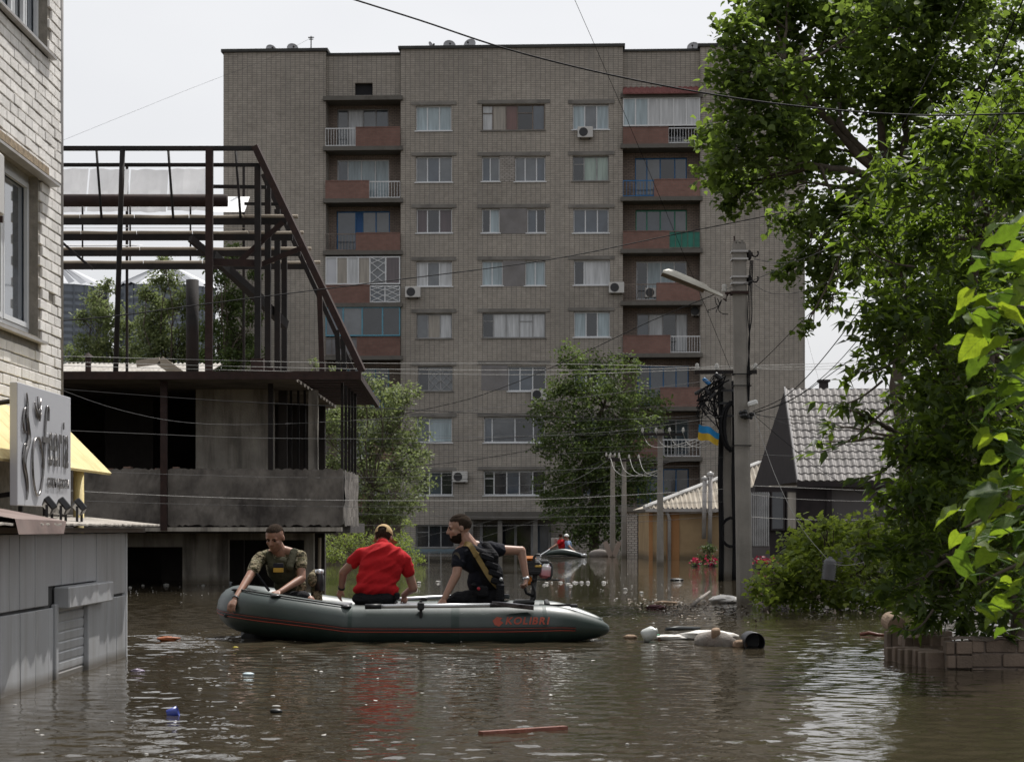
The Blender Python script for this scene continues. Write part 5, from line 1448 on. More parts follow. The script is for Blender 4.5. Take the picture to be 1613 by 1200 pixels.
def px_clumps(lst, Y, rng, dep=1.0):
    """crown clumps given where the photo shows them, spread in depth about Y"""
    out = []
    for q in lst:
        x, y, r = q[:3]; R = r * Y / FPX
        yy = Y + (q[3] if len(q) > 3 else rng.uniform(-1, 1) * dep)
        p = P(x, y, yy); out.append(((p.x, p.y, p.z), R * yy / Y))
    return out
R_ = np.random.default_rng(11)
# big poplar behind the walnut, over the right of the picture
C1 = [(1165,55,45),(1225,35,60),(1300,50,75),(1390,40,85),(1480,50,80),(1560,60,50),(1150,115,40),(1215,125,65),(1295,140,75),(1390,130,85),(1480,140,80),(1560,160,60),(1118,215,30),(1150,235,50),(1220,215,70),
      (1290,230,60),(1125,275,35),(1178,285,48),(1240,285,45),(1150,320,22),(1262,350,45),(1310,330,55),(1350,400,60),(1240,430,25),(1280,410,42),(1295,470,30),(1390,330,70),(1440,250,80),(1345,-20,110),(1460,-30,90),(1245,-30,70),(1270,515,16),(1170,165,45),(1190,-10,40),(1600,30,45),(1605,110,40),(1540,0,50),(1560,230,50)]
tree('poplar_tree', 'big dark-leaved poplar overhanging the right part of the apartment block', 'tree', (P(1432, 0, 34).x, 34, -1.6), tuple(P(1415, 300, 34)), .17, px_clumps(C1, 33.5, R_, 1.6), .12, M['leaf_maple'], 1650, 'lobed', 21,
     [tuple(P(1370, 250, 34)), tuple(P(1320, 190, 33.5)), tuple(P(1235, 110, 33)), tuple(P(1425, 180, 34)), tuple(P(1440, 60, 34)), tuple(P(1290, 262, 33)), tuple(P(1340, 300, 33.5))], sub=26, spread=.62, twig=.03)
# bare twigs poking out of its crown
# walnut in front
C2 = [(1560,200,50),(1490,215,45),(1425,285,50),(1540,290,75),(1365,340,38),(1450,370,75),(1560,400,80),(1385,420,55),(1345,385,30),(1405,490,75),(1500,500,90),(1595,520,70),(1395,560,40),(1470,600,65),(1540,630,85),(1330,640,14),(1308,672,13),
      (1290,700,9),(1360,655,18),(1435,705,42),(1500,730,90),(1595,700,70),(1440,790,48),(1500,830,90),(1595,830,75),(1432,870,50),(1480,930,65),(1575,930,70),(1415,930,32),(1530,980,30),(1455,975,25),(1600,270,60),(1330,600,10),(1600,150,40),(1370,860,22)]
C2b = [(x + 10, y - 30, r * 1.1, 1.7 + .5 * ((i * 7) % 5) / 5) for i, (x, y, r) in enumerate(C2) if x > 1440 and r > 55]  # extra crown layer behind, added to shade the block wall and lower crown
C2c = [(x + 25, y - 70, r * 1.25, 3.2 + .7 * ((i * 3) % 5) / 5) for i, (x, y, r) in enumerate(C2) if x > 1470 and r > 55]  # farther, higher layer added on the sun side to keep light off the crown
wal = tree('walnut_tree', 'broad leafy walnut tree leaning over the block wall on the right', 'tree', (P(1640, 0, 18).x, 18.2, -1.6), tuple(P(1600, 760, 18.2)), .13, px_clumps(C2, 17.6, R_, .9) + px_clumps(C2b, 17.6, R_, .9) + px_clumps(C2c, 17.6, R_, .9), .125, M['leaf_walnut'], 3400, 'lance', 22,
     [tuple(P(1560, 560, 18)), tuple(P(1540, 380, 18)), tuple(P(1450, 700, 17.8)), tuple(P(1500, 880, 17.8)), tuple(P(1450, 520, 17.8))], sub=24, spread=.62, twig=.012, droop=.25)
# single walnut leaves that stand free of the mass along the crown's left edge: pieces of their own
V0, F0 = leaf_shape('lance'); k = MB(); k.add([tuple(v * .14) for v in V0], F0); wl_me = k.mesh('leaf'); wl_me.materials.append(M['leaf_walnut'])
wrng = random.Random(5); wo = Vector(wal.location)
for (x0_, y0_, x1_, y1_) in ((1400, 640, 1268, 715), (1390, 600, 1285, 632), (1420, 480, 1330, 505), (1440, 420, 1325, 350), (1430, 700, 1345, 752), (1480, 260, 1370, 240), (1540, 210, 1460, 150), (1430, 800, 1372, 760), (1440, 900, 1350, 925), (1420, 560, 1330, 575), (1450, 320, 1330, 300), (1470, 960, 1415, 985), (1570, 960, 1590, 1000)):
    p, q = P(x0_, y0_, 17.2), P(x1_, y1_, 16.9); k = MB(); pts = [p + (q - p) * (i / 8) + Vector((0, 0, -.05 * math.sin(math.pi * i / 8) * 2)) for i in range(9)]
    k.tube(pts, [.012 - .0012 * i for i in range(9)], 5); k.build('twig', M['bark'], wal)
    for i in range(2, 9):
        for sd in (-1, 1):
            pt = pts[i]; ang = math.atan2(q.z - p.z, q.x - p.x)
            inst('leaf', wl_me, wal, pt - wo, (wrng.uniform(-.7, .7), wrng.uniform(.0, .9), (math.pi if q.x < p.x else 0) + sd * wrng.uniform(.5, 1.2)), (wrng.uniform(.8, 1.25),) * 3)
    inst('leaf', wl_me, wal, q - wo, (0, .3, math.pi if q.x < p.x else 0))

# catalpa branch close to the camera: every big leaf its own piece
cat_ = thing('catalpa_tree', 'near catalpa with huge bright green backlit leaves at the right edge', 'tree', (P(1760, 0, 8.2).x, 8.2, -1.6)); co = Vector(cat_.location)
V0, F0 = leaf_shape('heart')
def big_leaf(seed):
    r = random.Random(seed); r_a, r_b = r.uniform(-.6, 1), r.uniform(-1, 1); k = MB(); n = 12; m = 9; vs, fs = [], []
    for i in range(n + 1):
        u = i / n
        half = .47 * (math.sin(math.pi * min(1, (u * .92 + .08)) ** .62)) ** .9 * (1 - .15 * u)
        if i == n: half = .004
        for j in range(m):
            w_ = -1 + 2 * j / (m - 1)
            x = u * 1.05 - .12 * abs(w_) ** 1.5 * (1 - u) ** 3; y = w_ * half
            z = -(.16 + .05 * r_b) * u * u + (.10 + .16 * r_a) * abs(w_) ** 1.6 * half * 2 - .045 * math.cos(u * (11 + 5 * r_a) + abs(w_) + r_b * 3) * abs(w_) + .05 * r_b * w_ * u + r.uniform(-.012, .012)
            vs.append((x, y, z))
    for i in range(n):
        for j in range(m - 1): q = i * m + j; fs.append((q, q + m, q + m + 1, q + 1))
    k.add(vs, fs); me = k.mesh('leaf', smooth=True); me.materials.append(M['leaf_catalpa']); return me
t = NT('catalpa_blade')                                  # blade with pale ribs, each leaf its own green
tc_ = t.new('ShaderNodeTexCoord').outputs['Object']; sp = t.new('ShaderNodeSeparateXYZ'); t.link(tc_, sp.inputs[0])
ab = t.new('ShaderNodeMath', operation='ABSOLUTE'); t.link(sp.outputs[1], ab.inputs[0])
mid = t.ramp(ab.outputs[0], [(0.0, (1, 1, 1)), (0.018, (0, 0, 0))])
ph = t.new('ShaderNodeMath', operation='MULTIPLY_ADD'); t.link(ab.outputs[0], ph.inputs[0]); ph.inputs[1].default_value = -.9; t.link(sp.outputs[0], ph.inputs[2])
sn = t.new('ShaderNodeMath', operation='SINE'); m4 = t.new('ShaderNodeMath', operation='MULTIPLY'); t.link(ph.outputs[0], m4.inputs[0]); m4.inputs[1].default_value = 46.0; t.link(m4.outputs[0], sn.inputs[0])
rib = t.ramp(sn.outputs[0], [(0.90, (0, 0, 0)), (1.0, (.8, .8, .8))]); vein = t.mix(1.0, mid, rib, 'LIGHTEN')
oi = t.new('ShaderNodeObjectInfo'); bc = t.ramp(oi.outputs['Random'], [(0, (.035, .070, .018)), (.6, (.060, .110, .026)), (1, (.10, .14, .03))]); bt_ = t.ramp(oi.outputs['Random'], [(0, (.06, .12, .012)), (.45, (.20, .32, .02)), (1, (.36, .47, .025))])
mott = t.ramp(t.noise(tc_, 7, 4), [(.3, (.8,) * 3), (.7, (1.15,) * 3)])
bc = t.mix(1.0, t.mix(vein, bc, (.16, .21, .06)), mott, 'MULTIPLY'); bt_ = t.mix(1.0, t.mix(vein, bt_, (.12, .18, .02)), mott, 'MULTIPLY')
p_ = t.new('ShaderNodeBsdfPrincipled'); t.link(bc, p_.inputs['Base Color']); p_.inputs['Roughness'].default_value = .6; p_.inputs['Specular IOR Level'].default_value = .2; t.link(t.bump(vein, .4, .01), p_.inputs['Normal'])
tr_ = t.new('ShaderNodeBsdfTranslucent'); t.link(bt_, tr_.inputs['Color']); mx_ = t.new('ShaderNodeMixShader'); mx_.inputs[0].default_value = .5
t.link(p_.outputs[0], mx_.inputs[1]); t.link(tr_.outputs[0], mx_.inputs[2]); t.link(mx_.outputs[0], t.out.inputs['Surface']); M['catalpa_blade'] = t.m
BL = [big_leaf(i) for i in range(5)]
for q in BL: q.materials.clear(); q.materials.append(M['catalpa_blade'])
crng = random.Random(9)
CL = [(1600,352,75),(1572,385,80),(1612,410,85),(1566,430,70),(1600,455,90),(1540,472,80),(1505,497,60),(1552,505,95),(1590,500,80),(1522,540,70),(1560,550,80),(1604,545,80),(1538,425,50),(1500,540,45),
      (1610,600,90),(1590,640,70),(1612,660,85),(1585,700,60),(1605,720,80),(1575,610,45),
      (1486,812,62),(1522,800,72),(1552,790,70),(1500,845,55),(1540,835,85),(1580,822,80),(1612,800,80),(1530,885,75),(1570,870,90),(1606,870,85),(1548,930,70),(1590,925,80),(1515,912,50),(1612,950,70),(1560,965,50),(1570,765,60),(1605,765,70)]
for (px, py, sz) in CL + [(x + crng.uniform(-30, 45), y + crng.uniform(-30, 35), s * .8) for (x, y, s) in CL if x > 1500] + [(crng.uniform(1535, 1625), crng.uniform(350, 960), crng.uniform(45, 70)) for _ in range(34)]:
    Y = 8.2 + crng.uniform(-.35, .35); p = P(px, py, Y); L = sz * Y / FPX * crng.uniform(.5, .85)
    yaw = crng.choice((math.pi, math.pi, math.pi * .8, math.pi * 1.2, .3)) + crng.uniform(-.5, .5)
    st = p - Vector((math.cos(yaw), math.sin(yaw), -.35)) * L * .5
    inst('leaf', BL[crng.randrange(5)], cat_, st - co, (crng.uniform(-.5, .9), crng.uniform(.1, .8), yaw), (L, L, L))
    k = MB(); e = st + Vector((.12, crng.uniform(-.03, .03), crng.uniform(-.05, .03))); k.tube([st, (st + e) / 2 + Vector((0, 0, .02)), e], .003, 4); k.build('leaf_stalk', M['leaf_catalpa'], cat_)
for (a_, b_) in (((1720, 520), (1530, 490)), ((1720, 620), (1590, 650)), ((1720, 800), (1520, 830)), ((1720, 880), (1540, 920)), ((1720, 440), (1580, 395))):
    k = MB(); p, q = P(*a_, 8.2), P(*b_, 8.2); k.tube([p + (q - p) * (i / 6) + Vector((0, 0, .05 * math.sin(i / 6 * math.pi))) for i in range(7)], [.016 - .0018 * i for i in range(7)], 6); k.build('branch', M['bark'], cat_, smooth=True)
k = MB(); k.tube([(co.x, 8.2, -1.6), (co.x + .05, 8.25, .6), (P(1722, 0, 8.2).x, 8.2, 2.6)], [.1, .09, .05], 8); k.build('trunk', M['bark'], cat_, smooth=True)

# bush on the right bank, overgrown with vines
C4 = [(1195,925,22),(1222,905,34),(1255,870,40),(1300,842,42),(1345,835,40),(1390,850,42),(1250,915,42),(1310,900,48),(1370,900,50),(1420,890,40),(1280,945,30),(1340,945,40),(1400,940,40),(1200,948,16),(1300,822,14),(1365,822,12),(1235,940,26)]
tree('vine_bush', 'tangled vine-covered bush on the bank beside the lamp pole', 'bush', (P(1320, 0, 29.6).x, 29.8, -1.6), tuple(P(1320, 930, 29.8)), .12, px_clumps(C4, 29.4, R_, .8), 0.085, M['leaf_bush'], 3000, 'lobed', 31, sub=22, spread=.6, twig=.02)
# trees before the apartment block
C5 = [(600,620,35),(560,640,35),(640,620,22),(530,670,40),(590,680,50),(645,690,35),(520,730,40),(580,740,50),(640,745,42),(660,720,20),(545,790,40),(600,800,45),(640,790,30),(510,800,30),(620,640,30),(575,600,18),(500,680,22)]
tree('silver_willow', 'pale silvery-green tree between the ruin and the apartment block', 'tree', (P(585, 0, 86).x, 86, -1.6), tuple(P(585, 770, 86)), .22, px_clumps(C5, 86, R_, 1.4), .15, M['leaf_silver'], 900, 'oval', 41, sub=22, spread=.6, twig=.04)
C6 = [(905,565,28),(940,575,32),(985,575,24),(880,610,28),(925,615,42),(975,620,36),(1020,640,30),(865,655,30),(910,665,45),(960,670,45),(1005,680,38),(1040,655,16),(860,700,26),(905,715,45),(955,720,48),(1000,730,38),(880,760,40),(930,775,50),(975,790,40),(1010,770,30),(900,810,40),(950,825,40),(985,840,28),(870,795,22),(920,845,25),(850,640,14)]
tree('street_maple', 'tall green tree in front of the right half of the apartment block', 'tree', (P(935, 0, 97).x, 97, -1.6), tuple(P(935, 770, 97)), .32, px_clumps(C6, 97, R_, 1.6), .17, M['leaf_far'], 800, 'oval', 42, [tuple(P(930, 700, 97)), tuple(P(950, 640, 97))], sub=22, spread=.6, twig=.04)
C7 = [(510,865,24),(540,855,26),(500,845,18),(570,850,22),(530,880,18),(632,850,16),(640,825,10),(645,870,20),(660,880,12),(622,875,20),(600,880,18),(570,880,18),(480,870,14)]
tree('thuja_hedge', 'bright green rounded shrubs at the waterline behind the red shirt', 'bush', (P(570, 0, 66).x, 66, -1.6), tuple(P(570, 880, 66)), .1, px_clumps(C7, 66, R_, .7), .10, M['leaf_thuja'], 2200, 'lance', 43, sub=22, spread=.55, twig=.02, droop=-.5)
C8 = [(120,560,22),(215,560,20),(150,470,22),(165,500,30),(175,540,28),(140,545,24),(205,520,20),(160,575,26),(195,570,22),(130,500,14),(170,450,14)]
tree('poplar_sapling', 'loose poplar seen left of the leaning frame post', 'tree', (P(165, 0, 120).x, 120, -1.6), tuple(P(165, 600, 120)), .2, px_clumps(C8, 120, R_, 1.2), .20, M['leaf_silver'], 900, 'oval', 44, sub=16, spread=.6, group='poplars behind the ruin', twig=.05)
C9 = [(230,460,16),(300,520,22),(240,515,24),(262,440,24),(248,490,30),(285,480,30),(235,540,32),(275,540,34),(250,580,30),(225,575,20),(300,570,22),(262,410,14)]
tree('poplar_tree', 'denser poplar between the leaning post and the dark flue', 'tree', (P(262, 0, 112).x, 112, -1.6), tuple(P(262, 600, 112)), .25, px_clumps(C9, 112, R_, 1.2), .18, M['leaf_silver'], 1200, 'oval', 45, sub=16, spread=.6, group='poplars behind the ruin', twig=.05)
C10 = [(395,500,18),(320,560,22),(400,560,20),(350,430,24),(370,400,20),(345,480,32),(380,470,26),(360,530,34),(385,540,24),(345,570,30),(375,580,26),(330,520,24),(400,430,12),(325,400,12)]
tree('poplar_tree', 'dark poplar directly behind the thick frame posts', 'tree', (P(360, 0, 104).x, 104, -1.6), tuple(P(360, 600, 104)), .28, px_clumps(C10, 104, R_, 1.2), .17, M['leaf_far'], 1300, 'oval', 46, sub=16, spread=.6, group='poplars behind the ruin', twig=.05)
C11 = [(495,575,10),(528,582,8),(480,590,8)]
tree('young_tree', 'small treetop just above the ruin deck beside the slanted rafter', 'tree', (P(500, 0, 80).x, 80, -1.6), tuple(P(500, 620, 80)), .12, px_clumps(C11, 80, R_, .3), .13, M['leaf_silver'], 900, 'oval', 47, sub=7, spread=.5, twig=.03)
C12 = [(1112,872,14),(1120,862,10),(1104,880,9)]
tree('garden_shrub', 'small dark green shrub before the ochre wall', 'bush', (P(1112, 0, 72).x, 72, -1.6), tuple(P(1112, 890, 72)), .05, px_clumps(C12, 72, R_, .3), .09, M['leaf_dark'], 3500, 'lance', 48, sub=10, spread=.5, twig=.02)

# low belt of trees far beyond the blocks
rg = np.random.default_rng(90); cl = [((x, 250 + rg.uniform(-8, 8), 2.5 + rg.uniform(0, 3.5)), rg.uniform(2.8, 4.6)) for x in np.arange(-170, 171, 4.0)]
V, Fq = leaves(clump_points(cl, 16, rg, 10, .6), .75, 'oval', rg); tag(np_mesh('far_woods', V, Fq, M['leaf_far']), 'low belt of trees far beyond the houses', 'woods', None, 'stuff')
# ================================================================ inflatable boat
YC = 21.95
M['boat_green'] = mk('boat_pvc_green', (0.0125, 0.027, 0.022), 0.42, 0.15, 4, bump=.06, bscale=9, stain=(.032, .046, .041), stain_amt=.5, sscale=3.5, spec=.7)
M['boat_top'] = M['boat_green']
M['stripe_red'] = mk('stripe_red', (0.30, 0.05, 0.03), 0.5, 0.1, 4)
M['logo_red'] = mk('logo_red', (0.36, 0.066, 0.036), 0.5, 0.1, 4)
M['boat_black'] = mk('boat_black', (0.012, 0.014, 0.014), 0.45, 0.2, 5)
BT = thing('inflatable_boat', 'dark green inflatable boat with red piping carrying three men', 'boat', (-1.0, YC, 0))
half = [(1.02, -.60, .12, .035), (.98, -.62, .125, .075), (.80, -.66, .14, .135), (.55, -.70, .165, .19), (.34, -.72, .168, .215), (.0, -.73, .162, .22), (-.6, -.73, .158, .22), (-1.2, -.73, .158, .22), (-1.72, -.73, .162, .222), (-1.86, -.73, .180, .223), (-2.2, -.70, .225, .228), (-2.58, -.60, .272, .238), (-2.86, -.42, .312, .240), (-2.98, -.17, .335, .238), (-3.0, 0, .338, .238)]
path = half + [(x, -y, z, r) for x, y, z, r in half[-2::-1]]
def dense(path, n=5):
    return catmull(path, n)
dp = dense(path)
k = MB(); NS = 20; rings = []
for i, (x, y, z, r) in enumerate(dp):
    a = Vector(dp[max(i - 1, 0)][:3]); b_ = Vector(dp[min(i + 1, len(dp) - 1)][:3]); t_ = (b_ - a).normalized()
    side = t_.cross(Vector((0, 0, 1))).normalized(); up = side.cross(t_).normalized()
    rings.append([Vector((x, YC + y, z)) + side * (r * math.cos(2 * math.pi * j / NS)) + up * (r * math.sin(2 * math.pi * j / NS)) for j in range(NS)])
vs = [v for r in rings for v in r]; fs = [(i * NS + j, i * NS + (j + 1) % NS, (i + 1) * NS + (j + 1) % NS, (i + 1) * NS + j) for i in range(len(rings) - 1) for j in range(NS)]
fs += [tuple(range(NS)), tuple(range(len(vs) - 1, len(vs) - NS - 1, -1))]
k.add(vs, fs); tubeo = k.build('tube', M['boat_green'], BT, smooth=True)
def on_tube(i_f, ang, off=.004):
    i = int(i_f); f = i_f - i; j = min(i + 1, len(dp) - 1)
    def pt(i):
        x, y, z, r = dp[i]; a = Vector(dp[max(i - 1, 0)][:3]); b_ = Vector(dp[min(i + 1, len(dp) - 1)][:3]); t_ = (b_ - a).normalized()
        out = t_.cross(Vector((0, 0, 1))).normalized(); c_ = Vector((x, YC + y, z))
        # out must point away from the boat's middle line
        if out.dot(c_ - Vector((min(max(x, -2.2), .6), YC, z))) < 0: out = -out
        up = Vector((0, 0, 1)) - t_ * t_.z; up.normalize()
        return c_ + (out * math.cos(ang) + up * math.sin(ang)) * (r + off)
    return pt(i) * (1 - f) + pt(j) * f
nd = len(dp)
for ang, rr, mt in ((-.02, .004, 'boat_black'), (-.08, .0035, 'stripe_red'), (-.15, .006, 'boat_black'), (-.23, .006, 'stripe_red')):
    for (i0, i1) in ((13, (nd - 1) // 2 - 1), ((nd - 1) // 2 + 1, nd - 14)):
        k = MB(); k.tube([on_tube(i, ang, .003) for i in range(i0, i1)], rr, 6); k.build('piping', M[mt], tubeo, smooth=True)
for q in (20, 40, 30, nd - 21, nd - 41):
    k = MB(); 
    ra = [on_tube(q - .35, a, .0015) for a in np.linspace(-1.2, 2.6, 18)]; rb2 = [on_tube(q + .35, a, .0015) for a in np.linspace(-1.2, 2.6, 18)]
    k.add(ra + rb2, [(i, i + 1, 19 + i, 18 + i) for i in range(17)]); k.build('seam_strip', mk('seam_green', (.024, .042, .036), .5, .15, 4) if q == 20 else bpy.data.materials['seam_green'], tubeo, smooth=True)
k = MB(); hull = []
for x, hw, zb_, zs_ in ((.55, .62, -.06, .04), (-.5, .70, -.09, .03), (-1.6, .74, -.10, .03), (-2.2, .74, -.10, .08), (-2.58, .66, -.08, .14), (-2.8, .46, -.06, .18), (-2.98, .1, -.02, .2)):
    hull.append([(x, YC - hw, zs_), (x, YC - hw * .55, zb_ + .03), (x, YC, zb_), (x, YC + hw * .55, zb_ + .03), (x, YC + hw, zs_)])
vs = [v for r in hull for v in r]; fs = []
for i in range(len(hull) - 1):
    for j in range(4): fs.append((i * 5 + j, i * 5 + j + 1, i * 5 + 6 + j, i * 5 + 5 + j))
k.add(vs, fs); k.build('floor', M['boat_black'], BT)
k = MB(); k.cbox((.36, YC - .52, -.05), (.41, YC + .52, .40), .008); k.build('transom', M['boat_black'], BT)
for x in (-1.95, -1.2, -.28):
    k = MB(); k.cbox((x - .14, YC - .60, .335), (x + .14, YC + .60, .365), .008); k.build('seat_board', mk('seat_grey', (.13, .13, .14), .6, .1, 4) if x == -1.95 else bpy.data.materials['seat_grey'], BT)
# rope, pads and fittings
def fit(name, px, py, Y, sz, mt='black_plastic'):
    p = P(px, py, Y); k = MB(); k.ball(p, sz, 10, 6, (1.4, 1, .55)); k.build(name, M[mt], BT, smooth=True)
k = MB(); k.tube(catmull([tuple(on_tube(q, 1.15, .012)) for q in np.linspace(42, 61, 7)], 4), .009, 5); k.build('grab_rope', M['boat_black'], BT, smooth=True)
for q in (42, 61, 54):
    p = on_tube(q, 1.12, .006); k = MB(); k.ball(p, .04, 10, 5, (1.5, 1, .5)); k.build('rope_pad', M['black_plastic'], BT, smooth=True)
p = P(380, 944, 21.55); k = MB(); k.lathe([(.04, 0), (.045, .03), (.03, .05), (.012, .055), (.012, .075)], 12, Matrix.Translation(p - Vector((0, 0, .02)))); k.build('valve', M['boat_black'], BT, smooth=True)
k = MB(); k.cbox((P(363, 0, 21.5).x - .06, 21.4, P(0, 968, 21.5).z - .025), (P(363, 0, 21.5).x + .05, 21.52, P(0, 968, 21.5).z + .02), .012); k.build('tow_handle', M['black_rubber'], BT)
k = MB(); k.cbox((.62, 21.24, .355), (.70, 21.30, .395), .01); k.bar((.30, 21.5, .37), (.66, 21.27, .38), .03, .025); k.build('stern_strap', M['black_rubber'], BT)
# maker's mark printed on the near tube, bent to its curve
def tube_print(me, x0, z_ang, name):
    for v in me.vertices:
        a = z_ang + v.co.y / .22
        v.co = Vector((x0 + v.co.x, YC - .73 - math.cos(a) * .2245, .1635 + math.sin(a) * .2245))
    me.materials.clear(); me.materials.append(M['logo_red'])
    o = bpy.data.objects.new(name, me); COL.objects.link(o); o.parent = BT; o.location = -Vector(BT.location)
glyphs, adv = [], 0.0
for ch in 'KOLIBRI':
    cu = bpy.data.curves.new('letter', 'FONT'); cu.body = ch; cu.size = .105; cu.shear = .22; cu.offset = .0036; cu.resolution_u = 4
    tmp = bpy.data.objects.new('letter', cu); COL.objects.link(tmp); dg = bpy.context.evaluated_depsgraph_get(); me = bpy.data.meshes.new_from_object(tmp.evaluated_get(dg)); bpy.data.objects.remove(tmp, do_unlink=True)
    lo = min(v.co.x for v in me.vertices)
    for v in me.vertices: v.co.x += adv - lo
    adv = max(v.co.x - .22 * v.co.y for v in me.vertices) + .014; glyphs.append(me)
fac = (P(866, 0, 21.0).x - P(796, 0, 21.0).x) / adv
for me in glyphs:
    for v in me.vertices: v.co.x *= fac
    tube_print(me, P(796, 0, 21.0).x, .13, 'letter')
em = MB(); x_ = 0
em.add([(-.055, .03, 0), (-.01, .075, 0), (.05, .06, 0), (.025, .035, 0), (.06, .01, 0), (.015, -.03, 0), (-.03, -.015, 0)], [(0, 6, 5, 4, 3, 2, 1)])
tube_print(em.mesh('emblem'), P(784, 0, 21.0).x, .15, 'emblem')

# oars: each a thing of its own
M['oar_blade'] = mk('oar_blade', (0.26, 0.26, 0.29), 0.22, 0.5, 14, stain=(.02, .02, .022), stain_amt=.9, sscale=9)
def oar(label, p, q, blade, s=1):
    t = thing('oar', label, 'oar', p, 'oars of the boat')
    p, q = Vector(p), Vector(q); d = (q - p).normalized()
    k = MB(); k.tube([p + d * .16, q], .023, 10); k.build('shaft', M['alu'], t, smooth=True)
    k = MB(); k.tube([p, p + d * .17], .028, 10); k.build('grip', M['black_rubber'], t, smooth=True)
    if blade:
        k = MB(); n = 10; vs, fs = [], []
        for i in range(n + 1):
            u = i / n; hw = .012 + .075 * min(1, u * 2.2) ** .7 * (1 - max(0, u - .9) * 2)
            for j in range(7):
                w_ = -1 + j / 3; vs.append(q + d * (u * .44) + Vector((0, -w_ * hw, .012 * math.cos(w_ * 7) + .035 * (w_ * w_) - .05 * u)) )
        for i in range(n):
            for j in range(6): z = i * 7 + j; fs.append((z, z + 7, z + 8, z + 1))
        k.add(vs, fs); k.build('blade', M['oar_blade'], t, smooth=True)
        k = MB(); k.tube([q - d * .02, q + d * .16], .024, 10); k.build('sleeve', M['black_plastic'], t, smooth=True)
    return t
oar('aluminium oar with black blade lying along the near side of the boat', P(575, 955, 21.02), P(775, 953, 21.02), True)
oar('aluminium oar lying along the far side of the boat, mostly behind the men', P(508, 949, 22.72), P(742, 938, 22.72), True)
k = MB(); c_ = P(663, 953, 21.03); k.cbox((c_.x - .035, 20.98, c_.z - .05), (c_.x + .035, 21.09, c_.z + .035), .012); k.tube([(c_.x, 21.03, c_.z - .13), (c_.x, 21.03, c_.z + .05)], .016, 8); k.build('rowlock', M['black_rubber'], BT)
k = MB(); c_ = P(668, 945, 22.72); k.cbox((c_.x - .035, 22.66, c_.z - .05), (c_.x + .035, 22.78, c_.z + .035), .012); k.build('rowlock', M['black_rubber'], BT)

# small outboard with orange cowl and translucent tank
EN = thing('outboard_motor', 'small orange and black outboard motor with pink translucent fuel tank', 'outboard motor', (.25, 22.1, .3))
M['orange'] = mk('engine_orange', (0.50, 0.16, 0.02), 0.4, 0.1, 6)
YE = 22.30
e0 = P(842, 893, YE)
k = MB(); k.cbox((e0.x - .10, YE - .10, e0.z - .09), (e0.x + .09, YE + .10, e0.z + .07), .03); k.build('engine_block', M['black_plastic'], EN)
for i in range(6):
    k = MB(); k.cbox((e0.x - .13, YE - .115, e0.z - .075 + i * .024), (e0.x + .06, YE + .115, e0.z - .066 + i * .024), .003); k.build('cooling_fin', M['black_plastic'], EN)
k = MB(); k.cbox((e0.x - .12, YE - .09, e0.z + .075), (e0.x + .02, YE + .09, e0.z + .125), .025); k.build('cowl', M['orange'], EN)
k = MB(); k.cbox((e0.x - .11, YE - .08, e0.z - .20), (e0.x - .03, YE + .08, e0.z - .095), .02); k.build('lower_cowl', M['orange'], EN)
k = MB(); k.cbox((e0.x + .0, YE - .12, e0.z - .005), (e0.x + .08, YE - .10, e0.z + .03), .01, Matrix.Identity(4)); k.build('badge', mk('gold', (.5, .33, .08), .35, .1, 4, metal=.6), EN)
k = MB(); k.tube(catmull([tuple(P(841, 886, YE - .08)), tuple(P(841, 879, YE - .08)), tuple(P(844, 874, YE - .08)), tuple(P(851, 874, YE - .08))], 4), .016, 8); k.build('carry_handle', M['black_plastic'], EN, smooth=True)
k = MB(); k.cbox((e0.x + .045, YE - .06, e0.z + .03), (e0.x + .16, YE + .06, e0.z + .085), .015); k.build('air_filter', M['black_plastic'], EN)
t = NT('tank_plastic'); sp = t.new('ShaderNodeSeparateXYZ'); t.link(t.new('ShaderNodeNewGeometry').outputs['Position'], sp.inputs[0])
mr = t.new('ShaderNodeMapRange'); mr.inputs[1].default_value = P(0, 909, YE).z; mr.inputs[2].default_value = P(0, 890, YE).z; t.link(sp.outputs[2], mr.inputs[0])
t.principled(t.ramp(mr.outputs[0], [(0.0, (.55, .17, .19)), (.55, (.60, .32, .36)), (.7, (.70, .62, .66)), (1, (.75, .72, .74))]), .35, 0, None, .5, Subsurface_Weight=.3)
M['tank'] = t.m
k = MB(); tk = P(859, 899, YE - .02); k.cbox((-.075, -.07, -.085), (.075, .07, .085), .035, Matrix.Translation(tk) @ Matrix.Rotation(.18, 4, 'Y')); k.build('fuel_tank', M['tank'], EN, smooth=False)
k = MB(); k.lathe([(.035, 0), (.035, .03), (.0, .034)], 12, Matrix.Translation(tk + Vector((.0, 0, .085)))); k.build('tank_cap', M['black_plastic'], EN)
k = MB(); k.tube(catmull([tuple(P(866, 886, YE - .06)), tuple(P(869, 893, YE - .06)), tuple(P(868, 908, YE - .06)), tuple(P(861, 913, YE - .06))], 4), .014, 8); k.build('tank_guard', M['black_plastic'], EN, smooth=True)
k = MB(); k.tube([P(843, 905, YE), P(838, 950, YE + .02), P(836, 985, YE + .05)], .028, 10); k.build('drive_leg', M['cable_grey'], EN, smooth=True)
k = MB(); k.bar(P(822, 912, YE - .03), P(882, 913, YE - .03), .05, .015); k.build('splash_plate', M['boat_black'], EN)
k = MB(); k.tube(catmull([tuple(P(836, 916, YE - .06)), tuple(P(842, 930, YE - .08)), tuple(P(841, 944, YE - .08)), tuple(P(826, 946, YE - .1))], 5), .014, 8); k.build('tiller', M['black_rubber'], EN, smooth=True)
k = MB(); k.tube([P(825, 921, YE - .12), P(829, 934, YE - .1), P(840, 938, YE - .08)], .017, 8); k.build('tiller_grip', M['black_rubber'], EN, smooth=True)
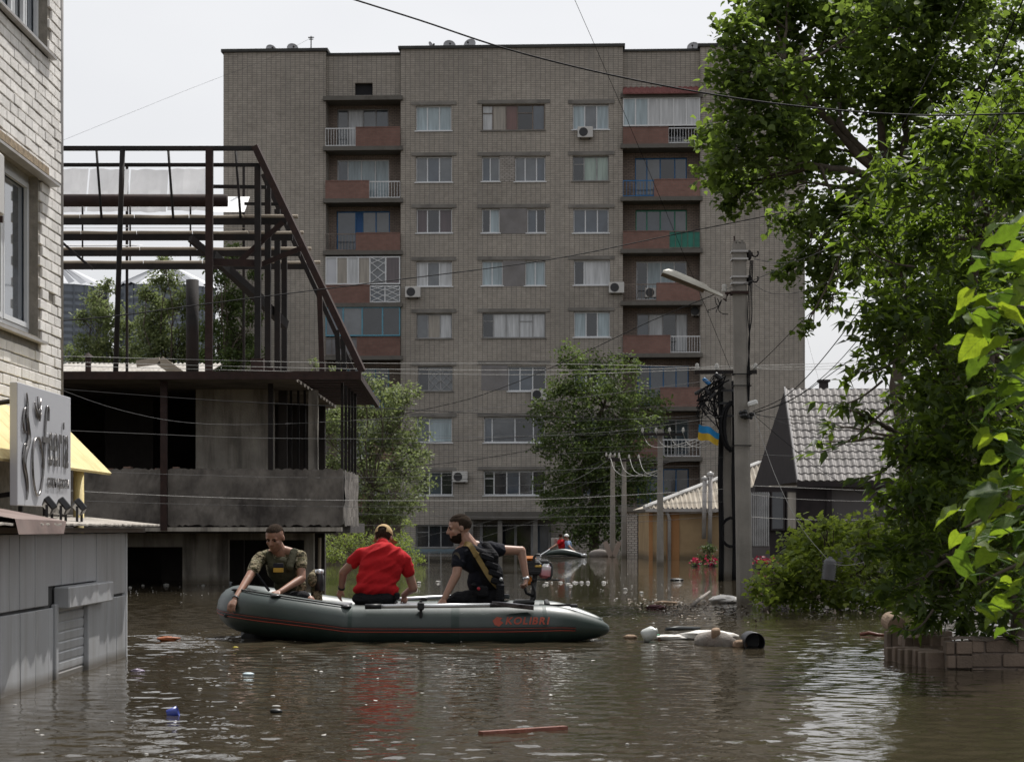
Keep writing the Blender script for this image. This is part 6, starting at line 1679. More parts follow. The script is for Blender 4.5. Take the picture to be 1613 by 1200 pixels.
k = MB(); k.cbox((P(808, 0, YE).x, YE - .2, P(0, 951, YE).z), (P(842, 0, YE).x, YE + .1, P(0, 944, YE).z), .02); k.build('clamp', M['boat_black'], EN)

# ================================================================ people
def capsule(mb, p, q, r0, r1, n=12):
    p, q = Vector(p), Vector(q); d = q - p; L = d.length
    if L < 1e-6: return mb.ball(p, r0, n, 8)
    d.normalize(); a = d.orthogonal().normalized(); b_ = d.cross(a)
    st = []
    for t in (-90, -60, -30, 0): st.append((p + d * (r0 * math.sin(math.radians(t))), r0 * math.cos(math.radians(t))))
    for t in (0, 30, 60, 90): st.append((q + d * (r1 * math.sin(math.radians(t))), r1 * math.cos(math.radians(t))))
    vs = [c_ + (a * math.cos(2 * math.pi * k / n) + b_ * math.sin(2 * math.pi * k / n)) * max(r, 1e-4) for c_, r in st for k in range(n)]
    fs = [(i * n + k, i * n + (k + 1) % n, (i + 1) * n + (k + 1) % n, (i + 1) * n + k) for i in range(len(st) - 1) for k in range(n)]
    fs += [tuple(range(n - 1, -1, -1)), tuple(range((len(st) - 1) * n, len(st) * n))]
    return mb.add(vs, fs)

from mathutils import noise as mnoise
def fold(me, amp, ang, along, across, seed=0.0, tri_=True):
    """creases pressed into cloth, running at ang in the x-z plane"""
    me.update(); ca_, sa_ = math.cos(ang), math.sin(ang)
    nr = [v.normal.copy() for v in me.vertices]
    for v, n_ in zip(me.vertices, nr):
        a = v.co.x * ca_ + v.co.z * sa_; b_ = -v.co.x * sa_ + v.co.z * ca_
        w = mnoise.noise(Vector((a * 3 + seed, v.co.y * 4, b_ * 3))) * .35
        h = mnoise.noise(Vector((a * along + seed, v.co.y * along * 1.5, (b_ + w * .12) * across)))
        h2 = mnoise.noise(Vector((a * along * 2.2 - seed, v.co.y * 3, (b_ - w * .1) * across * 2.1)))
        v.co += n_ * amp * ((.5 - abs(h) * 1.6) + .35 * (.4 - abs(h2)))
    me.update()
def melt(mb, name, mat, parent, voxel=.009, smooth=4, fac=.5, folds=None):
    """fuse overlapping closed forms into one continuous skin"""
    me = mb.mesh(name); tmp = bpy.data.objects.new(name, me); COL.objects.link(tmp)
    m1 = tmp.modifiers.new('r', 'REMESH'); m1.mode = 'VOXEL'; m1.voxel_size = voxel; m1.use_smooth_shade = True
    if smooth:
        m2 = tmp.modifiers.new('s', 'SMOOTH'); m2.iterations = smooth; m2.factor = fac
    dg = bpy.context.evaluated_depsgraph_get(); out = bpy.data.meshes.new_from_object(tmp.evaluated_get(dg)); bpy.data.objects.remove(tmp, do_unlink=True)
    if folds: fold(out, *folds)
    if parent is not None: out.transform(Matrix.Translation(-origin_of(parent)))
    out.materials.clear(); out.materials.append(mat)
    out.polygons.foreach_set("use_smooth", [True] * len(out.polygons))
    o = bpy.data.objects.new(name, out); COL.objects.link(o)
    if parent is not None: o.parent = parent
    return o

def head_parts(mb, m, s):
    """m places a head whose height is s: x right, y towards the face, z up"""
    T = lambda x, y, z: m @ Vector((x * s, y * s, z * s)); R3 = m.to_3x3()
    E = lambda x, y, z, a, b_, c_: mb.ball(T(x, y, z), s, 16, 12, (a, b_, c_), R3)
    E(0, -.05, .14, .325, .40, .36); E(0, .07, -.10, .265, .31, .34); E(0, .19, -.33, .15, .13, .13); E(0, .12, -.22, .215, .22, .2)
    capsule(mb, T(0, .345, .10), T(0, .435, -.075), .035 * s, .055 * s); E(0, .40, -.095, .07, .05, .04)
    capsule(mb, T(-.17, .29, .105), T(.17, .29, .105), .05 * s, .05 * s)
    for d in (-1, 1):
        E(d * .17, .25, -.07, .08, .07, .08); E(d * .325, -.03, .0, .04, .085, .115)
    capsule(mb, T(-.07, .335, -.20), T(.07, .335, -.20), .033 * s, .033 * s); capsule(mb, T(-.055, .33, -.25), T(.055, .33, -.25), .035 * s, .035 * s)

def head_shell(name, m, s, keep, mat, parent, grow=1.04, jaw=False, n=64, mm=44):
    """hair, beard or cap: the part of a slightly larger skull that keep(x, y, z) picks, with a rounded rim"""
    vs, fs, ok = [], [], []
    if jaw: cen, rad = (0, .10, -.15), (.262, .325, .345)
    else: cen, rad = (0, -.05, .14), (.325, .40, .36)
    for i in range(mm + 1):
        th = math.pi * i / mm
        for k_ in range(n):
            ph = 2 * math.pi * k_ / n
            q = (cen[0] + rad[0] * grow * math.sin(th) * math.cos(ph), cen[1] + rad[1] * grow * math.sin(th) * math.sin(ph), cen[2] + rad[2] * grow * math.cos(th))
            jit = mnoise.noise(Vector(q) * 9.0) * .035; gq = 1 + mnoise.noise(Vector(q) * 16.0) * .02; vs.append(m @ Vector((q[0] * s * gq, q[1] * s * gq, q[2] * s))); ok.append(keep(q[0], q[1] + jit, q[2] + jit))
    for i in range(mm):
        for k_ in range(n):
            f = (i * n + k_, i * n + n + k_, i * n + n + (k_ + 1) % n, i * n + (k_ + 1) % n)
            if all(ok[q] for q in f): fs.append(f)
    b_ = MB(); b_.add(vs, fs); return b_.build(name, mat, parent, smooth=True)

def hand_parts(mb, wrist, direction, palm_n, s, curl=.5, thumb=1, spread=.16):
    """palm and five fingers; direction = along the hand, palm_n = out of the palm"""
    w = Vector(wrist); d = Vector(direction).normalized(); nrm = Vector(palm_n); nrm = (nrm - d * nrm.dot(d)).normalized(); sd = d.cross(nrm).normalized()
    capsule(mb, w, w + d * .5 * s, .17 * s, .19 * s)
    for j in (-.20, -.07, .07, .20): capsule(mb, w + d * .16 * s + sd * j * .6 * s, w + d * .52 * s + sd * j * s, .115 * s, .10 * s)
    for j, ln in ((-.225, .36), (-.075, .44), (.075, .47), (.225, .40)):
        a = w + d * .52 * s + sd * j * s; f = (d + sd * (j * spread * 4)).normalized()
        ang = curl * .5; p1 = a + (f * math.cos(ang) + nrm * math.sin(ang)) * ln * .45 * s
        ang = curl * 1.3; p2 = p1 + (f * math.cos(ang) + nrm * math.sin(ang)) * ln * .32 * s
        ang = curl * 1.9; p3 = p2 + (f * math.cos(ang) + nrm * math.sin(ang)) * ln * .23 * s
        capsule(mb, a, p1, .078 * s, .070 * s, 8); capsule(mb, p1, p2, .070 * s, .062 * s, 8); capsule(mb, p2, p3, .062 * s, .052 * s, 8)
    b0 = w + d * .14 * s + sd * thumb * .17 * s; t1 = b0 + (d * .6 + sd * thumb * .75 + nrm * .25).normalized() * .24 * s; t2 = t1 + (d * .85 + sd * thumb * .3 + nrm * .35).normalized() * .20 * s
    capsule(mb, b0, t1, .10 * s, .078 * s, 8); capsule(mb, t1, t2, .075 * s, .06 * s, 8)

def skin_mat(name, col):
    t = NT(name); v = t.pos()
    b_ = t.ramp(t.noise(v, 9, 4), [(.3, mul(col, .85)), (.7, (col[0] * 1.12, col[1] * 1.02, col[2]))])
    q = t.principled(b_, .5, 0, t.bump(t.noise(v, 60, 3), .12, .004), .4)
    q.inputs['Subsurface Weight'].default_value = .12; q.inputs['Subsurface Radius'].default_value = (.02, .008, .004)
    return t.m
def cloth_mat(name, col, wr=.55, ws=(7, 7, 16), var=.12, rough=.9):
    t = NT(name); v = t.pos(ws)
    n1 = t.new('ShaderNodeTexNoise', Scale=1.0, Detail=3.0, Distortion=1.4); t.link(v, n1.inputs['Vector'])
    b_ = t.ramp(t.noise(t.pos(), 5, 4), [(.3, mul(col, 1 - var)), (.7, mul(col, 1 + var))])
    h = t.mix(.12, n1.outputs['Fac'], t.noise(t.pos(), 160, 2))
    t.principled(b_, rough, 0, t.bump(h, wr, .06), .2); return t.m
M['skin_a'] = skin_mat('skin_warm', (0.28, 0.155, 0.105)); M['skin_b'] = skin_mat('skin_fair', (0.31, 0.18, 0.13)); M['skin_c'] = skin_mat('skin_pale', (0.34, 0.205, 0.15))
M['hair'] = mk('hair_dark', (0.024, 0.016, 0.011), .95, .5, 60, bump=.8, bscale=160, spec=.08); M['hair_short'] = mk('hair_cropped', (0.036, 0.025, 0.018), .95, .5, 60, bump=.8, bscale=160, spec=.08)
M['red_shirt'] = cloth_mat('red_cotton', (0.40, 0.012, 0.016), .25, (5, 5, 5)); M['black_cloth'] = cloth_mat('black_cloth', (0.011, 0.011, 0.013), .5); M['navy_cloth'] = cloth_mat('navy_shirt', (0.011, 0.012, 0.018), .55, (7, 7, 9))
M['eye_dark'] = mk('eye_dark', (.012, .009, .007), .2, .1, 5); M['olive'] = cloth_mat('olive_webbing', (0.040, 0.038, 0.022), .3); M['tan_strap'] = mk('tan_strap', (0.21, 0.145, 0.05), .8, .15, 30, bump=.3, bscale=150)
M['watch'] = M['black_rubber']
t = NT('camouflage'); v = t.pos((1, 1, 1.3)); n1 = t.noise(v, 13, 3, .55); n2 = t.noise(t.pos((1.2, 1, 1.6)), 22, 3, .5)
ca = t.new('ShaderNodeValToRGB'); ca.color_ramp.interpolation = 'CONSTANT'; el = ca.color_ramp.elements
el[0].position = 0; el[0].color = (.06, .055, .03, 1); el[1].position = .45; el[1].color = (.22, .185, .12, 1)
e3 = el.new(.56); e3.color = (.10, .095, .05, 1); e4 = el.new(.63); e4.color = (.30, .265, .19, 1); t.link(n1, ca.inputs['Fac'])
dk = t.ramp(n2, [(.57, (1, 1, 1)), (.6, (.22, .2, .17))]); t.principled(t.mix(1, ca.outputs[0], dk, 'MULTIPLY'), .9, 0, t.bump(t.noise(t.pos((6, 6, 12)), 1, 3), .6, .05), .2); M['camo'] = t.m

def lookat(pos, face, up=(0, 0, 1), roll=0.0):
    f = Vector(face).normalized(); u = Vector(up); r = f.cross(u).normalized(); u = r.cross(f).normalized()
    m = Matrix((r, f, u)).transposed().to_4x4(); return Matrix.Translation(pos) @ m @ Matrix.Rotation(roll, 4, 'Y')
def eyes_brows(t, m, s, brow):
    for d in (-1, 1):
        T = lambda x, y, z: m @ Vector((x * s, y * s, z * s))
        k = MB(); k.ball(T(d * .125, .325, .035), .040 * s, 10, 6, (1.35, .7, .6), m.to_3x3()); k.build('eye', M['eye_dark'], t, smooth=True)
        k = MB(); k.tube([T(d * .05, .355, .095), T(d * .13, .345, .115), T(d * .20, .30, .10)], [.018 * s, .022 * s, .012 * s], 6); k.build('eyebrow', brow, t, smooth=True)
SP = .0070
def wrist_band(t, a, b_, r, mat, f=.93, name='wristwatch'):
    a, b_ = Vector(a), Vector(b_); p = a + (b_ - a) * f; d = (b_ - a).normalized()
    k = MB(); k.tube([p - d * .012, p + d * .012], r, 14); k.build(name, mat, t, smooth=True)

# ---- man in camouflage at the bow
Q = lambda px, py, dY=0: P(px, py, YC + dY)
m1 = thing('person', 'man in camouflage shirt kneeling at the bow, one arm over the side', 'person', Q(462, 955, .1))
b = MB(); hm = lookat(Q(433, 847.5, -.12), (-.26, -.86, -.40), roll=-.03); hs_ = 43 * SP
head_parts(b, hm, hs_)
capsule(b, Q(436, 858, -.02), Q(443, 876, .04), 10 * SP, 12 * SP); capsule(b, Q(440, 866, .03), Q(420, 875, .0), 8 * SP, 8 * SP); capsule(b, Q(444, 866, .03), Q(464, 872, .0), 8 * SP, 8 * SP)
b.ball(Q(447, 893, .10), 1, 16, 10, (26 * SP, 15 * SP, 27 * SP)); b.ball(Q(459, 926, .16), 1, 16, 10, (22 * SP, 15 * SP, 22 * SP))
capsule(b, Q(444, 876, .06), Q(414, 878, -.02), 9 * SP, 8.5 * SP); capsule(b, Q(446, 876, .06), Q(470, 876, -.02), 9 * SP, 9 * SP)
rs, re, rw = Q(409, 879, -.03), Q(391, 911, -.30), Q(370, 944, -.60); ls, le, lw = Q(473, 877, -.03), Q(475, 911, -.16), Q(441, 932, -.45)
capsule(b, rs, re, 8.4 * SP, 6.6 * SP); capsule(b, re, rw, 6.8 * SP, 4.4 * SP); capsule(b, ls, le, 8.4 * SP, 6.8 * SP); capsule(b, le, lw, 7.0 * SP, 4.4 * SP)
hand_parts(b, rw, Q(359, 966, -.72) - rw, (.4, .8, -.1), 24 * SP, .5, -1); hand_parts(b, lw, Q(424, 938, -.52) - lw, (0, .15, -1), 24 * SP, .3, 1)
capsule(b, Q(462, 945, .2), Q(488, 946, -.3), 11 * SP, 8.5 * SP); capsule(b, Q(488, 947, -.3), Q(502, 957, .2), 8 * SP, 6 * SP)
melt(b, 'body', M['skin_a'], m1, .0075, 3)
head_shell('hair', hm, hs_, lambda x, y, z: (z > .31 - .35 * max(0, -y) and not (y > .27 and z < .34)) or (y < -.10 and z > -.12), M['hair_short'], m1, 1.03)
eyes_brows(m1, hm, hs_, M['hair'])
s_ = MB(); s_.ball(Q(447, 892, .10), 1, 16, 10, (28 * SP, 17 * SP, 29 * SP)); s_.ball(Q(460, 924, .16), 1, 16, 10, (23 * SP, 17 * SP, 22 * SP))
capsule(s_, Q(444, 877, .06), Q(413, 879, -.02), 10.5 * SP, 10 * SP); capsule(s_, Q(446, 877, .06), Q(472, 877, -.02), 10.5 * SP, 10.5 * SP); capsule(s_, Q(450, 869, .04), Q(466, 873, .0), 8.5 * SP, 9 * SP); capsule(s_, Q(432, 871, .04), Q(418, 876, .0), 8.5 * SP, 9 * SP)
capsule(s_, rs, rs.lerp(re, .62), 10.2 * SP, 9.2 * SP); capsule(s_, ls, ls.lerp(le, .42), 10.2 * SP, 10.0 * SP); melt(s_, 'shirt', M['camo'], m1, .009, 4, .5, (.012, -.5, 3, 12, 1.0))
s_ = MB(); s_.ball(Q(460, 944, .15), 1, 16, 10, (23 * SP, 20 * SP, 14 * SP)); capsule(s_, Q(458, 944, .0), Q(478, 942, -.28), 13.5 * SP, 12 * SP); capsule(s_, Q(450, 942, .1), Q(442, 944, -.22), 13 * SP, 11 * SP); melt(s_, 'trousers', M['black_cloth'], m1, .011, 2)
s_ = MB(); s_.ball(Q(444, 898, -.06), 1, 16, 10, (22 * SP, 11 * SP, 22 * SP)); s_.ball(Q(450, 921, -.0), 1, 14, 10, (19 * SP, 12 * SP, 16 * SP)); capsule(s_, Q(424, 875, -.06), Q(430, 894, -.16), 6 * SP, 6 * SP); capsule(s_, Q(462, 872, -.06), Q(456, 894, -.18), 6.5 * SP, 6 * SP); capsule(s_, Q(424, 873, -.05), Q(422, 880, .15), 6 * SP, 6 * SP); capsule(s_, Q(463, 869, -.04), Q(463, 880, .18), 6.5 * SP, 6 * SP)
melt(s_, 'vest', M['olive'], m1, .010, 1)
pm = lookat(Q(438.5, 894, -.255), (0, -1, .1))
k = MB(); k.cbox((-.055, -.004, 0), (.055, .012, .05), .004, pm); k.build('patch', mk('patch_navy', (.008, .008, .014), .8, .1, 9), m1)
k = MB(); k.cbox((-.055, -.004, -.05), (.055, .012, -.002), .004, pm); k.build('patch', mk('patch_yellow', (.42, .25, .04), .8, .1, 9), m1)
k = MB(); k.tube([Q(404, 903, -.24), Q(414, 916, -.28), Q(424, 930, -.32)], .016, 6); k.build('strap', M['black_cloth'], m1)
s_ = MB(); capsule(s_, Q(497, 905, .30), Q(499, 945, .28), 9 * SP, 9.5 * SP); s_.ball(Q(492, 912, .2), 1, 12, 8, (8 * SP, 9 * SP, 12 * SP)); melt(s_, 'backpack', M['camo'], m1, .012, 1)
wrist_band(m1, re, rw, 5.4 * SP, M['black_rubber'], .95)
bt = thing('water_bottle', 'dark bottle with shiny cap strapped beside the camouflaged man', 'bottle', Q(503, 925, .25)); k = MB(); k.lathe([(.0, 0), (.055, 0), (.055, .16), (.04, .19), (.04, .21), (.0, .215)], 12, Matrix.Translation(Q(503, 930, .25))); k.build('body', M['black_plastic'], bt, smooth=True)
k = MB(); k.lathe([(.045, .19), (.05, .2), (.05, .235), (.0, .24)], 12, Matrix.Translation(Q(503, 930, .25))); k.build('cap', M['alu'], bt, smooth=True)

# ---- man in red shirt, seen from behind
m2 = thing('person', 'man in red T-shirt and tan cap seated with his back to the camera', 'person', Q(590, 957, -.15))
b = MB(); hm = lookat(Q(604, 847, .17), (.10, .86, -.52), roll=.05); hs_ = 40 * SP
head_parts(b, hm, hs_)
capsule(b, Q(604, 856, .1), Q(603, 868, .0), 8.5 * SP, 10 * SP)
b.ball(Q(603, 882, -.04), 1, 16, 10, (31 * SP, 15 * SP, 23 * SP)); b.ball(Q(594, 918, -.12), 1, 16, 10, (28 * SP, 15 * SP, 26 * SP))
ls, le, lw = Q(570, 872, .0), Q(541, 901, .08), Q(538, 926, .22); rs, re, rw = Q(636, 878, .0), Q(651, 926, .06), Q(636, 937, .34)
capsule(b, Q(600, 868, 0), ls, 10 * SP, 9 * SP); capsule(b, Q(606, 868, 0), rs, 10 * SP, 9 * SP)
capsule(b, ls, le, 8.6 * SP, 7.0 * SP); capsule(b, le, lw, 7.0 * SP, 4.8 * SP); capsule(b, rs, re, 8.6 * SP, 7.0 * SP); capsule(b, re, rw, 7.0 * SP, 4.8 * SP)
hand_parts(b, lw, Q(531, 946, .26) - lw, (.7, .5, 0), 23 * SP, .55, 1); hand_parts(b, rw, Q(640, 954, .42) - rw, (-.5, .5, -.3), 22 * SP, .5, -1)
capsule(b, Q(578, 950, -.05), Q(574, 955, .5), 13 * SP, 10 * SP); capsule(b, Q(608, 950, -.05), Q(616, 955, .5), 13 * SP, 10 * SP)
melt(b, 'body', M['skin_b'], m2, .0075, 3)
s_ = MB(); s_.ball(Q(603, 881, -.04), 1, 18, 12, (37 * SP, 17 * SP, 27 * SP)); s_.ball(Q(599, 899, -.08), 1, 18, 12, (33.5 * SP, 18 * SP, 30 * SP)); s_.ball(Q(593, 915, -.11), 1, 18, 12, (32.5 * SP, 18.5 * SP, 24 * SP)); s_.ball(Q(590, 927, -.13), 1, 18, 12, (34.5 * SP, 19 * SP, 13 * SP)); s_.ball(Q(613, 929, -.10), 1, 14, 10, (15 * SP, 15 * SP, 12 * SP))
capsule(s_, Q(600, 866, .02), Q(573, 872, .0), 10 * SP, 10.5 * SP); capsule(s_, Q(606, 866, .02), Q(634, 876, .0), 10 * SP, 10.5 * SP); capsule(s_, Q(603, 858, .06), Q(603, 870, 0), 10 * SP, 12 * SP)
capsule(s_, ls, ls.lerp(le, .50), 10.5 * SP, 10.2 * SP); capsule(s_, rs, rs.lerp(re, .44), 10.5 * SP, 10.4 * SP)
melt(s_, 'shirt', M['red_shirt'], m2, .0085, 16, .5, (.020, .62, 2.2, 11, 3.1))
s_ = MB(); s_.ball(Q(590, 943, -.13), 1, 18, 12, (35 * SP, 20 * SP, 17 * SP)); capsule(s_, Q(576, 948, -.05), Q(572, 953, .5), 15 * SP, 12 * SP); capsule(s_, Q(608, 948, -.05), Q(616, 953, .5), 15 * SP, 12 * SP); melt(s_, 'trousers', M['black_cloth'], m2, .010, 3, .5, (.012, .1, 3, 12, 2.0))
M['cap_tan'] = cloth_mat('cap_tan', (0.46, 0.33, 0.17), .2)
head_shell('cap', hm, hs_, lambda x, y, z: z > .10 - .12 * max(0, -y) and not (y < -.30 and abs(x) < .15 and z < .26), M['cap_tan'], m2, 1.10)
k = MB(); vs, fs = [], []
for i in range(9):
    a = math.radians(-62 + 124 * i / 8)
    for rr_, dz in ((.40, 0), (.68, -.08)): vs.append(hm @ Vector((rr_ * .86 * math.sin(a) * hs_, (rr_ * math.cos(a) + .03) * hs_, (.12 + dz) * hs_)))
fs = [(2 * i, 2 * i + 2, 2 * i + 3, 2 * i + 1) for i in range(8)]; k.add(vs, fs); k.build('cap_brim', M['cap_tan'], m2, smooth=True)
head_shell('hair', hm, hs_, lambda x, y, z: y < .0 and -.16 < z < .3, M['hair_short'], m2, 1.025)
wrist_band(m2, le, lw, 6.0 * SP, M['black_rubber'], .96)
k = MB(); k.cbox((Q(623, 0).x, YC - .25, Q(0, 943).z), (Q(631, 0).x, YC - .12, Q(0, 932).z), .015); k.build('belt_pouch', M['black_cloth'], m2)

# ---- man in black with vest, hand on the motor
m3 = thing('person', 'bearded man in black vest looking left, one hand on the motor', 'person', Q(755, 957, 0))
b = MB(); hm = lookat(Q(723.5, 832.5, -.02), (-.97, -.16, -.18), roll=0.0); hs_ = 45 * SP
head_parts(b, hm, hs_)
capsule(b, Q(730, 845, -.0), Q(744, 866, .02), 11.5 * SP, 14 * SP); capsule(b, Q(738, 858, .0), Q(770, 862, .05), 9 * SP, 8 * SP); capsule(b, Q(736, 860, .0), Q(724, 868, -.06), 8 * SP, 8 * SP)
b.ball(Q(752, 880, .0), 1, 16, 10, (28 * SP, 17 * SP, 22 * SP)); b.ball(Q(764, 918, .02), 1, 16, 10, (25 * SP, 17 * SP, 28 * SP))
ls, le, lw = Q(724, 873, -.10), Q(719, 905, -.20), Q(700, 942, -.28); rs, re, rw = Q(778, 866, .08), Q(821, 867, .16), Q(829, 912, .10)
capsule(b, Q(742, 868, .0), ls, 11 * SP, 9.5 * SP); capsule(b, Q(750, 866, .02), rs, 11 * SP, 9.5 * SP)
capsule(b, ls, le, 9.0 * SP, 7.2 * SP); capsule(b, le, lw, 7.4 * SP, 4.8 * SP); capsule(b, rs, re, 9.0 * SP, 7.0 * SP); capsule(b, re, rw, 7.4 * SP, 4.8 * SP)
hand_parts(b, lw, Q(690, 958, -.3) - lw, (.3, .5, -.5), 23 * SP, .4, 1); hand_parts(b, rw, Q(825, 934, .02) - rw, (-.9, -.1, -.1), 21 * SP, 1.25, 1)
capsule(b, Q(760, 945, .02), Q(715, 948, -.02), 14 * SP, 11 * SP)
melt(b, 'body', M['skin_c'], m3, .0075, 3)
head_shell('hair', hm, hs_, lambda x, y, z: (z > .24 + .12 * max(0, y) and y < .30) or (y < -.06 and z > -.06) or (y < .06 and z > .06), M['hair_short'], m3, 1.035)
head_shell('hair_top', hm, hs_, lambda x, y, z: z > .42 and y < .22, M['hair'], m3, 1.06)
head_shell('beard', hm, hs_, lambda x, y, z: z < -.20 + .30 * (.30 - y) and y > .0 and not (z > -.27 and y > .34), M['hair'], m3, 1.05, jaw=True)
eyes_brows(m3, hm, hs_, M['hair'])
s_ = MB(); s_.ball(Q(752, 880, .0), 1, 18, 12, (30 * SP, 19 * SP, 24 * SP)); s_.ball(Q(764, 914, .02), 1, 18, 12, (28 * SP, 19 * SP, 30 * SP)); capsule(s_, Q(742, 866, .0), Q(726, 874, -.09), 12 * SP, 11 * SP); capsule(s_, Q(748, 863, .02), Q(776, 864, .08), 12 * SP, 11 * SP)
capsule(s_, ls, ls.lerp(le, .46), 11 * SP, 10.8 * SP); capsule(s_, rs, rs.lerp(re, .22), 11 * SP, 10.6 * SP); melt(s_, 'shirt', M['navy_cloth'], m3, .009, 6, .5, (.016, -.9, 3, 11, 5.0))
s_ = MB(); s_.ball(Q(765, 942, .0), 1, 18, 12, (30 * SP, 21 * SP, 18 * SP)); capsule(s_, Q(758, 943, -.04), Q(722, 943, -.12), 16 * SP, 12 * SP); capsule(s_, Q(722, 944, -.12), Q(700, 952, -.1), 12 * SP, 9 * SP); capsule(s_, Q(758, 943, .15), Q(722, 946, .2), 15 * SP, 12 * SP); melt(s_, 'trousers', M['black_cloth'], m3, .010, 3, .5, (.014, 1.2, 3, 12, 7.0))
s_ = MB(); s_.ball(Q(763, 882, -.06), 1, 18, 12, (23 * SP, 17 * SP, 19 * SP)); s_.ball(Q(773, 906, -.05), 1, 18, 12, (20 * SP, 17 * SP, 24 * SP)); capsule(s_, Q(741, 862, -.06), Q(760, 872, -.14), 7 * SP, 7 * SP); capsule(s_, Q(765, 860, -.02), Q(778, 876, -.1), 8 * SP, 8 * SP); melt(s_, 'vest', M['black_cloth'], m3, .010, 1)
for (px, py) in ((767, 878), (774, 890), (779, 903), (783, 916)):
    k = MB(); mm_ = lookat(Q(px, py, -.19), (.35, -.93, .1), roll=-.35); k.cbox((-.075, -.03, -.033), (.075, .03, .033), .012, mm_); k.build('vest_pouch', M['black_cloth'], m3)
k = MB(); sp_ = catmull([tuple(Q(731, 856, -.10)), tuple(Q(740, 858, -.20)), tuple(Q(749, 872, -.225)), tuple(Q(761, 892, -.23)), tuple(Q(772, 910, -.22)), tuple(Q(784, 924, -.16))], 5); vs, fs = [], []
for i, p in enumerate(sp_):
    p = Vector(p); d = Vector(sp_[min(i + 1, len(sp_) - 1)]) - Vector(sp_[max(i - 1, 0)]); w_ = d.cross(Vector((.2, -1, .15))).normalized() * .029; vs += [p - w_, p + w_, p + w_ + Vector((0, .012, 0)), p - w_ + Vector((0, .012, 0))]
for i in range(len(sp_) - 1):
    for j in range(4): fs.append((i * 4 + j, i * 4 + (j + 1) % 4, i * 4 + 4 + (j + 1) % 4, i * 4 + 4 + j))
k.add(vs, fs); k.build('shoulder_strap', M['tan_strap'], m3)
k = MB(); k.cbox((-.035, -.01, -.02), (.035, .01, .02), .004, lookat(Q(750, 873, -.245), (0, -1, 0), roll=.9)); k.build('strap_buckle', M['tan_strap'], m3)
k = MB(); k.lathe([(.05, 0), (.045, .004), (.0, .006)], 14, lookat(Q(719, 878, -.19), (-.55, -.8, 0)) @ Matrix.Rotation(math.pi / 2, 4, 'X') @ Matrix.Scale(1.25, 4, (0, 1, 0)), ); k.build('sleeve_patch', mk('patch_grey', (.10, .09, .07), .8, .3, 30), m3)
for (px, py, w1, h1) in ((760, 931, .13, .12), (788, 933, .09, .2), (746, 921, .06, .05)):
    k = MB(); k.cbox((-w1 / 2, -.05, -h1 / 2), (w1 / 2, .05, h1 / 2), .02, Matrix.Translation(Q(px, py, -.2))); k.build('belt_pouch', M['black_cloth'], m3)
k = MB(); k.ball(Q(754, 927, -.26), .02, 8, 6); k.build('red_tag', mk('tag_red', (.35, .02, .03), .5, .1, 8), m3)
k = MB(); k.ball(Q(789, 912, -.2), .022, 8, 6); k.build('buckle', M['alu'], m3)
wrist_band(m3, re, rw, 5.2 * SP, M['alu'], .97, 'bracelet')

# ================================================================ far dinghy with two people
YF = 83.0; f_ = YF / FPX
FBt = thing('far_dinghy', 'small green dinghy far off before the apartment entrance', 'boat', P(885, 877, YF))
pth = [(860, 873, 1.5), (866, 871, 3.2), (885, 869, 5), (905, 872, 4.4), (918, 876, 2.2)]
for dy in (-.55, .55):
    k = MB(); dd = catmull([(*P(x, y, YF + dy), r * f_) for x, y, r in pth], 5); k.tube([q[:3] for q in dd], [q[3] for q in dd], 12); k.build('tube', M['boat_green'], FBt, smooth=True)
k = MB(); k.tube(catmull([tuple(P(918, 876, YF - .55)), tuple(P(923, 876, YF)), tuple(P(918, 876, YF + .55))], 4), .07, 8); k.build('bow', M['boat_green'], FBt, smooth=True)
k = MB(); k.box((P(862, 0, YF).x, YF - .5, .02), (P(916, 0, YF).x, YF + .5, .06)); k.build('floor', M['boat_black'], FBt)
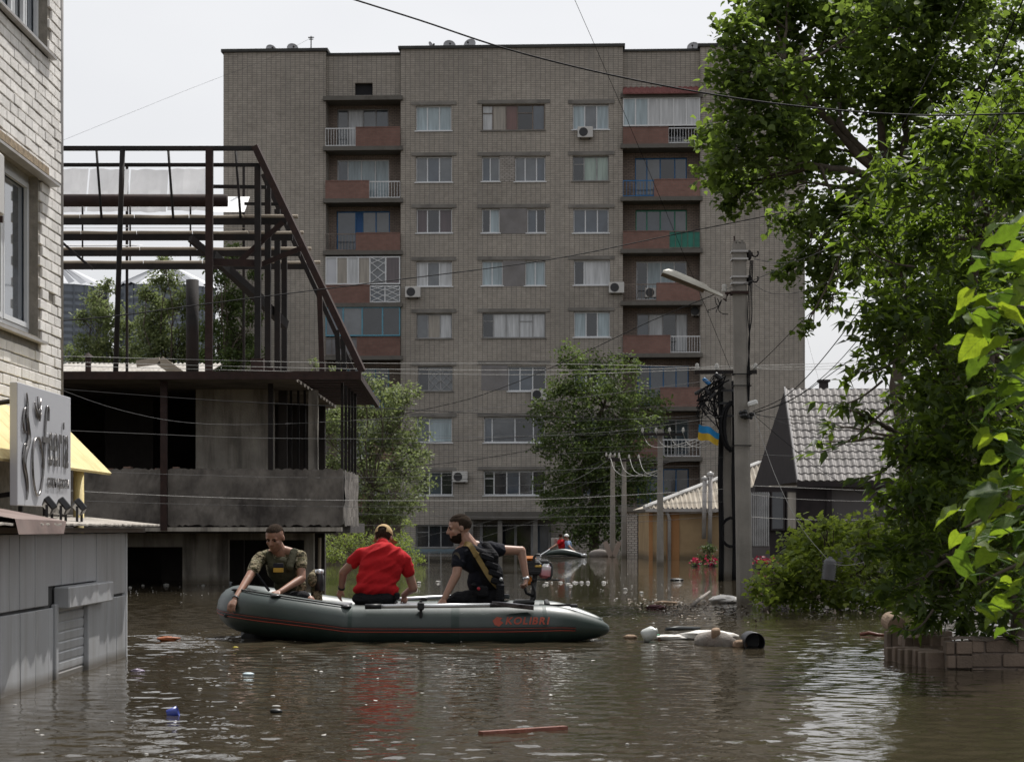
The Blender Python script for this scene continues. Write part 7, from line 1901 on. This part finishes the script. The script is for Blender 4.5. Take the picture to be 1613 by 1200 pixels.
def far_person(label, hx, hy, tx, ty, hipx, hipy, shirt, arm, hat=None, hair='hair'):
    t = thing('person', label, 'person', P(hipx, hipy + 4, YF), 'people in the far dinghy')
    b = MB(); hm = lookat(P(hx, hy, YF), (.4, .9, -.1)); head_parts(b, hm, 9.5 * f_); capsule(b, P(hx, hy + 3, YF), P(tx, ty - 4, YF), 2.2 * f_, 2.6 * f_)
    b.ball(P((tx + hipx) / 2, (ty + hipy) / 2, YF), 1, 12, 8, (5.4 * f_, 3.6 * f_, 9 * f_)); sh_ = P(tx, ty, YF - .1)
    el_ = P((tx + arm[0]) / 2 - 1, (ty + arm[1]) / 2 + 1, YF - .25); wr = P(arm[0], arm[1], YF - .35); capsule(b, sh_, el_, 2.3 * f_, 1.9 * f_, 8); capsule(b, el_, wr, 1.9 * f_, 1.3 * f_, 8)
    hand_parts(b, wr, wr - el_, (0, .3, -1), 5 * f_, .7, 1); capsule(b, P(hipx, hipy, YF), P(hipx + 5, hipy + 2, YF + .5), 3 * f_, 2.3 * f_); melt(b, 'body', M['skin_b'], t, .018, 2)
    s_ = MB(); s_.ball(P((tx + hipx) / 2, (ty + hipy) / 2 - 1, YF), 1, 12, 8, (6.2 * f_, 4.2 * f_, 9.5 * f_)); s_.ball(P(tx, ty, YF), 1, 12, 8, (6.5 * f_, 4.2 * f_, 4.5 * f_)); capsule(s_, sh_, sh_.lerp(el_, .5), 2.9 * f_, 2.7 * f_, 8); melt(s_, 'shirt', shirt, t, .022, 1)
    s_ = MB(); s_.ball(P(hipx, hipy, YF), 1, 12, 8, (6 * f_, 4.5 * f_, 3.5 * f_)); capsule(s_, P(hipx, hipy, YF), P(hipx + 5, hipy + 1, YF + .5), 3.4 * f_, 2.7 * f_); melt(s_, 'trousers', M['black_cloth'], t, .022, 1)
    if hat: head_shell('hat', hm, 9.5 * f_, lambda x, y, z: z > .05, hat, t, 1.25, n=20, mm=14)
    else: head_shell('hair', hm, 9.5 * f_, lambda x, y, z: z > .25 or (y < 0 and z > -.1), M['hair'], t, 1.05, n=20, mm=14)
far_person('rower in red shirt with dark hair in the far dinghy', 883, 845, 884, 853, 886, 866, M['red_shirt'], (866, 864))
far_person('person in pale blue shirt and white hat in the far dinghy', 892.5, 846, 894, 855, 896, 867, cloth_mat('blue_shirt', (.22, .29, .42), .4), (903, 866), hat=M['white_plastic'])
for lb, p, q in (('left oar dipping beside the far dinghy', (866, 865), (848, 876)), ('right oar trailing beside the far dinghy', (897, 866), (920, 874))):
    k = MB(); k.tube([P(*p, YF - .4), P(*q, YF - .7)], .03, 6); a_ = thing('far_oar', lb, 'oar', P(*p, YF - .4), 'oars of the far dinghy'); k.build('shaft', M['alu'], a_); k = MB(); e_ = P(*q, YF - .7); k.ball(e_, .06, 8, 5, (2.2, .5, 1)); k.build('blade', M['alu'], a_)
k = MB(); k.lathe([(0, 0), (.14, 0), (.15, .32), (.17, .33), (.16, .34)], 12, Matrix.Translation(P(873.5, 866, YF + .4) + Vector((0, 0, .15)))); bk_ = k.build('bucket', M['white_plastic'], None, smooth=True); tag(bk_, 'white bucket in the far dinghy left of the red rower', 'bucket')
# ================================================================ cables strung across the street
def wire(label, pts, r, mat='cable', group=None, name='cable', n=5, seg=6):
    """pts = [(px, py, Y)]"""
    k = MB(); k.tube([tuple(P(*q)) for q in catmull(pts, seg)], r * (.62 if mat == 'cable' else .5), n)
    o = k.build(name, M[mat], smooth=True); return tag(o, label, 'cable', group)
wire('thick black cable sagging across the sky from top centre into the right tree', [(520, -12, 15), (660, 32, 15), (800, 78, 15), (960, 118, 15), (1140, 152, 15), (1300, 172, 15), (1460, 182, 15), (1640, 178, 15)], .011)
wire('thin wire running steeply from the top edge down to the cable pole', [(900, -12, 40), (985, 182, 42), (1090, 432, 44), (1150, 580, 46)], .009)
wire('long dark cable rising from the brick house to the poplar crown', [(-30, 514, 24), (160, 500, 25), (330, 478, 26), (600, 444, 27.5), (860, 410, 29), (1060, 370, 30.2), (1240, 334, 31)], .012)
wire('dark cable rising from the ruin corner to the street lamp', [(590, 660, 44), (740, 628, 42), (880, 574, 38), (1020, 508, 34), (1130, 462, 31)], .011)
for i, (dy, sg) in enumerate(((562, 4), (571, 5), (577, 6))):
    wire(('top', 'middle', 'lowest')[i] + ' of three parallel pale wires running level above the ruin deck', [(60, dy - 2, 37), (330, dy + 5, 39), (560, dy + 10, 41), (860, dy + sg + 7, 44), (1098 + i * 30, 578 + i, 46.3)], .011, 'cable_pale', 'pale wires above the ruin deck', 'pale_wire')
    wire(('top', 'middle', 'lowest')[i] + ' of three parallel pale wires leaving the cable pole to the right', [(1098 + i * 45, 578 + i, 46.3), (1260, 574 + i * 4, 48), (1480, 566 + i * 6, 50), (1700, 560 + i * 8, 52)], .011, 'cable_pale', 'pale wires right of the cable pole', 'pale_wire')
SL = [
 ('dark wire sagging below the ruin deck, topmost of its set', [(60, 610, 36), (330, 630, 38), (600, 643, 40), (860, 656, 43), (1140, 664, 46)], .011, 'cable'),
 ('dark wire drooping deepest across the ruin interior', [(60, 600, 36), (190, 646, 37), (330, 668, 38), (560, 662, 41), (800, 640, 43), (1130, 598, 46)], .010, 'cable_grey'),
 ('pale wire crossing the ruin interior at mid height', [(60, 676, 34), (200, 682, 35), (420, 690, 37), (700, 690, 40), (960, 680, 43), (1140, 655, 46)], .009, 'cable_grey'),
 ('dark wire across the lower trees toward the flag', [(600, 700, 45), (800, 690, 45.5), (960, 672, 46), (1110, 668, 46)], .011, 'cable'),
 ('pale wire crossing the parapet top', [(60, 738, 33), (300, 748, 36), (560, 752, 40), (860, 742, 44), (1140, 720, 46)], .007, 'cable_grey'),
 ('pale wire crossing the parapet middle', [(60, 770, 33), (300, 782, 36), (560, 788, 40), (860, 786, 44), (1140, 770, 46)], .010, 'cable_pale'),
 ('grey wire just below the parapet middle wire', [(60, 786, 33), (300, 794, 36), (560, 798, 40), (860, 800, 44), (1140, 790, 46)], .007, 'cable_grey'),
 ('pale wire crossing low over the entrance', [(480, 806, 44), (760, 814, 45), (980, 812, 46), (1140, 806, 46.3)], .010, 'cable_grey'),
 ('grey wire in front of the entrance canopy', [(480, 826, 46), (760, 828, 47), (1000, 822, 47), (1140, 812, 46.4)], .009, 'cable_grey'),
 ('oblique pale wire rising from the shoulder of the man in black toward the poles', [(640, 882, 60), (760, 846, 56), (880, 806, 52), (1000, 752, 49), (1136, 690, 46.4)], .010, 'cable_grey'),
 ('oblique grey wire just under the other oblique wire', [(640, 850, 60), (780, 818, 56), (900, 770, 52), (1020, 728, 49), (1136, 690, 46.4)], .008, 'cable_grey'),
 ('dark cable over the lower tree crowns', [(600, 740, 48), (760, 722, 48), (900, 696, 47), (1020, 670, 46.6), (1130, 655, 46.3)], .012, 'cable'),
 ('thin dark wire from the willow to the small pole crossarm', [(640, 760, 60), (800, 750, 62), (920, 738, 63), (1012, 684, 64.3)], .012, 'cable'),
 ('grey wire dipping between the distant poles and the willow', [(600, 776, 70), (760, 780, 74), (880, 766, 78), (960, 724, 80.8)], .014, 'cable_grey'),
 ('long black cable from the cable pole past the dark house gable', [(1160, 648, 46.4), (1260, 662, 44), (1400, 668, 40), (1640, 660, 34)], .012, 'cable'),
 ('upper pale wire before the dark house wall', [(1160, 764, 46.4), (1260, 768, 47), (1420, 774, 48), (1640, 776, 49)], .011, 'cable_pale'),
 ('middle pale wire before the dark house wall', [(1160, 776, 46.4), (1260, 786, 47), (1420, 790, 48), (1640, 788, 49)], .009, 'cable_pale'),
 ('lower pale wire before the dark house wall', [(1160, 812, 46.4), (1260, 818, 47), (1420, 818, 48), (1640, 814, 49)], .012, 'cable_pale'),
 ('grey wire across the gable of the dark house', [(1160, 714, 46.4), (1260, 718, 47), (1420, 716, 48), (1640, 700, 49)], .009, 'cable_grey'),
 ('thick cable curving up right from the lamp pole knot into the walnut', [(1186, 648, 30.8), (1240, 622, 28), (1300, 560, 24), (1380, 450, 20), (1500, 250, 17), (1560, 120, 16), (1620, -20, 15)], .010, 'cable'),
 ('second cable curving up right from the lamp pole knot', [(1186, 650, 30.8), (1250, 628, 28), (1330, 560, 24), (1430, 430, 20), (1560, 260, 17), (1660, 120, 16)], .008, 'cable'),
 ('third cable fanning right from the lamp pole knot', [(1186, 652, 30.8), (1260, 622, 29), (1360, 552, 26), (1480, 470, 23), (1660, 340, 20)], .009, 'cable'),
 ('thin cable dropping right from the lamp pole knot across the tiled roof', [(1186, 652, 30.8), (1230, 690, 30), (1300, 745, 29), (1380, 790, 28)], .007, 'cable'),
 ('pale cable slanting right from the lamp pole knot', [(1186, 650, 30.8), (1240, 668, 30), (1330, 700, 28), (1460, 750, 25)], .008, 'cable_grey'),
 ('thin dark wire slanting up the gable side of the apartment block', [(1178, 590, 31), (1220, 550, 30), (1280, 490, 29), (1360, 430, 27), (1480, 330, 24)], .008, 'cable'),
 ('twisted wire from the upper pole hook into the tree', [(1188, 408, 31), (1230, 414, 30), (1280, 402, 29), (1360, 360, 27), (1480, 280, 24), (1640, 130, 20)], .010, 'cable_grey'),
 ('twisted wire from the lamp clamp climbing into the tree', [(1142, 456, 31), (1190, 440, 30.5), (1250, 408, 29), (1330, 330, 27), (1420, 200, 24), (1530, -20, 21)], .010, 'cable_grey'),
 ('slack wire looping from the lamp pole to the tree', [(1188, 448, 31), (1215, 462, 30.5), (1260, 460, 30), (1310, 440, 29), (1400, 380, 27)], .009, 'cable_grey'),
 ('faint far wire beside the right edge of the apartment block', [(1268, 520, 100), (1290, 600, 95), (1310, 660, 90)], .012, 'cable_grey'),
 ('faint wire from the roof aerial down to the left', [(490, 60, 106), (430, 90, 106), (300, 140, 106), (90, 225, 106)], .012, 'cable_grey'),
]
for lb, pts, r, m_ in SL: wire(lb, pts, r, m_)
for i in range(4):
    x0_, x1_ = 1012 + i * 21, 962 + i * 15
    wire(('leftmost', 'second', 'third', 'rightmost')[i] + ' of four drooping pale jumper wires at the slim pole', [(x0_, 680, 64.2), (x0_ + 10, 700, 64), (x0_ + 34, 704, 60), (1100 + i * 8, 690, 52), (1136, 660, 46.4)], .022, 'cable_pale', 'jumper wires of the slim pole', 'jumper_wire')
    wire(('leftmost', 'second', 'third', 'rightmost')[i] + ' of four pale jumper wires at the distant pole pair', [(x1_, 722, 80.8), (x1_ + 8, 742, 79), (x1_ + 30, 750, 74), (1040, 740, 64.2)], .024, 'cable_pale', 'jumper wires of the distant poles', 'jumper_wire')
rw_ = random.Random(12)
for i in range(9):
    y0_ = 640 + i * 19 + rw_.uniform(-5, 5)
    wire(('topmost', 'second', 'third', 'fourth', 'fifth', 'sixth', 'seventh', 'eighth', 'lowest')[i] + ' from the top of nine faint wires before the lower storeys', [(560, y0_ + rw_.uniform(-3, 3), 52), (760, y0_ + 8, 52), (940, y0_ + 4 + rw_.uniform(-4, 4), 50), (1136, y0_ - 4, 46.4)], rw_.choice((.006, .008)), 'cable_grey', 'faint wires before the lower storeys', 'thin_wire')
# white line carrying a bottle float
wire('white cord hanging from the lamp pole knot to the plastic bottle in the bush', [(1188, 650, 30.6), (1200, 690, 30.3), (1225, 758, 29.8), (1262, 830, 29.2), (1303, 880, 28.6)], .009, 'cable_pale', None, 'cord')
bo = thing('hanging_bottle', 'grey ribbed plastic bottle hanging from a white cord on the bush', 'bottle', P(1304, 914, 28.5))
k = MB(); q = P(1304, 914, 28.5); prof = [(0, 0), (.09, .005)]
for i in range(7): prof += [(.108, .02 + i * .035), (.085, .037 + i * .035)]
prof += [(.10, .27), (.06, .31), (.03, .32), (.03, .345), (0, .346)]
k.lathe(prof, 16, Matrix.Translation(q) @ Matrix.Rotation(.12, 4, 'Y')); k.build('body', mk('bottle_plastic', (.10, .10, .105), .4, .15, 6), bo, smooth=True)
wire('pale cord running right from the hanging bottle through the bush', [(1304, 886, 28.5), (1330, 890, 28.3), (1358, 886, 28.2), (1372, 878, 28.3)], .008, 'cable_pale', None, 'cord')

# ================================================================ flowers before the houses
def flowers(label, cx, cy, Y, w, n):
    t = thing('petunias', label, 'flowers', P(cx, cy, Y)); rg = np.random.default_rng(cx)
    pts = np.array([tuple(P(cx + rg.normal(0, w), cy + rg.normal(-3, 3), Y + rg.normal(0, .25))) for _ in range(n)]); pts[:, 2] = np.maximum(pts[:, 2], .03)
    V, Fq = leaves(pts, .10, 'lobed', rg, .0, .9); tag(np_mesh('blossom_mass', V, Fq, M['petal'], t), kind='stuff')
    pts = np.array([tuple(P(cx + rg.normal(0, w * 1.1), cy + rg.normal(0, 3), Y + rg.normal(0, .25))) for _ in range(n)]); pts[:, 2] = np.maximum(pts[:, 2], .02)
    V, Fq = leaves(pts, .10, 'oval', rg, .2, .7); tag(np_mesh('leaf_mass', V, Fq, M['leaf_dark'], t), kind='stuff')
    k = MB(); p = P(cx, cy, Y); k.cbox((p.x - w * .025, Y - .2, -.1), (p.x + w * .025, Y + .2, .08), .02); k.build('planter', M['brown_dark'], t)
M['petal'] = leaf_mat('petal_red', (0.24, 0.02, 0.045), (0.26, 0.02, 0.05), .4)
flowers('red petunias drowned to their heads left of the cable pole', 1096, 887, 63, 4, 45); flowers('red petunias right of them, nearer the cable pole', 1122, 886, 63, 5, 60); flowers('red petunias and litter right of the lamp pole', 1208, 886, 58, 12, 100)

# ================================================================ drifting things
def lump(name, label, cat, px, py, w, h, mat, d=None, seed=0, rough=.25, group=None, sink=.25, rz=0):
    """irregular floating piece: w, h in photo pixels at its place on the water"""
    Y = wl_Y(py); f = Y / FPX; W, Hh = w * f, h * f; D = (d or w * .6) * f; r = random.Random(seed + int(px))
    k = MB(); n, m = 14, 9; vs, fs = [], []
    c_ = P(px, py, Y)
    for i in range(m + 1):
        th = math.pi * i / m
        for j in range(n):
            ph = 2 * math.pi * j / n; q = 1 + r.uniform(-rough, rough) * math.sin(th)
            x, y = math.sin(th) * math.cos(ph) * W / 2 * q, math.sin(th) * math.sin(ph) * D / 2 * q
            vs.append((c_.x + x * math.cos(rz) - y * math.sin(rz), Y + x * math.sin(rz) + y * math.cos(rz), Hh * (.5 - sink) + math.cos(th) * Hh / 2 * (1 + r.uniform(-rough, rough) * .7)))
    for i in range(m):
        for j in range(n): fs.append((i * n + j, i * n + n + j, i * n + n + (j + 1) % n, i * n + (j + 1) % n))
    k.add(vs, fs); return tag(k.build(name, mat, smooth=True), label, cat, group)
M['sack_white'] = mk('sack_white', (.62, .60, .57), .7, .12, 8, bump=.6, bscale=25, stain=(.35, .30, .25), stain_amt=.4, sscale=5)
M['driftwood'] = mk('driftwood', (.20, .18, .16), .9, .25, 9, bump=.5, bscale=40, stain=(.12, .08, .06), sscale=5)
M['driftwood_tan'] = mk('driftwood_tan', (.24, .17, .115), .9, .25, 9, bump=.4, stain=(.2, .12, .08), sscale=5)
M['wood_red'] = mk('wet_red_wood', (.16, .055, .035), .45, .3, 9, bump=.4)
M['foam'] = mk('white_foam', (.42, .41, .385), .8, .1, 9)
lump('plastic_sack', 'white plastic sack drifting behind the grey log', 'sack', 1113, 1006, 92, 18, M['sack_white'], 60, 1, .22)
lump('plastic_sack', 'flat white sheet drifting left of the white sack', 'sack', 1055, 1006, 66, 9, M['sack_white'], 50, 2, .3)
lump('plastic_sack', 'white sack heaped at the foot of the lamp pole', 'sack', 1140, 949, 50, 16, M['sack_white'], 60, 3, .25)
lg = thing('grey_log', 'grey log with a sawn branch stub floating right of the boat', 'log', P(1135, 1015, 20.4))
k = MB(); k.tube([P(1112, 1013, 20.5) + Vector((0, .3, 0)), P(1125, 1011, 20.4), P(1140, 1013, 20.3), P(1156, 1017, 20.2)], [.10, .12, .11, .07], 12); k.build('trunk', M['driftwood'], lg, smooth=True)
k = MB(); k.tube([P(1130, 1010, 20.35), P(1128, 998, 20.3), P(1127, 991, 20.28)], [.075, .05, .045], 12); k.build('branch_stub', M['driftwood_tan'], lg, smooth=True)
lump('wood_stump', 'brown wood stump between the grey log and the black pipe', 'stump', 1165, 1019, 24, 15, M['driftwood_tan'], 20, 5, .25)
pi = thing('black_pipe', 'open end of a black pipe facing the camera beside the log', 'pipe', P(1189, 1020, 20)); Yp = 19.9; c_ = P(1189, 1012, Yp); m_ = Matrix.Translation(c_) @ Matrix.Rotation(math.pi / 2, 4, 'X') @ Matrix.Rotation(0, 4, 'Z')
k = MB(); k.lathe([(.098, -.45), (.104, 0), (.10, .004), (.096, 0), (.094, -.42)], 28, m_); k.build('barrel', M['black_plastic'], pi, smooth=True)
k = MB(); k.lathe([(.094, -.4), (.0, -.41)], 24, m_); k.build('inside', M['boat_black'], pi)
lump('bread_block', 'tan foam block at the left end of the drifting rubbish', 'block', 993, 1005, 22, 8, M['driftwood_tan'], 14, 7, .2)
jb = thing('clear_jug', 'cloudy plastic jug floating left of the white sheet', 'jug', P(1015, 1006, 21)); k = MB(); q = P(1016, 1006, 21.2); k.lathe([(0, -.03), (.06, -.03), (.075, .0), (.075, .10), (.03, .13), (.03, .15), (0, .15)], 14, Matrix.Translation(q + Vector((0, 0, .03))) @ Matrix.Rotation(1.15, 4, 'Y')); k.build('body', mk('jug_plastic', (.5, .52, .50), .2, .1, 6), jb, smooth=True)
k = MB(); k.cbox((P(1022, 0, 21.6).x, 21.6, .03), (P(1040, 0, 21.6).x, 21.7, .05), .006); tag(k.build('green_lid', mk('lid_green', (.03, .20, .10), .4, .1, 4)), 'flat green lid behind the cloudy jug', 'lid')
def stick(name, label, p, q, r, mat, cat='stick', group=None):
    a, b_ = P(*p), P(*q); k = MB(); k.tube([a, a.lerp(b_, .35) + Vector((0, 0, random.uniform(.0, .02))), a.lerp(b_, .7), b_], [r, r * 1.05, r * .9, r * .6], 7); return tag(k.build(name, mat, smooth=True), label, cat, group)
def wp(px, py, dz=.01):
    Y = wl_Y(py) ; return (px, py - dz * FPX / Y, Y)
stick('drift_branch', 'dark wet branch along the back of the white sack', wp(1050, 993), wp(1102, 990), .03, M['boat_black']); stick('drift_branch', 'red-brown branch in front of the white sheet', wp(1036, 1007), wp(1084, 1006), .02, M['wood_red'])
stick('drift_branch', 'long thin stick near the foot of the lamp pole', wp(1032, 951), wp(1066, 950), .03, M['driftwood_tan']); stick('drift_branch', 'short stick leaning on the white sack at the pole', wp(1090, 955), wp(1118, 942, .12), .03, M['driftwood'])
stick('drift_branch', 'dark branch reaching out of the bush at the waterline', wp(1205, 962), wp(1290, 945, .4), .035, M['bark']); stick('drift_branch', 'pale stick left of the block wall', wp(1355, 1000), wp(1396, 1001), .02, M['wood_red'])
lump('weed_clump', 'dark red weed clump left of the lamp pole', 'weed', 1034, 959, 30, 9, mk('weed', (.06, .02, .025), .9, .4, 20, bump=.9), 20, 9, .4)
lump('tyre_hump', 'dark hump of something drowned, mid water before the poles', 'hump', 1066, 914, 22, 5, M['boat_black'], 12, 10, .1)
lr = thing('sawn_log', 'round sawn log end beside the block wall under the leaves', 'log', P(1414, 1000, 21)); Yl = 21.2; k = MB(); k.lathe([(0, -.4), (.10, -.4), (.10, 0), (0, .002)], 20, Matrix.Translation(P(1413, 986, Yl)) @ Matrix.Rotation(math.pi / 2 + .1, 4, 'X')); k.build('trunk', M['driftwood_tan'], lr)
pk = MB(); a, b_ = P(*wp(757, 1157)), P(*wp(891, 1148)); pk.bar(a, b_, .05, .022); tag(pk.build('plank', M['wood_red']), 'narrow red-brown plank floating in the foreground', 'plank')
lump('wood_scrap', 'orange-brown wood scrap in the bow wave left of the boat', 'wood', 264, 1008, 36, 8, mk('scrap_orange', (.30, .09, .03), .5, .3, 9, bump=.4), 12, 12, .3)
cp = thing('blue_cup', 'small blue plastic cup floating lower left', 'cup', P(271, 1126, 13)); Yq = wl_Y(1126); k = MB(); k.lathe([(.0, 0), (.025, 0), (.034, .07), (.036, .07), (.03, .0)], 14, Matrix.Translation(P(269, 1126, Yq) + Vector((-.02, 0, .005))) @ Matrix.Rotation(1.25, 4, 'Y')); k.build('body', mk('cup_blue', (.03, .05, .25), .3, .1, 5), cp, smooth=True)
lump('dark_can', 'dark rounded can with pale top floating below the bow', 'can', 435, 1122, 20, 9, M['boat_black'], 14, 13, .06); lump('can_top', 'pale rim of the dark can below the bow', 'can', 435, 1120.5, 14, 3.5, M['foam'], 8, 14, .05, sink=-2.0)
lump('foam_tray', 'pale blue-white foam tray floating below the boat bow', 'tray', 391, 1063, 19, 6, mk('tray_blue', (.55, .66, .70), .6, .08, 6), 12, 15, .15)
lump('wrapper', 'crumpled purple wrapper beside the kiosk corner', 'wrapper', 216, 1058, 22, 7, mk('wrapper', (.30, .25, .33), .3, .3, 20, bump=.8), 12, 16, .4)
lump('yellow_scrap', 'small yellow scrap under the boat bow', 'scrap', 371, 1020, 9, 3, mk('scrap_yellow', (.55, .45, .05), .6, .1, 5), 6, 17, .2)
lump('rag', 'blue and white rag floating by the ruin opening', 'rag', 352, 919, 26, 7, mk('rag', (.45, .48, .52), .8, .2, 9, bump=.5), 16, 18, .3)
cups = [(861, 918, 9, 6), (857, 921, 7, 4), (869, 917, 5, 4), (883, 917, 9, 5), (895, 919, 10, 4), (906, 917, 12, 5), (916, 917, 8, 6), (926, 917, 8, 6), (951, 917, 9, 6), (899, 922, 8, 4)]
ORD = ['leftmost', 'second', 'third', 'fourth', 'fifth', 'sixth', 'seventh', 'eighth', 'ninth', 'rightmost']
for i, (x, y, w, h) in enumerate(sorted(cups)): lump('foam_cup', ORD[i] + ' of ten white foam cups adrift in a row right of the motor', 'cup', x, y, w * .85, h * .5, M['foam'], w, 20 + i, .15, 'white foam cups adrift', sink=.40)
rb = random.Random(4)
bits = [(205, 925), (225, 922), (262, 921), (320, 922), (505, 924), (540, 917), (655, 928), (660, 918), (690, 916), (985, 928), (1010, 933), (315, 1085), (58, 1150), (66, 1158), (66, 1186), (176, 1137), (371, 1114), (430, 1096), (835, 1070), (650, 1165), (988, 1172), (230, 1188), (298, 1053), (746, 1062), (700, 1115)]
SCR = ['near the kiosk corner, far water', 'beside the first ruin opening', 'left of the ruin wall pier', 'right of the ruin wall pier', 'behind the boat next to the backpack', 'between backpack and red shirt', 'right of the red-shirted man, nearer one', 'right of the red-shirted man, farther one', 'left of the man in black', 'right of the row of foam cups, nearer left', 'right of the row of foam cups, farther right', 'left of the dark can', 'on the kiosk reflection, upper of a pair', 'on the kiosk reflection, lower of a pair', 'on the kiosk reflection, lowest of all', 'right edge of the kiosk reflection', 'between the dark can and the blue cup', 'just above the dark can', 'under the boat lettering', 'left of the red-brown plank', 'right of the red-brown plank', 'bottom left beside the kiosk reflection', 'left of the foam tray', 'just below the boat middle', 'below the red reflection']
for i, (x, y) in enumerate(bits): lump('floating_scrap', 'small whitish scrap ' + SCR[i], 'scrap', x, y, rb.uniform(4, 9), rb.uniform(2, 3.2), M['foam'], rb.uniform(5, 9), 60 + i, .3, 'small scraps scattered on the water')
# foam specks in streaks, their pale colour also standing in for sun glitter: nobody could count them
rg = np.random.default_rng(5); n = 900
a_ = rg.choice(4, n, p=(.35, .3, .2, .15)); px_ = np.select([a_ == 0, a_ == 1, a_ == 2, a_ == 3], [rg.normal(1030, 60, n), rg.normal(880, 90, n), rg.normal(560, 180, n), rg.normal(320, 90, n)]); py_ = np.select([a_ == 0, a_ == 1, a_ == 2, a_ == 3], [rg.normal(952, 14, n), rg.normal(918, 8, n), rg.normal(1030, 40, n), rg.normal(924, 7, n)])
py_ = np.clip(py_, 895, 1180); pts = np.array([tuple(P(x, y, wl_Y(y))) for x, y in zip(px_, py_)]); pts[:, 2] = rg.uniform(.008, .016, n)
V, Fq = leaves(pts, .035, 'oval', rg, .0, .12, .7); V[:, 2] = np.clip(V[:, 2], .006, .013); tag(np_mesh('foam_glitter_flecks', V, Fq, M['foam']), 'specks of foam and painted sun glitter on the water', 'foam', None, 'stuff')
# rubbish washed up round the pole and the bush: too fine to count
rg = np.random.default_rng(77); n = 420
px_ = np.concatenate([rg.uniform(985, 1175, n // 2), rg.uniform(1040, 1420, n // 2)]); py_ = np.concatenate([rg.normal(955, 6, n // 2), rg.normal(966, 6, n // 2)])
pts = np.array([tuple(P(a, b_, wl_Y(b_))) for a, b_ in zip(px_, py_)]); pts[:, 2] = rg.uniform(.0, .03, n)
V, Fq = leaves(pts, .06, 'lance', rg, .0, .25, .7); tag(np_mesh('drift_litter', V, Fq, mk('litter', (.16, .13, .10), .8, .6, 6)), 'fine drift litter along the bank by the pole', 'litter', None, 'stuff')
